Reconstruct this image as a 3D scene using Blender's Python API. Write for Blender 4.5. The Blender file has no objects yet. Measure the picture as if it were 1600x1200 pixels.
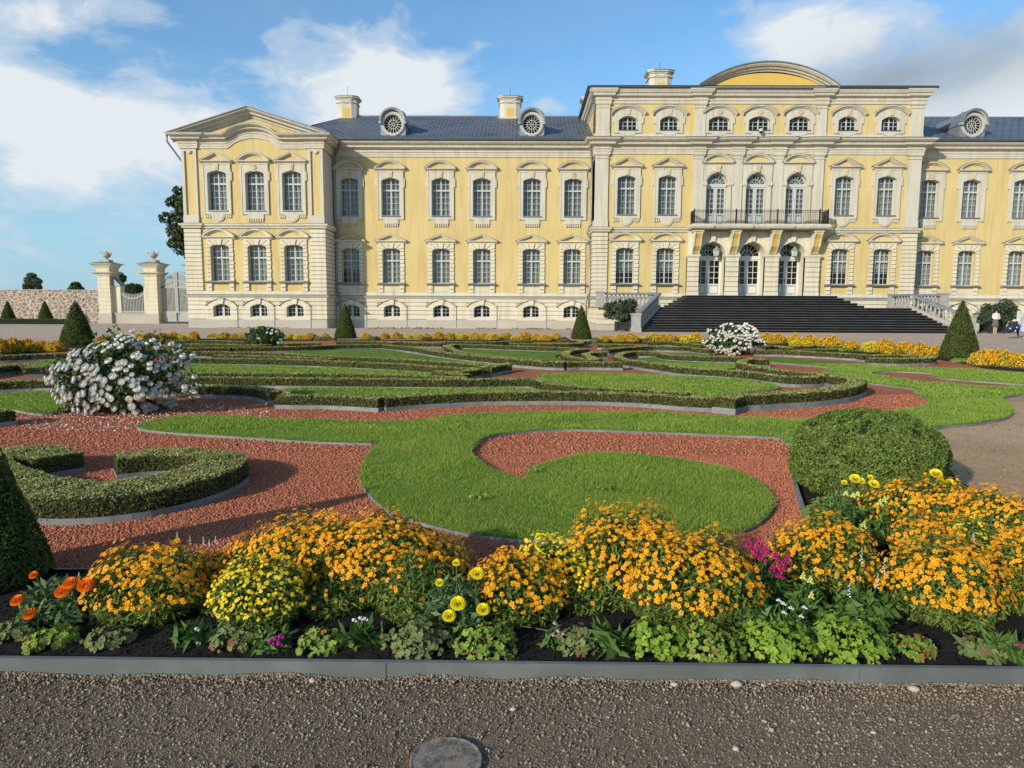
import bpy, math, random
import numpy as np
from mathutils import Vector, Matrix
R_ = math.radians
rng = np.random.default_rng(7)
random.seed(5)
sc = bpy.context.scene
C = sc.collection

# ------------------------------------------------------------------ camera
FPX, CAMH = 1063.0, 1.6
YAW, PITCH, ROLL = R_(0.6), R_(-6.3), 0.005
cam = bpy.data.cameras.new("camera")
camo = bpy.data.objects.new("camera", cam); C.objects.link(camo)
cam.sensor_width = 36.0; cam.lens = FPX / 1600 * 36.0
cam.clip_start = 0.05; cam.clip_end = 3000
MR = Matrix.Rotation(YAW, 4, 'Z') @ Matrix.Rotation(math.pi/2 + PITCH, 4, 'X') @ Matrix.Rotation(ROLL, 4, 'Z')
camo.matrix_world = Matrix.Translation((0, 0, CAMH)) @ MR
sc.camera = camo

def _rot():
    m = MR.to_3x3()
    return np.array([[m[i][j] for j in range(3)] for i in range(3)])
RM = _rot()
def G(u, v, z=0.0):
    """photo pixel (1600x1200) -> point on the horizontal plane z"""
    d = RM @ np.array([(u-800)/FPX, (600-v)/FPX, -1.0])
    t = (z-CAMH)/d[2]
    return (d[0]*t, d[1]*t, z)
def FP(u, v, Y):
    """photo pixel -> point on the vertical plane y = Y"""
    d = RM @ np.array([(u-800)/FPX, (600-v)/FPX, -1.0])
    t = Y/d[1]
    return (d[0]*t, Y, CAMH+d[2]*t)

# ------------------------------------------------------------------ sun, sky
SUN_EL, SUN_AZ = R_(20), R_(42)      # azimuth measured from behind the camera towards the left
sd = Vector((-math.sin(SUN_AZ)*math.cos(SUN_EL), -math.cos(SUN_AZ)*math.cos(SUN_EL), math.sin(SUN_EL)))
sun = bpy.data.lights.new("sun", 'SUN'); sun.energy = 4.1; sun.angle = R_(1.2); sun.color = (1.0, 0.91, 0.77)
so = bpy.data.objects.new("sun", sun); C.objects.link(so)
so.rotation_euler = (-sd).to_track_quat('-Z', 'Y').to_euler(); so.location = (0, -20, 40)
sc.view_settings.view_transform = 'Standard'; sc.view_settings.look = 'None'
sc.view_settings.exposure = 0.14; sc.view_settings.gamma = 1.0

class NT:
    def __init__(s, tree): s.t = tree; s.n = tree.nodes; s.l = tree.links
    def new(s, typ, **kw):
        n = s.n.new(typ)
        for k, v in kw.items(): setattr(n, k, v)
        return n
    def put(s, sock, val):
        if isinstance(val, bpy.types.NodeSocket): s.l.new(val, sock)
        elif val is not None:
            if hasattr(sock, 'default_value'):
                try: sock.default_value = val
                except Exception: sock.default_value = (*val, 1.0)
    def math(s, op, a, b=None, c=None, clamp=False):
        n = s.new('ShaderNodeMath', operation=op, use_clamp=clamp)
        for i, x in enumerate((a, b, c)):
            if x is not None: s.put(n.inputs[i], x)
        return n.outputs[0]
    def mix(s, f, a, b):
        n = s.new('ShaderNodeMix', data_type='RGBA')
        s.put(n.inputs[0], f); s.put(n.inputs[6], a); s.put(n.inputs[7], b)
        return n.outputs[2]
    def noise(s, vec, scale, detail=4, rough=.55, dist=0.0, out=0):
        n = s.new('ShaderNodeTexNoise')
        if vec is not None: s.l.new(vec, n.inputs['Vector'])
        n.inputs['Scale'].default_value = scale; n.inputs['Detail'].default_value = detail
        n.inputs['Roughness'].default_value = rough; n.inputs['Distortion'].default_value = dist
        return n.outputs[out]
    def ramp(s, fac, stops, interp='LINEAR'):
        n = s.new('ShaderNodeValToRGB'); n.color_ramp.interpolation = interp
        e = n.color_ramp.elements
        while len(e) < len(stops): e.new(0.5)
        for k, (p, c) in zip(e, stops):
            k.position = p
            k.color = (c, c, c, 1) if isinstance(c, (int, float)) else (*c, 1)
        s.l.new(fac, n.inputs[0]); return n.outputs[0]

world = bpy.data.worlds.new("World"); sc.world = world; world.use_nodes = True
w = NT(world.node_tree); w.n.clear()
wo = w.new('ShaderNodeOutputWorld'); bg = w.new('ShaderNodeBackground')
sky = w.new('ShaderNodeTexSky'); sky.sky_type = 'NISHITA'; sky.sun_disc = False
sky.sun_elevation = SUN_EL; sky.sun_rotation = math.atan2(sd.x, sd.y)
sky.air_density = 1.0; sky.dust_density = 0.6; sky.ozone_density = 1.6; sky.altitude = 30
tc = w.new('ShaderNodeTexCoord'); sx = w.new('ShaderNodeSeparateXYZ'); w.l.new(tc.outputs['Generated'], sx.inputs[0])
az = w.math('ARCTAN2', sx.outputs[0], sx.outputs[1])
el = w.math('ARCSINE', sx.outputs[2])
cv = w.new('ShaderNodeCombineXYZ'); w.l.new(az, cv.inputs[0]); w.l.new(w.math('MULTIPLY', el, 1.9), cv.inputs[1])
n1 = w.noise(cv.outputs[0], 3.6, 9, .56, .35)
n2 = w.noise(cv.outputs[0], 11.0, 7, .6, .6)
cvs = w.new('ShaderNodeCombineXYZ'); w.l.new(az, cvs.inputs[0]); w.l.new(w.math('MULTIPLY', el, 9.0), cvs.inputs[1])
n3 = w.noise(cvs.outputs[0], 3.0, 6, .55, .3)
def azel(u, v):
    d = RM @ np.array([(u-800)/FPX, (600-v)/FPX, -1.0]); d /= np.linalg.norm(d)
    return math.atan2(d[0], d[1]), math.asin(d[2])
def blob(u, v, ru, rv, amp, tilt=0.0):
    a0, e0 = azel(u, v)
    da = w.math('SUBTRACT', az, a0); de = w.math('SUBTRACT', el, e0)
    c, s = math.cos(tilt), math.sin(tilt)
    p = w.math('ADD', w.math('MULTIPLY', da, c), w.math('MULTIPLY', de, s))
    q = w.math('SUBTRACT', w.math('MULTIPLY', de, c), w.math('MULTIPLY', da, s))
    p = w.math('DIVIDE', p, ru/FPX); q = w.math('DIVIDE', q, rv/FPX)
    r2 = w.math('ADD', w.math('MULTIPLY', p, p), w.math('MULTIPLY', q, q))
    return w.math('MULTIPLY', w.math('POWER', 2.718, w.math('MULTIPLY', r2, -1.0)), amp)
def addall(L):
    o = L[0]
    for x in L[1:]: o = w.math('ADD', o, x)
    return o
white = addall([blob(40, 190, 235, 100, .74), blob(230, 225, 180, 50, .34), blob(615, 115, 92, 55, 1.15), blob(570, 170, 140, 45, .7),
                blob(700, 95, 90, 22, .45, .35), blob(445, 95, 45, 45, .5, .6), blob(350, 200, 190, 45, .55), blob(50, 12, 110, 34, .75),
                blob(215, 12, 70, 18, .6), blob(1270, 80, 80, 48, .6), blob(1400, 30, 190, 60, .42), blob(1560, 150, 120, 60, .6),
                blob(845, 165, 40, 16, .6), blob(0, 300, 300, 50, .12), blob(1180, 15, 120, 40, .22), blob(-500, 160, 300, 120, .4), blob(2100, 160, 400, 160, .6)])
back = w.math('MULTIPLY', w.math('LESS_THAN', sx.outputs[1], 0.0), .28)
dens = w.math('ADD', w.math('ADD', white, back), w.math('MULTIPLY', w.math('SUBTRACT', n1, .5), 2.5))
dens = w.math('ADD', dens, w.math('MULTIPLY', w.math('SUBTRACT', n2, .5), 1.35))
cover = w.ramp(dens, [(.26, 0.0), (.60, .55), (1.05, .96)], 'EASE')
lowm = blob(60, 340, 420, 60, 1.0)
streak = w.math('MULTIPLY', w.ramp(n3, [(.45, 0.0), (.7, .8)]), lowm)
cover = w.math('MAXIMUM', cover, streak)
thin = w.math('MULTIPLY', w.ramp(n1, [(.4, 0.0), (.8, .35)]), .6)
cover = w.math('MAXIMUM', cover, thin)
greym = w.math('ADD', blob(1470, 105, 170, 50, 1.0, .12), blob(1350, 130, 90, 22, .5))
greyd = w.math('MULTIPLY', greym, w.ramp(n1, [(.3, .35), (.55, 1.0)]))
cloudcol = w.mix(w.ramp(dens, [(.4, 0.0), (1.1, 1.0)]), (3.3, 4.0, 4.7, 1), (4.9, 5.15, 5.35, 1))
skyc = w.new('ShaderNodeMix', data_type='RGBA', blend_type='MULTIPLY'); skyc.inputs[0].default_value = 1.0
w.l.new(sky.outputs[0], skyc.inputs[6]); skyc.inputs[7].default_value = (.72, 1.03, 1.20, 1)
skyb = w.mix(w.ramp(el, [(0.0, .85), (.10, .55), (.34, 0.0)]), skyc.outputs[2], (2.05, 3.45, 4.55, 1))
col = w.mix(cover, skyb, cloudcol)
col = w.mix(w.math('MULTIPLY', greyd, .75, clamp=True), col, (2.1, 2.5, 2.95, 1))
w.l.new(col, bg.inputs[0]); bg.inputs[1].default_value = 0.15
w.l.new(bg.outputs[0], wo.inputs[0])

# ------------------------------------------------------------------ materials
MATS = {}
def mat(name, c1, c2=None, scale=3.0, rough=.8, bump=0.0, bscale=None, isl=None, isl2=None, spec=.3, metal=0.0, c3=None, detail=6, sheen=0.0, trans=0.0, coord='Object', streak=None):
    m = bpy.data.materials.new(name); m.use_nodes = True; t = NT(m.node_tree)
    b = t.n['Principled BSDF']
    co = t.new('ShaderNodeTexCoord').outputs[coord]
    colr = (*c1, 1)
    if c2 is not None:
        f = t.noise(co, scale, detail, .6)
        st = [(.32, c1), (.68, c2)] if c3 is None else [(.3, c1), (.5, c3), (.7, c2)]
        colr = t.ramp(f, st)
    if isl is not None:
        g = t.new('ShaderNodeNewGeometry').outputs['Random Per Island']
        colr = t.mix(t.ramp(g, [(.35, 0.0), (1.0, 1.0)]), colr, (*isl, 1))
        if isl2 is not None:
            colr = t.mix(t.ramp(g, [(0.0, 1.0), (.12, 0.0)]), colr, (*isl2, 1))
    if streak is not None:
        mp_ = t.new('ShaderNodeMapping'); mp_.inputs['Scale'].default_value = (3.2, 3.2, .28); t.l.new(t.new('ShaderNodeNewGeometry').outputs['Position'], mp_.inputs[0])
        colr = t.mix(t.ramp(t.noise(mp_.outputs[0], 1.0, 7, .68), [(.47, 0.0), (.76, .95)]), colr, (*streak, 1))
    t.put(b.inputs['Base Color'], colr)
    b.inputs['Roughness'].default_value = rough; b.inputs['Specular IOR Level'].default_value = spec
    b.inputs['Metallic'].default_value = metal
    if bump:
        bn = t.new('ShaderNodeBump'); bn.inputs['Strength'].default_value = bump; bn.inputs['Distance'].default_value = 0.02
        t.l.new(t.noise(co, bscale or scale*6, 5, .6), bn.inputs['Height']); t.l.new(bn.outputs[0], b.inputs['Normal'])
    if trans:
        tr = t.new('ShaderNodeBsdfTranslucent'); t.put(tr.inputs[0], colr)
        mx = t.new('ShaderNodeMixShader'); mx.inputs[0].default_value = trans
        t.l.new(b.outputs[0], mx.inputs[1]); t.l.new(tr.outputs[0], mx.inputs[2])
        t.l.new(mx.outputs[0], t.n['Material Output'].inputs[0])
    MATS[name] = m
    return m
yellow = mat('yellow_plaster', (.55, .42, .18), (.61, .475, .215), .35, .9, .12, 40, streak=(.45, .33, .13))
ochre = mat('ochre_plaster', (.58, .385, .085), (.64, .43, .11), .6, .9, .1, 40)
cream = mat('cream_plaster', (.58, .525, .40), (.66, .61, .475), .5, .85, .15, 30, c3=(.62, .57, .435), streak=(.45, .40, .30))
cream_up = mat('cream_stucco', (.51, .465, .365), (.58, .535, .425), .45, .85, .12, 30, streak=(.38, .345, .275))
plinthm = mat('plinth_render', (.38, .34, .28), (.47, .43, .36), .7, .9, .2, 25)
whitep = mat('white_paint', (.44, .45, .425), (.50, .505, .475), 2, .5)
greyp = mat('grey_paint', (.42, .41, .37), (.5, .49, .44), 2, .5)
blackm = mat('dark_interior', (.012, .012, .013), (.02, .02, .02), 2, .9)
curt = mat('curtain_cloth', (.25, .255, .235), (.41, .415, .385), 5.5, .9, .3, 16)
curtw = mat('white_curtain_cloth', (.28, .285, .27), (.50, .505, .48), 6.5, .9, .3, 16)
zinc = mat('zinc', (.20, .22, .235), (.27, .29, .30), 3, .45, .05, 20, metal=.35)
gutter = mat('gutter_metal', (.05, .06, .07), (.08, .09, .10), 3, .5)
iron = mat('black_iron', (.012, .012, .013), None, 1, .45)
stone = mat('sandstone', (.36, .33, .27), (.47, .43, .36), 4, .85, .3, 40)
baluststone = mat('grey_limestone', (.30, .285, .25), (.38, .365, .325), 3, .85, .2, 30)
railtop = mat('grey_coping', (.15, .165, .19), (.21, .22, .24), 3, .6)
stepm = mat('black_stone', (.003, .003, .003), (.008, .0075, .008), 2.5, .55, .15, 12, spec=.25)
lanternm = mat('green_copper', (.18, .28, .20), (.24, .34, .26), 6, .5)
soilm = mat('black_soil', (.006, .005, .004), (.022, .017, .013), 18, 1.0, 1.0, 60)
edgem = mat('edging_metal', (.13, .142, .142), (.26, .265, .25), 3.5, .6, .08, 15, c3=(.18, .19, .188), spec=.4)
kerbm = mat('kerb_metal', (.095, .104, .10), (.17, .178, .168), 2.2, .6, .1, 12, c3=(.115, .125, .12), spec=.3)
hosem = mat('black_hose', (.012, .013, .015), None, 1, .35)
conem = mat('yew_clipped', (.040, .058, .009), (.075, .098, .016), 7, .8, isl=(.12, .145, .026), isl2=(.015, .03, .006), trans=.15)
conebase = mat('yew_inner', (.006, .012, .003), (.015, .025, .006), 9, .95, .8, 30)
domem = mat('thuja_clipped', (.08, .13, .022), (.14, .20, .034), 5, .7, isl=(.25, .33, .065), isl2=(.09, .05, .02), trans=.25)
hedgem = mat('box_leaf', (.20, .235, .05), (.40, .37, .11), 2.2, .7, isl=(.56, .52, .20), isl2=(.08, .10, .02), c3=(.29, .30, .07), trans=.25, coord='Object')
hedges_m = mat('box_leaf_side', (.035, .050, .010), (.085, .088, .020), 3.0, .7, isl=(.19, .17, .045), isl2=(.012, .018, .005), c3=(.055, .068, .014), trans=.2)  # older side leaves, colour also darkened to offset the sun on the sides
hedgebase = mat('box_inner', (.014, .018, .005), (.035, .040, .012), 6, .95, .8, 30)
rosel = mat('rose_leaf', (.03, .058, .016), (.06, .105, .028), 4, .55, isl=(.09, .15, .04), trans=.2)
rosep = mat('rose_petal', (.86, .84, .76), (.90, .89, .84), 5, .7, trans=.05, isl=(.88, .84, .74))
woodm = mat('bark', (.06, .05, .035), (.11, .09, .065), 6, .9, .5, 30)
treel = mat('tree_leaf', (.022, .042, .014), (.05, .08, .02), .8, .7, isl=(.085, .12, .03), trans=.2)
fartree = mat('distant_tree_leaf', (.05, .075, .04), (.09, .115, .055), .6, .8, isl=(.13, .15, .07), trans=.15)
feath = mat('marigold_foliage', (.07, .13, .022), (.13, .19, .03), 5, .7, isl=(.24, .29, .055), isl2=(.10, .075, .03), trans=.3)
feathy = mat('marigold_foliage_bluish', (.06, .12, .042), (.10, .18, .065), 5, .7, isl=(.17, .25, .10), trans=.3)
oran = mat('orange_petal', (.80, .285, .004), (.86, .39, .006), 8, .6, isl=(.90, .48, .01), isl2=(.55, .19, .006), trans=.1)
oranf = mat('far_orange_petal', (.74, .31, .005), (.80, .42, .008), 1.5, .6, isl=(.84, .46, .012), isl2=(.22, .18, .02))
orc = mat('orange_flower_eye', (.70, .16, .005), None, 1, .8)
yelp = mat('yellow_petal', (.82, .56, .015), (.85, .62, .02), 8, .6, isl=(.9, .68, .03), trans=.1)
pomo = mat('orange_pompon_petal', (.90, .20, .005), None, 1, .6, isl=(.95, .30, .01), trans=.2)
pomy = mat('yellow_pompon_petal', (.88, .74, .015), None, 1, .6, isl=(.95, .82, .03), trans=.2)
lemon = mat('lemon_petal', (.72, .74, .16), None, 1, .6, isl=(.8, .8, .3), trans=.2)
magen = mat('magenta_petal', (.42, .010, .11), None, 1, .6, isl=(.60, .04, .24), trans=.2)
pinkp = mat('pink_petal', (.5, .02, .24), None, 1, .6, isl=(.6, .05, .32), trans=.2)
lilac = mat('lilac_white_petal', (.7, .55, .68), None, 1, .6, isl=(.35, .06, .26), trans=.2)
whitf = mat('white_petal', (.72, .74, .72), None, 1, .6, isl=(.8, .82, .8), trans=.2)
gera = mat('lime_leaf', (.12, .20, .025), (.20, .29, .035), 9, .6, isl=(.30, .38, .06), isl2=(.35, .09, .045), trans=.25)
geraG = mat('bright_green_leaf', (.13, .24, .02), (.21, .33, .03), 8, .6, isl=(.32, .42, .05), trans=.25)
geraD = mat('dull_green_leaf', (.09, .14, .04), (.15, .19, .055), 9, .6, isl=(.22, .24, .08), isl2=(.30, .10, .05), trans=.25)
lance = mat('lance_leaf', (.05, .11, .02), (.09, .17, .03), 6, .5, isl=(.14, .24, .05), trans=.25)
potm = mat('dark_planter', (.02, .024, .024), (.035, .04, .038), 3, .5)
skin = mat('skin', (.55, .33, .24), None, 1, .6)
hairm = mat('dark_hair', (.02, .012, .01), None, 1, .6)
shirt = mat('cream_shirt', (.72, .68, .58), (.66, .62, .52), 6, .8)
skirt = mat('dark_patterned_skirt', (.015, .015, .02), (.22, .19, .18), 14, .8)
dressm = mat('light_blue_dress', (.30, .45, .72), (.36, .5, .76), 4, .8)
navym = mat('navy_cloth', (.012, .018, .04), (.02, .028, .06), 5, .6)
shoe = mat('pale_shoe', (.45, .38, .25), None, 1, .6)

def special(name):
    m = bpy.data.materials.new(name); m.use_nodes = True
    return m, NT(m.node_tree), m.node_tree.nodes['Principled BSDF']
# glass: partly see-through, partly mirror
glass = bpy.data.materials.new('window_glass'); glass.use_nodes = True
g = NT(glass.node_tree); g.n.clear(); o_ = g.new('ShaderNodeOutputMaterial')
tr = g.new('ShaderNodeBsdfTransparent'); tr.inputs[0].default_value = (.72, .76, .76, 1)
gl = g.new('ShaderNodeBsdfGlossy'); gl.inputs[0].default_value = (.60, .60, .58, 1); gl.inputs['Roughness'].default_value = .03
bn = g.new('ShaderNodeBump'); bn.inputs['Strength'].default_value = .15; bn.inputs['Distance'].default_value = .05
g.l.new(g.noise(g.new('ShaderNodeTexCoord').outputs['Object'], 2.2, 2), bn.inputs['Height']); g.l.new(bn.outputs[0], gl.inputs['Normal'])
mx = g.new('ShaderNodeMixShader'); fr = g.new('ShaderNodeFresnel'); fr.inputs[0].default_value = 1.5
g.l.new(g.math('ADD', fr.outputs[0], .025), mx.inputs[0]); g.l.new(tr.outputs[0], mx.inputs[1]); g.l.new(gl.outputs[0], mx.inputs[2]); g.l.new(mx.outputs[0], o_.inputs[0])
# slate roof
slate, t, b = special('slate_roof')
co = t.new('ShaderNodeTexCoord').outputs['UV']
br = t.new('ShaderNodeTexBrick'); t.l.new(co, br.inputs['Vector']); br.offset = .5
br.inputs['Scale'].default_value = 1.0; br.inputs['Mortar Size'].default_value = .05; br.inputs['Mortar Smooth'].default_value = .3
br.inputs['Brick Width'].default_value = .62; br.inputs['Row Height'].default_value = .5
br.inputs['Color1'].default_value = (.088, .10, .12, 1); br.inputs['Color2'].default_value = (.12, .135, .158, 1); br.inputs['Mortar'].default_value = (.022, .026, .034, 1)
cm = t.mix(t.ramp(t.noise(t.new('ShaderNodeTexCoord').outputs['Object'], .35, 6), [(.4, 0.0), (.75, .5)]), br.outputs[0], (.15, .17, .195, 1))
t.l.new(cm, b.inputs['Base Color']); b.inputs['Roughness'].default_value = .5
bu = t.new('ShaderNodeBump'); bu.inputs['Strength'].default_value = .6; bu.inputs['Distance'].default_value = .04; bu.invert = True
t.l.new(br.outputs['Fac'], bu.inputs['Height']); t.l.new(bu.outputs[0], b.inputs['Normal'])
# rubble stone wall
rubble, t, b = special('rubble_stone')
co = t.new('ShaderNodeTexCoord').outputs['Object']
mp = t.new('ShaderNodeMapping'); mp.inputs['Scale'].default_value = (1.0, 1.0, 1.45); t.l.new(co, mp.inputs[0])
dv = t.new('ShaderNodeMix', data_type='VECTOR'); dv.inputs[0].default_value = .09
nz = t.new('ShaderNodeTexNoise'); nz.inputs['Scale'].default_value = 3.5; t.l.new(mp.outputs[0], nz.inputs['Vector'])
t.l.new(mp.outputs[0], dv.inputs[4]); t.l.new(nz.outputs[1], dv.inputs[5])
v1 = t.new('ShaderNodeTexVoronoi'); v1.feature = 'DISTANCE_TO_EDGE'; v1.inputs['Scale'].default_value = 2.6; t.l.new(dv.outputs[1], v1.inputs['Vector'])
v2 = t.new('ShaderNodeTexVoronoi'); v2.inputs['Scale'].default_value = 2.6; t.l.new(dv.outputs[1], v2.inputs['Vector'])
sep = t.new('ShaderNodeSeparateColor'); t.l.new(v2.outputs['Color'], sep.inputs[0])
stc = t.ramp(sep.outputs[0], [(0, (.15, .115, .09)), (.35, (.26, .19, .14)), (.6, (.33, .25, .19)), (.8, (.20, .17, .15)), (1, (.38, .31, .25))])
stc = t.mix(t.math('MULTIPLY', t.noise(co, 14, 6), .5), stc, (.14, .11, .09, 1))
ed = t.math('ADD', v1.outputs['Distance'], t.math('MULTIPLY', t.math('SUBTRACT', t.noise(co, 6, 4), .5), .16))
mort = t.ramp(ed, [(.09, 0.0), (.15, 1.0)])
t.l.new(t.mix(mort, t.ramp(t.noise(co, 3, 5), [(.3, (.40, .32, .24)), (.7, (.52, .43, .34))]), stc), b.inputs['Base Color'])
b.inputs['Roughness'].default_value = .95
bu = t.new('ShaderNodeBump'); bu.inputs['Strength'].default_value = .9; bu.inputs['Distance'].default_value = .05; t.l.new(mort, bu.inputs['Height']); t.l.new(bu.outputs[0], b.inputs['Normal'])
# gravels
def gravel(name, a, bcol, stonec, s1, s2, patch=None, bumpd=.012, fac=.5):
    m, t, b = special(name)
    co = t.new('ShaderNodeTexCoord').outputs['Object']
    base = t.ramp(t.noise(co, .5, 8, .62), [(.3, a), (.7, bcol)])
    v = t.new('ShaderNodeTexVoronoi'); v.inputs['Scale'].default_value = s1; t.l.new(co, v.inputs['Vector'])
    sp = t.new('ShaderNodeSeparateColor'); t.l.new(v.outputs['Color'], sp.inputs[0])
    c = t.mix(t.ramp(sp.outputs[0], [(.55, 0.0), (1.0, fac)]), base, (*stonec, 1))
    c = t.mix(t.ramp(sp.outputs[1], [(.6, 0.0), (1.0, .65)]), c, tuple(x*.35 for x in a)+(1,))
    if patch: c = t.mix(t.ramp(t.noise(co, .35, 6, .6, .4), [(.52, 0.0), (.68, .7)]), c, (*patch, 1))
    t.l.new(c, b.inputs['Base Color']); b.inputs['Roughness'].default_value = .95; b.inputs['Specular IOR Level'].default_value = .15
    bu = t.new('ShaderNodeBump'); bu.inputs['Strength'].default_value = 1.0; bu.inputs['Distance'].default_value = bumpd
    h = t.math('ADD', t.math('MULTIPLY', v.outputs['Distance'], -1.0), t.noise(co, s2, 5, .7))
    t.l.new(h, bu.inputs['Height']); t.l.new(bu.outputs[0], b.inputs['Normal'])
    return m
court_m = gravel('court_gravel', (.47, .35, .255), (.58, .445, .335), (.66, .54, .42), 28, 60)
path_m = gravel('path_gravel', (.14, .096, .060), (.225, .165, .108), (.34, .28, .205), 150, 90, bumpd=.003, fac=.35)
dirt_m = gravel('dirt_path', (.48, .30, .155), (.60, .40, .225), (.42, .30, .2), 60, 50, patch=(.26, .17, .10), bumpd=.004)
red_m = gravel('crushed_brick', (.40, .125, .06), (.52, .18, .085), (.64, .27, .14), 42, 60, bumpd=.02)
chip_m = mat('brick_chip', (.38, .125, .062), (.48, .165, .088), .8, .95, isl=(.50, .19, .105), isl2=(.24, .08, .045))
peb_m = mat('pebble', (.15, .105, .066), (.24, .178, .118), .9, .85, isl=(.38, .31, .22), isl2=(.08, .052, .032))
mulch_m, t, b = special('manhole_concrete')
co = t.new('ShaderNodeTexCoord').outputs['Object']
c = t.ramp(t.noise(co, 22, 9, .75), [(.44, (.085, .066, .062)), (.56, (.24, .19, .14))]); c = t.mix(t.ramp(t.noise(co, 120, 4, .8), [(.5, 0.0), (.62, .8)]), c, (.30, .26, .20, 1))
t.l.new(c, b.inputs['Base Color']); b.inputs['Roughness'].default_value = .95
bu = t.new('ShaderNodeBump'); bu.inputs['Strength'].default_value = .8; bu.inputs['Distance'].default_value = .004; t.l.new(t.noise(co, 60, 6, .8), bu.inputs['Height']); t.l.new(bu.outputs[0], b.inputs['Normal'])

# lawn
lawn_m, t, b = special('lawn')
co = t.new('ShaderNodeTexCoord').outputs['Object']
c = t.ramp(t.noise(co, 1.1, 8, .65), [(.3, (.09, .18, .018)), (.5, (.15, .24, .028)), (.7, (.25, .28, .05))])
c = t.mix(t.ramp(t.noise(co, 45, 4, .7), [(.4, 0.0), (.7, .4)]), c, (.06, .12, .014, 1))
t.l.new(c, b.inputs['Base Color']); b.inputs['Roughness'].default_value = .9; b.inputs['Specular IOR Level'].default_value = .15
bu = t.new('ShaderNodeBump'); bu.inputs['Strength'].default_value = 1.0; bu.inputs['Distance'].default_value = .03
t.l.new(t.noise(co, 60, 4, .7), bu.inputs['Height']); t.l.new(bu.outputs[0], b.inputs['Normal'])
blade_m = mat('grass_blade', (.10, .225, .016), (.26, .335, .042), 1.3, .7, isl=(.33, .43, .07), isl2=(.44, .36, .12), c3=(.16, .275, .024), trans=.2)

# ------------------------------------------------------------------ object helpers
def tag(o, label=None, cat=None, group=None, kind=None):
    if label: o['label'] = label
    if cat: o['category'] = cat
    if group: o['group'] = group
    if kind: o['kind'] = kind
    return o
def empty(name, loc=(0, 0, 0), label=None, cat=None, group=None):
    o = bpy.data.objects.new(name, None); C.objects.link(o); o.location = loc; o.empty_display_size = .1
    return tag(o, label, cat, group)
def link(name, me, parent=None, loc=None, rot=None):
    o = bpy.data.objects.new(name, me); C.objects.link(o)
    if parent is not None: o.parent = parent
    if loc is not None: o.location = loc
    if rot is not None: o.rotation_euler = rot
    return o
def npmesh(name, V, F, mats, mi=None, smooth=False):
    V = np.asarray(V, dtype=np.float32).reshape(-1, 3); F = np.asarray(F, dtype=np.int32)
    me = bpy.data.meshes.new(name); n, k = F.shape
    me.vertices.add(len(V)); me.vertices.foreach_set('co', V.ravel())
    me.loops.add(n*k); me.loops.foreach_set('vertex_index', F.ravel())
    me.polygons.add(n); me.polygons.foreach_set('loop_start', np.arange(0, n*k, k, dtype=np.int32))
    me.polygons.foreach_set('loop_total', np.full(n, k, dtype=np.int32))
    for m in (mats if isinstance(mats, (list, tuple)) else [mats]): me.materials.append(m)
    if mi is not None: me.polygons.foreach_set('material_index', np.asarray(mi, dtype=np.int32))
    if smooth: me.polygons.foreach_set('use_smooth', np.ones(n, dtype=bool))
    me.update(); me.validate(); return me

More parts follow.
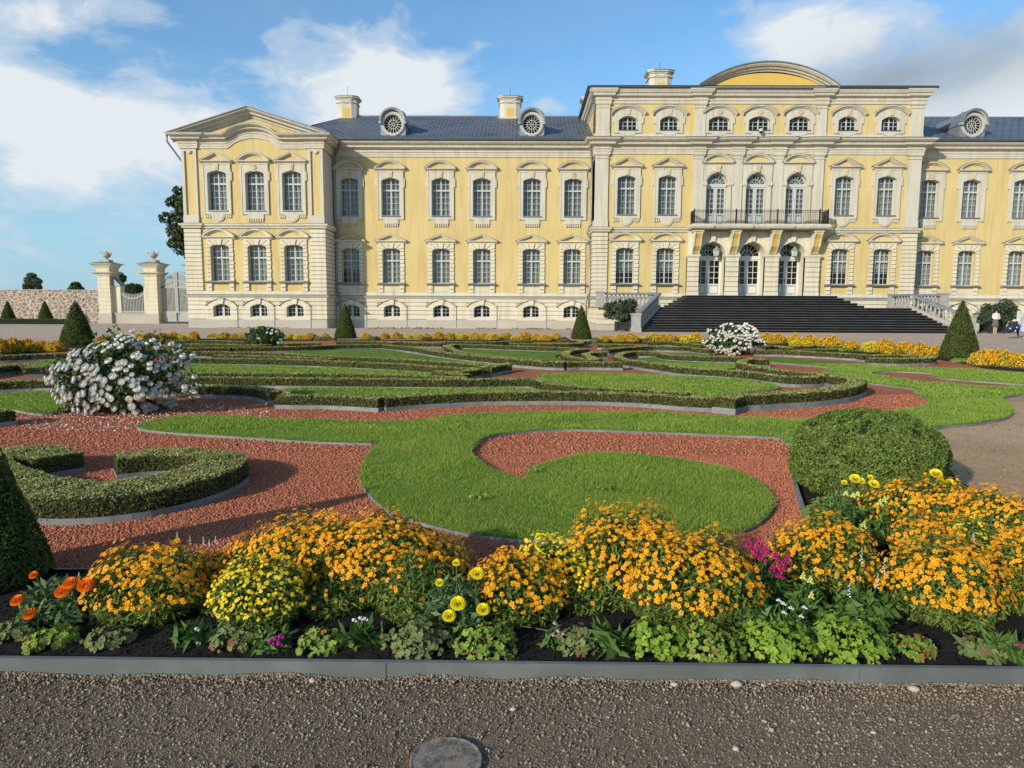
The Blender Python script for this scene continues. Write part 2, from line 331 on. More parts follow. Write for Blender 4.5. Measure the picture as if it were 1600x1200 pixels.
class B:
    """collects boxes, prisms, rings and sweeps; x across, y into the picture, z up"""
    def __init__(s): s.v = []; s.f = []; s.m = []
    def add(s, vs, fs, mi=0):
        k = len(s.v); s.v += [tuple(p) for p in vs]
        for f in fs: s.f.append([k+i for i in f]); s.m.append(mi)
        return s
    def box(s, x0, x1, y0, y1, z0, z1, mi=0):
        return s.add([(x0,y0,z0),(x1,y0,z0),(x1,y1,z0),(x0,y1,z0),(x0,y0,z1),(x1,y0,z1),(x1,y1,z1),(x0,y1,z1)],
              [(0,1,5,4),(1,2,6,5),(2,3,7,6),(3,0,4,7),(4,5,6,7),(3,2,1,0)], mi)
    def prism(s, P, y0, y1, mi=0):
        n = len(P)
        a = sum(P[i][0]*P[(i+1) % n][1]-P[(i+1) % n][0]*P[i][1] for i in range(n))
        if a < 0: P = P[::-1]
        vs = [(x, y0, z) for x, z in P]+[(x, y1, z) for x, z in P]
        fs = [list(range(n)), list(range(2*n-1, n-1, -1))]+[(i, n+i, n+(i+1) % n, (i+1) % n) for i in range(n)]
        return s.add(vs, fs, mi)
    def ring(s, O, I, y0, y1, mi=0, closed=False, yi=None):
        n = len(O); yi = y1 if yi is None else yi
        vs = [(x, y0, z) for x, z in O]+[(x, y0, z) for x, z in I]+[(x, y1, z) for x, z in O]+[(x, yi, z) for x, z in I]
        fs = []
        for i in range(n if closed else n-1):
            j = (i+1) % n
            fs += [(i, j, n+j, n+i), (i, 2*n+i, 2*n+j, j), (n+i, n+j, 3*n+j, 3*n+i)]
        if not closed: fs += [(0, n, 3*n, 2*n), (n-1, 3*n-1, 4*n-1, 2*n-1)]
        return s.add(vs, fs, mi)
    def bar(s, x0, z0, x1, z1, wd, y0, y1, mi=0):
        dx, dz = x1-x0, z1-z0; L = math.hypot(dx, dz) or 1; nx, nz = -dz/L*wd/2, dx/L*wd/2
        return s.prism([(x0+nx, z0+nz), (x0-nx, z0-nz), (x1-nx, z1-nz), (x1+nx, z1+nz)], y0, y1, mi)
    def sweep(s, prof, path, mi=0, caps=True):
        """prof [(out, z)] closed outline, path [(x, y, dz)] going with the outside on its right"""
        n = len(path); k = len(prof); P = [Vector((p[0], p[1])) for p in path]; rows = []
        for i, p in enumerate(path):
            d0 = (P[i]-P[i-1]).normalized() if i > 0 else (P[1]-P[0]).normalized()
            d1 = (P[i+1]-P[i]).normalized() if i < n-1 else d0
            n0 = Vector((d0.y, -d0.x)); n1_ = Vector((d1.y, -d1.x)); q = (n0+n1_)
            q = q/max(q.length_squared/2, .2)
            rows.append([(P[i].x+q.x*o, P[i].y+q.y*o, z+(p[2] if len(p) > 2 else 0)) for o, z in prof])
        fs = []
        for i in range(n-1):
            for j in range(k):
                a, b_ = i*k+j, i*k+(j+1) % k
                fs.append((a, a+k, b_+k, b_))
        if caps: fs += [list(range(k)), list(range(n*k-1, (n-1)*k-1, -1))]
        return s.add([q for r in rows for q in r], fs, mi)
    def lathe(s, prof, cx=0, cy=0, n=12, mi=0, a0=0.0, caps=True):
        vs = []; fs = []
        for r, z in prof:
            for i in range(n):
                a = a0+2*math.pi*i/n; vs.append((cx+r*math.cos(a), cy+r*math.sin(a), z))
        for j in range(len(prof)-1):
            for i in range(n):
                k = (i+1) % n; fs.append((j*n+i, j*n+k, (j+1)*n+k, (j+1)*n+i))
        if caps: fs += [list(range(n))[::-1], [(len(prof)-1)*n+i for i in range(n)]]
        return s.add(vs, fs, mi)
    def tube(s, pts, r, n=8, mi=0):
        pts = [Vector(p) for p in pts]; vs = []; fs = []
        rr = r if isinstance(r, (list, tuple)) else [r]*len(pts)
        for i, p in enumerate(pts):
            d = (pts[min(i+1, len(pts)-1)]-pts[max(i-1, 0)]).normalized()
            a = d.cross(Vector((0, 0, 1)) if abs(d.z) < .9 else Vector((1, 0, 0))).normalized(); b_ = d.cross(a)
            for k in range(n):
                t_ = 2*math.pi*k/n; q = p+(a*math.cos(t_)+b_*math.sin(t_))*rr[i]; vs.append(tuple(q))
        for i in range(len(pts)-1):
            for k in range(n):
                l = (k+1) % n; fs.append((i*n+k, i*n+l, (i+1)*n+l, (i+1)*n+k))
        fs += [list(range(n))[::-1], [(len(pts)-1)*n+k for k in range(n)]]
        return s.add(vs, fs, mi)
    def mesh(s, name, mats, smooth=False):
        me = bpy.data.meshes.new(name); me.from_pydata(s.v, [], s.f)
        for m in (mats if isinstance(mats, (list, tuple)) else [mats]): me.materials.append(m)
        me.polygons.foreach_set('material_index', s.m)
        if smooth: me.polygons.foreach_set('use_smooth', [True]*len(me.polygons))
        me.update(); return me
    def build(s, name, mats, parent=None, loc=None, smooth=False):
        return link(name, s.mesh(name, mats, smooth), parent, loc)

def inpoly(X, Y, poly):
    poly = np.asarray(poly)[:, :2]; ins = np.zeros(len(X), bool); n = len(poly); j = n-1
    for i in range(n):
        xi, yi = poly[i]; xj, yj = poly[j]
        c_ = ((yi > Y) != (yj > Y))
        with np.errstate(divide='ignore', invalid='ignore'):
            xx = (xj-xi)*(Y-yi)/((yj-yi) if yj != yi else 1e-9)+xi
        ins ^= c_ & (X < xx); j = i
    return ins
def spline(P, closed=False, step=.08):
    P = np.asarray(P, float); n = len(P); out = []
    for i in range(n if closed else n-1):
        if closed: p0, p1, p2, p3 = P[i-1], P[i], P[(i+1) % n], P[(i+2) % n]
        else: p1, p2 = P[i], P[i+1]; p0 = P[i-1] if i else 2*p1-p2; p3 = P[i+2] if i < n-2 else 2*p2-p1
        L = np.linalg.norm(p2-p1); m = max(1, int(L/step)); m = min(m, 40)
        # centripetal-ish: tangents limited by the chord so that long and short spans do not overshoot
        t1 = (p2-p0)/2; t2 = (p3-p1)/2
        for tt in (t1, t2):
            l = np.linalg.norm(tt)
            if l > L: tt *= L/l
        for a in range(m):
            s_ = a/m; h = (2*s_**3-3*s_**2+1, s_**3-2*s_**2+s_, -2*s_**3+3*s_**2, s_**3-s_**2)
            out.append(h[0]*p1+h[1]*t1+h[2]*p2+h[3]*t2)
    if not closed: out.append(P[-1])
    return np.array(out)
def unit(a): return a/np.maximum(np.linalg.norm(a, axis=1, keepdims=True), 1e-9)
def frames(N):
    """random tangent frames for normals N"""
    r = rng.normal(size=N.shape); T = unit(np.cross(N, r)); Bt = np.cross(N, T); return T, Bt
def cards(P, N, size, aspect=1.6, jitter=.6, fold=.0):
    """one pointed leaf (4 corners, kite shaped) per point"""
    n = len(P); N = unit(unit(N)+rng.normal(size=(n, 3))*jitter); T, Bt = frames(N)
    s_ = (np.ones(n)*size*(.7+.6*rng.random(n)))[:, None]
    a = P-T*s_*aspect*.5; c_ = P+T*s_*aspect*.5; b_ = P+Bt*s_*.42-T*s_*.08; d = P-Bt*s_*.42-T*s_*.08
    V = np.stack([a, b_, c_, d], 1).reshape(-1, 3); F = np.arange(4*n).reshape(n, 4); return V, F
def replicate(PV, PF, pos, Nrm, scale, twist=True):
    """copies of a small prototype with +z turned to Nrm"""
    n = len(pos); N = unit(Nrm); T, Bt = frames(N)
    Rm = np.stack([T, Bt, N], 2)
    V = np.einsum('nij,kj->nki', Rm, PV)*np.asarray(scale).reshape(-1, 1, 1)+pos[:, None, :]
    F = (PF[None]+(np.arange(n)*len(PV))[:, None, None]).reshape(-1, PF.shape[1])
    return V.reshape(-1, 3), F
def quat_to(nrm):
    q = Vector(nrm).to_track_quat('Z', 'Y'); return (q @ Matrix.Rotation(random.random()*6.28, 3, 'Z').to_quaternion()).to_euler()

# ------------------------------------------------------------------ ground, court, paths
def flat(name, P, m, kind=None, label=None, cat=None):
    me = bpy.data.meshes.new(name); me.from_pydata([tuple(p) for p in P], [], [list(range(len(P)))]); me.materials.append(m)
    if me.polygons[0].normal.z < 0: me.flip_normals()
    o = link(name, me)
    return tag(o, label, cat, None, kind)
gx = [-1500, -400, -120, -60, 0, 30, 60, 120, 400, 1500]
gy = [-400, -40, 0, 10, 22, 34, 38, 42, 43, 47, 50, 52, 56, 62, 75, 120, 400, 1800]
gz = [-.02, -.02, -.02, -.02, -.02, -.012, .06, .19, .2, .2, .1, .05, .05, .05, .05, .05, 0, 0]
bb = B(); vs = [(x, y, z) for y, z in zip(gy, gz) for x in gx]; nx = len(gx)
bb.add(vs, [(j*nx+i, j*nx+i+1, (j+1)*nx+i+1, (j+1)*nx+i) for j in range(len(gy)-1) for i in range(nx-1)])
tag(bb.build('ground', court_m), kind='structure')
def ground_z(y): return float(np.interp(y, gy, gz))

KY = 2.79     # front face of the near kerb
flat('front_path', [(-30, -25, -.004), (30, -25, -.004), (30, KY, -.004), (-30, KY, -.004)], path_m, 'structure')
dirt = [G(u, v, 0) for u, v in ((1462, 672), (1519, 666), (1568, 657), (1584, 646), (1577, 632), (1564, 624), (1600, 617), (1700, 612), (1900, 640), (2100, 760), (1900, 900), (1600, 790), (1500, 760), (1480, 720), (1430, 690))]
flat('side_path', [(-1, KY, -.008), (34, KY, -.008), (34, 14.5, -.008), (-1, 14.5, -.008)], dirt_m, 'structure')
red = [(-500, 893), (-500, 580), (-60, 553), (0, 551), (100, 547), (160, 541), (300, 534), (520, 531.5), (700, 532), (900, 533), (960, 535), (1100, 538), (1250, 545), (1350, 552), (1450, 561),
       (1540, 571), (1600, 580), (1700, 592), (1700, 608), (1600, 613), (1560, 620), (1570, 640), (1470, 664), (1400, 690), (1240, 700), (1262, 815), (1240, 850), (1100, 886), (0, 893)]
RED = [G(u, v, 0) for u, v in red]
flat('brick_gravel_bed', RED, red_m, 'structure')

LAWNS = {
 'big': [(1198,559),(1236,560),(1291,564.5),(1360,570),(1454,574),(1519,577),(1600,582),(1680,588),(1680,602),(1600,599),(1551,596),(1486,591),(1452,585.5),(1460,582.5),(1402,579.5),(1375,580),(1361,582),(1368,585),(1421,593),(1486,599.5),(1535,603.6),(1600,602),(1680,606),(1680,618),(1600,615),(1564,621),(1574,629),(1582,641),(1568,651.6),(1519,660),(1462,666),
  (1400,690),(1230,690),(1220,682),(1100,676),(1000,672),(900,669),(820,672),(765,680),(740,695),(737,710),(760,728),(790,740),(822,748),(830,732),(870,718),(920,710),(980,709),(1050,715),(1120,728),(1170,745),(1200,765),(1207,785),(1195,805),(1160,825),(1100,833),(1000,838),(850,840),(780,836),(700,823),(640,806),(600,788),(570,758),(565,733),(580,705),(598,688),(580,690),(500,688),(400,682),(250,672),(215,664),
  (260,652),(320,649),(400,652),(500,656),(590,658),(640,656),(700,650),(760,645),(850,643),(1000,644),(1100,648),(1200,654),(1250,656),(1330,648),(1395,641),(1437,635),(1452,627),(1444,619),(1428,612.5),(1441,608.5),(1389,601),(1340,595),(1310,590),(1286,582),(1283,579),(1304,574.5),(1250,569),(1198,564.5)],
 'left': [(-60,624),(0,617),(45,612),(80,612),(105,622),(120,637),(66,645),(10,637),(-60,634)],
 'band': [(270,566),(420,567.5),(520,572),(600,578),(680,583.5),(700,586.5),(600,587),(500,586),(300,585),(270,584)],
 'upper': [(450,551),(490,546),(560,544.5),(598,545),(640,552),(700,561),(768,569),(740,570),(700,567),(600,562),(480,555)],
 'middle': [(445,608),(500,604),(620,604),(780,605),(830,608),(850,612),(700,615),(600,618),(480,615)],
 'oval': [(840,587),(850,584),(900,582),(960,583),(1035,586),(1110,589),(1160,593),(1195,597),(1216,603),(1210,607),(1150,613),(1110,619),(1060,613),(960,608),(900,604),(870,598)],
 'ring': [(712,547),(740,544),(800,547),(870,549.5),(880,552),(868,556),(872,561),(885,565),(850,565),(800,560),(740,553)],
 'small': [(1000,560),(1030,558),(1060,563),(1150,568),(1156,571),(1140,576),(1080,576),(1020,567)],
 'far': [(1045,554),(1100,550),(1112,554),(1100,557),(1060,557)],
 'corner': [(40,567),(110,562),(125,566),(60,574)],
}
LPOLY = {}
EDG = B()
for k, P in LAWNS.items():
    W = np.array([G(u, v, .045)[:2] for u, v in P]); W = spline(W, True, .12)
    LPOLY[k] = W
    n = len(W); bb = B()
    bb.add([(x, y, .045) for x, y in W]+[(x, y, -.01) for x, y in W], [list(range(n))]+[(i, (i+1) % n, n+(i+1) % n, n+i) for i in range(n)])
    me = bb.mesh('lawn', lawn_m)
    if me.polygons[0].normal.z < 0: me.flip_normals()
    tag(link('lawn', me), kind='structure')
desc = {'big': 'grey metal edging round the large curling lawn', 'left': 'grey metal edging round the small pointed lawn left of the white rose',
        'band': 'grey metal edging round the long lawn strip behind the rose', 'upper': 'grey metal edging of the tapering lawn in the back left',
        'middle': 'grey metal edging of the narrow lawn inside the long front hedge', 'oval': 'grey metal edging of the pointed oval lawn in the centre',
        'ring': 'grey metal edging of the lawn inside the looping hedge', 'small': 'grey metal edging of the lawn inside the crescent hedge',
        'far': 'grey metal edging of the sliver of lawn left of the round white rose', 'corner': 'grey metal edging of the tiny lawn behind the white rose'}
for k, W in LPOLY.items():
    n = len(W); A = np.roll(W, -1, 0)-np.roll(W, 1, 0); A = unit(A); Nn = np.stack([A[:, 1], -A[:, 0]], 1)
    area = .5*np.sum(W[:, 0]*np.roll(W[:, 1], -1)-np.roll(W[:, 0], -1)*W[:, 1])
    if area < 0: Nn = -Nn
    O = W+Nn*.014
    bb = B(); bb.add([(x, y, .03) for x, y in O]+[(x, y, -.012) for x, y in O]+[(x, y, .03) for x, y in W+Nn*.004],
                     [(i, n+i, n+(i+1) % n, (i+1) % n) for i in range(n)]+[(i, (i+1) % n, 2*n+(i+1) % n, 2*n+i) for i in range(n)])
    tag(bb.build('lawn_edging', edgem), desc[k], 'edging', 'metal edging of the lawns')

# grass blades
def grass():
    VV = []; FF = []; k0 = 0
    for k, W in LPOLY.items():
        x0, y0 = W.min(0); x1, y1 = W.max(0)
        for (ya, yb, den, hh, ww) in ((3, 6, 13000, .034, .0045), (6, 8.5, 9000, .036, .006), (8.5, 12, 3600, .04, .011), (12, 20, 1200, .04, .018)):
            a, b_ = max(ya, y0), min(yb, y1)
            if b_ <= a: continue
            n = int((x1-x0)*(b_-a)*den)
            if n <= 0: continue
            X = rng.uniform(x0, x1, n); Y = rng.uniform(a, b_, n)
            keep = inpoly(X, Y, W) & (np.abs(X) < .80*Y+1.3); X, Y = X[keep], Y[keep]; n = len(X)
            if n > 230000: X, Y = X[:230000], Y[:230000]; n = 230000
            if not n: continue
            ang = rng.uniform(0, 6.283, n); h = hh*(.5+rng.random(n)*.9); lean = rng.normal(size=(n, 2))*.5
            patch = .75+.5*np.sin(X*3.1+np.sin(Y*2.3)*1.5)*np.sin(Y*2.7+X); h *= np.clip(patch, .5, 1.3)
            P = np.stack([X, Y, np.full(n, .04)], 1); d = np.stack([np.cos(ang), np.sin(ang), np.zeros(n)], 1)*ww*.5
            tip = P+np.stack([lean[:, 0]*h, lean[:, 1]*h, h], 1)
            VV.append(np.stack([P-d, P+d, tip], 1).reshape(-1, 3)); FF.append(np.arange(3*n).reshape(n, 3)+k0); k0 += 3*n
        nx_ = np.roll(W, -1, 0); sl_ = np.linalg.norm(nx_-W, axis=1); keep = (W[:, 1] < 15) & (np.abs(W[:, 0]) < .8*W[:, 1]+1)
        for i in np.where(keep)[0]:
            m_ = int(sl_[i]*(620 if W[i, 1] < 8 else 240))
            if not m_: continue
            t_ = rng.random((m_, 1)); p = W[i]*(1-t_)+nx_[i]*t_+rng.normal(size=(m_, 2))*.010*(1+.8*math.sin(i*.9)); h = .03*(.4+rng.random(m_)); ww = .0025*W[i, 1]**.5
            P = np.concatenate([p, np.full((m_, 1), .034)], 1); ang = rng.uniform(0, 6.283, m_); d = np.stack([np.cos(ang), np.sin(ang), np.zeros(m_)], 1)*ww*.5; ln = rng.normal(size=(m_, 2))*.022
            VV.append(np.stack([P-d, P+d, P+np.stack([ln[:, 0], ln[:, 1], h*.7], 1)], 1).reshape(-1, 3)); FF.append(np.arange(3*m_).reshape(m_, 3)+k0); k0 += 3*m_
    me = npmesh('grass', np.concatenate(VV), np.concatenate(FF), blade_m)
    tag(link('grass', me), 'short mown green grass of the parterre lawns', 'grass', kind='stuff')
grass()

# ------------------------------------------------------------------ crushed brick chips and pebbles
octV = np.array([(1,0,0),(0,1,0),(-1,0,0),(0,-1,0),(0,0,.7),(0,0,-.7)], float)
octF = np.array([(0,1,4),(1,2,4),(2,3,4),(3,0,4),(1,0,5),(2,1,5),(3,2,5),(0,3,5)])
def chips(n, poly, ylim, size, m, name, label, cat, zoff=0.0, exclude=(), sized=None, bias=1.0, heap=0.0):
    W = np.asarray(poly)[:, :2]; x0, x1 = W[:, 0].min(), W[:, 0].max()
    Y = ylim[1]-(ylim[1]-ylim[0])*rng.random(n)**bias; X = (rng.random(n)*2-1)*(.80*Y+1.3)
    keep = inpoly(X, Y, W)
    for e in exclude: keep &= ~inpoly(X, Y, e)
    X, Y = X[keep], Y[keep]; n = len(X)
    s_ = size*(.45+rng.random(n)**2*1.1) if sized is None else sized(rng.random(n))
    V = octV[None]*(1+.35*rng.normal(size=(n, 6, 1)))*s_[:, None, None]
    ax = unit(rng.normal(size=(n, 3))); ang = rng.uniform(0, 3.1, n); K = np.zeros((n, 3, 3))
    K[:, 0, 1] = -ax[:, 2]; K[:, 0, 2] = ax[:, 1]; K[:, 1, 0] = ax[:, 2]; K[:, 1, 2] = -ax[:, 0]; K[:, 2, 0] = -ax[:, 1]; K[:, 2, 1] = ax[:, 0]
    Rm = np.eye(3)[None]+np.sin(ang)[:, None, None]*K+(1-np.cos(ang))[:, None, None]*(K@K)
    V = np.einsum('nij,nkj->nki', Rm, V)+np.stack([X, Y, zoff+s_*.25+heap*(.35+.65*np.sin(X*2.9+1.7*np.sin(X*1.3))**2+.25*np.sin(X*11))*np.exp(-(ylim[1]-Y)/.045)], 1)[:, None, :]
    F = (octF[None]+(np.arange(n)*6)[:, None, None]).reshape(-1, 3)
    tag(link(name, npmesh(name, V.reshape(-1, 3), F, m)), label, cat, kind='stuff')
EXC = [LPOLY['big'], LPOLY['left']]
chips(330000, RED, (3.6, 7.4), .0082, chip_m, 'brick_chips', 'crushed red brick gravel between the lawns and hedges', 'gravel', exclude=EXC)
chips(90000, RED, (7.4, 13), .0125, chip_m, 'far_brick_chips', 'crushed red brick gravel further back around the hedges', 'gravel', exclude=EXC)
path = [(-5, 0, 0), (5, 0, 0), (5, KY-.01, 0), (-5, KY-.01, 0)]
chips(85000, path, (1.2, KY-.005), .0031, peb_m, 'path_gravel', 'fine brown gravel covering the front path', 'gravel', zoff=-.004)
chips(1300, path, (1.2, KY-.005), .0085, peb_m, 'path_pebbles', 'scattered pale pebbles on the front path', 'pebbles', zoff=-.004)
chips(34000, [(-5, KY-1.2, 0), (5, KY-1.2, 0), (5, KY-.005, 0), (-5, KY-.005, 0)], (KY-1.1, KY-.005), .0052, peb_m, 'kerb_gravel', 'coarser gravel gathered along the foot of the kerb', 'gravel', zoff=-.003, bias=2.6, heap=.02)
chips(5000, dirt, (4, 14), .012, peb_m, 'side_path_pebbles', 'pale pebbles on the dirt path right of the lawn', 'pebbles', zoff=-.006)
def icoV(sub=2):
    import bmesh
    b_ = bmesh.new(); bmesh.ops.create_icosphere(b_, subdivisions=sub, radius=1); V = np.array([v.co[:] for v in b_.verts]); F = np.array([[v.index for v in f.verts] for f in b_.faces]); b_.free(); return V, F
IV, IF = icoV(2)
IV1, IF1 = icoV(1)
stn_m = mat('pale_stone', (.36, .31, .23), (.46, .41, .32), 12, .8, .2, 50)
for u, v, s_, lb in ((1052,1066,.017,'pale stone by the kerb, left of the pair near the bench of leaves'),(1150,1071,.024,'largest pale stone lying against the kerb'),(1190,1068,.012,'small pale stone just right of the largest one at the kerb'),
                 (802,1110,.013,'rounded yellowish stone alone in the middle of the path'),(1365,1146,.011,'pale stone out on the gravel at the right'),(1150,1172,.012,'whitish stone near the bottom edge of the path'),(496,1052,.015,'tan stone at the kerb left of the manhole'),(1428,1079,.02,'flat pale stone at the kerb towards the right end')):
    if 'bench' in lb: lb = 'pale stone by the kerb below the small red leaves'
    x, y, z = G(u, v, 0); V = IV1*np.array([1.3, .9, .7])*s_*(1+.12*rng.normal(size=(len(IV1), 1)))
    o = link('stone', npmesh('stone', V, IF1, stn_m, smooth=True), loc=(x, min(y, KY-.03), s_*.4)); tag(o, lb, 'stone', 'loose stones on the front path')
# manhole
x, y, z = G(698, 1185, 0)
bb = B(); bb.lathe([(.0, .001), (.125, .001), (.13, .009), (.125, .012), (.115, .009), (.0, .011)], 0, 0, 40, caps=False)
o = bb.build('manhole_cover', mulch_m, loc=(x, y-.02, 0)); tag(o, 'round worn concrete manhole cover sunk in the front path', 'manhole cover')

# near kerb, one strip of grey metal, slightly wavy foot
bb = B(); bb.box(-9, 9, KY, KY+.012, -.03, .075)
bb.box(-9, 9, KY-.003, KY+.02, .0752, .078)
for jx in (-3.05, -.62, 1.42, 3.9): bb.box(jx, jx+.05, KY-.004, KY+.001, -.02, .0745)
tag(bb.build('kerb', kerbm), 'long grey metal kerb along the front of the flower bed', 'kerb')
# bed soil
soil = [(-200, 1075), (-200, 894), (0, 894), (690, 890), (1100, 880), (1235, 850), (1262, 812), (1240, 742), (1232, 700), (1320, 690), (1480, 720), (1495, 752), (1600, 790), (1800, 860), (1800, 1090)]
SOIL = [G(u, v, .03) for u, v in soil]
SOIL = [(x, max(y, KY+.012), z) for x, y, z in SOIL]
flat('flower_bed_soil', SOIL, soilm, 'structure')
chips(26000, SOIL, (KY+.02, 5.4), .007, soilm, 'soil_crumbs', 'crumbs of dark soil in the near flower bed', 'soil', zoff=.03)
# inner edgings of the bed
E1 = [G(u, v, .05)[:2] for u, v in ((1236, 722), (1240, 745), (1250, 780), (1262, 815), (1270, 850))]
def strip(pts, z0, z1, th, name, m, label, cat, group=None):
    pts = np.array(pts); A = unit(np.gradient(pts, axis=0)); Nn = np.stack([A[:, 1], -A[:, 0]], 1); n = len(pts)
    L, R2 = pts+Nn*th/2, pts-Nn*th/2; bb = B()
    bb.add([(*p, z0) for p in L]+[(*p, z1) for p in L]+[(*p, z1) for p in R2]+[(*p, z0) for p in R2],
           [f for i in range(n-1) for f in ((i, i+1, n+i+1, n+i), (n+i, n+i+1, 2*n+i+1, 2*n+i), (2*n+i, 2*n+i+1, 3*n+i+1, 3*n+i))]+[(0, n, 2*n, 3*n), (n-1, 4*n-1, 3*n-1, 2*n-1)])
    return tag(bb.build(name, m), label, cat, group)
strip(spline(E1), -.01, .07, .022, 'bed_edging', edgem, 'short grey metal edging left of the domed bush', 'edging')
strip([G(u, v, .05)[:2] for u, v in ((-200, 890), (0, 889), (700, 887), (1100, 882), (1235, 850))], -.01, .05, .012, 'bed_edging', hosem, 'black edging behind the near marigold bed', 'edging')
# drip hoses
def hose(pts, label):
    P = [G(u, v, .05) for u, v in pts]; Q = spline(np.array(P), False, .05); Q[:, 2] = .042+.006*np.sin(np.arange(len(Q))*.5)
    bb = B(); bb.tube([tuple(q) for q in Q], .007, 8); tag(bb.build('drip_hose', hosem, smooth=True), label, 'hose', 'drip hoses in the near bed')
hose([(430, 998), (520, 990), (600, 978), (700, 970), (800, 972), (900, 990), (1000, 996)], 'black drip hose lying behind the low plants left of centre')
hose([(1180, 985), (1270, 992), (1380, 986), (1430, 975)], 'black drip hose beneath the white salvia')
hose([(1330, 1010), (1440, 1012), (1530, 1014), (1640, 1010)], 'black drip hose running along the kerb at the right')

# ------------------------------------------------------------------ hedges
def hedge(px, label, width=.27, top=.21, eh=.068, widths=None):
    P = np.array([G(u, v, top)[:2] for u, v in px])
    W = spline(P, False, .07)
    A = unit(np.gradient(W, axis=0)); Nn = np.stack([A[:, 1], -A[:, 0]], 1)
    n = len(W); seg = np.linalg.norm(np.diff(W, axis=0), axis=1); S = np.concatenate([[0], np.cumsum(seg)]); L = S[-1]
    if widths is not None:
        ds_ = np.concatenate([[0], np.cumsum(np.linalg.norm(np.diff(P, axis=0), axis=1))]); wf = np.interp(S/L, ds_/ds_[-1], widths)/width
    else: wf = np.ones(n)
    Nn = Nn*wf[:, None]
    d = float(np.hypot(W[:, 0], W[:, 1]).min()); hw = width/2
    lx, ly = W.mean(0); root = empty('box_hedge', (lx, ly, 0), label, 'hedge', 'low clipped box hedges of the parterre')
    Wl = W-[lx, ly]
    # inner body
    cs = [(-hw+.012, .03), (-hw+.01, top*.6), (-hw+.02, top-.03), (-hw+.04, top-.014), (hw-.04, top-.014), (hw-.02, top-.03), (hw-.01, top*.6), (hw-.012, .03)]
    k = len(cs); V = np.array([[(Wl[i, 0]+Nn[i, 0]*o_, Wl[i, 1]+Nn[i, 1]*o_, z_) for o_, z_ in cs] for i in range(n)]).reshape(-1, 3)
    V += rng.normal(size=V.shape)*.003
    bb = B(); bb.add(V.tolist(), [(i*k+j, i*k+j+1, (i+1)*k+j+1, (i+1)*k+j) for i in range(n-1) for j in range(k-1)]+[list(range(k))[::-1], [(n-1)*k+j for j in range(k)]])
    # leaves
    size = min(max(.0021*d, .0145), .034); den = 1.15/(size*size*.62)
    per = width+2*(top-.04); area = L*per+2*width*top
    m = int(min(area*den, 46000))
    s_ = rng.uniform(-hw*.9, L+hw*.9*0, m); s_ = rng.uniform(0, L, m); q = rng.uniform(0, per, m); h0 = top-.04
    capn = int(m*2*width*top/area)
    ix = np.clip(np.searchsorted(S, s_)-1, 0, n-2); t_ = ((s_-S[ix])/np.maximum(seg[ix], 1e-6))[:, None]
    c = Wl[ix]*(1-t_)+Wl[ix+1]*t_; nn = Nn[ix]*(1-t_)+Nn[ix+1]*t_
    off = np.where(q < h0, -hw, np.where(q < h0+width, -hw+(q-h0), hw)); z = np.where(q < h0, .04+q, np.where(q < h0+width, top, top-(q-h0-width)))
    wob = .006*np.sin(s_*9+q*7)+.005*np.sin(s_*23+1.3)
    nrm = np.stack([nn[:, 0]*np.sign(off)*(np.abs(off) >= hw-1e-6), nn[:, 1]*np.sign(off)*(np.abs(off) >= hw-1e-6), (np.abs(off) < hw-1e-6).astype(float)], 1)
    edge = (np.abs(off) > hw-.03) & (z > top-.03); z = np.where(edge, z-.008, z); off = np.where(edge, off*.96, off)
    Pt = np.stack([c[:, 0]+nn[:, 0]*off, c[:, 1]+nn[:, 1]*off, z], 1)+nrm*(wob+rng.normal(size=m)*.005)[:, None]
    # end caps
    idx = rng.integers(0, m, capn)
    e = rng.random(capn) < .5; o2 = rng.uniform(-hw, hw, capn); z2 = rng.uniform(.04, top, capn)
    Pc = np.where(e[:, None], Wl[0][None]+Nn[0][None]*o2[:, None], Wl[-1][None]+Nn[-1][None]*o2[:, None]); An = np.where(e[:, None], -A[0][None], A[-1][None])
    Pc = np.concatenate([Pc+An*.006, z2[:, None]], 1); Nc = np.concatenate([An, np.zeros((capn, 1))], 1)
    V2, F2 = cards(np.concatenate([Pt, Pc]), np.concatenate([nrm, Nc]), size, 1.35, .5)
    nb = len(bb.v)
    me = bpy.data.meshes.new('foliage'); 
    link('inner_growth', bb.mesh('inner_growth', hedgebase), root)
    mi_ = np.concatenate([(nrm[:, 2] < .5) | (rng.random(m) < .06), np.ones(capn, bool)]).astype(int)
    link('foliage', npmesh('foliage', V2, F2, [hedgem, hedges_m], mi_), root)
    # metal edging hugging the foot
    eo = hw+.014
    bb = B(); L1, R1 = Wl+Nn*eo, Wl-Nn*eo
    L1[0] -= A[0]*.02; R1[0] -= A[0]*.02; L1[-1] += A[-1]*.02; R1[-1] += A[-1]*.02
    bb.add([(*p, -.01) for p in L1]+[(*p, eh) for p in L1]+[(*p, eh) for p in R1]+[(*p, -.01) for p in R1],
           [f for i in range(n-1) for f in ((i, i+1, n+i+1, n+i), (2*n+i, 2*n+i+1, 3*n+i+1, 3*n+i))]+[(0, n, 2*n, 3*n), (n-1, 4*n-1, 3*n-1, 2*n-1)])
    bb.build('edging', edgem, root)
    return root
hedge([(93,712),(60,704),(25,702),(-15,708),(-32,722),(-5,741),(40,755),(100,763),(160,763),(220,757),(280,745),(325,731),(347,718),(332,709),(290,705.5),(235,707),(182,712)], 'broad curling hedge nearest the camera, beside the left cone', .5, .2, .055, [.42,.5,.52,.5,.5,.54,.56,.56,.56,.56,.54,.5,.44,.4,.38,.36,.34])
hedge([(-25,640),(-8,641),(3,643)], 'stub of hedge cut off by the left edge, below the small lawn', .3)
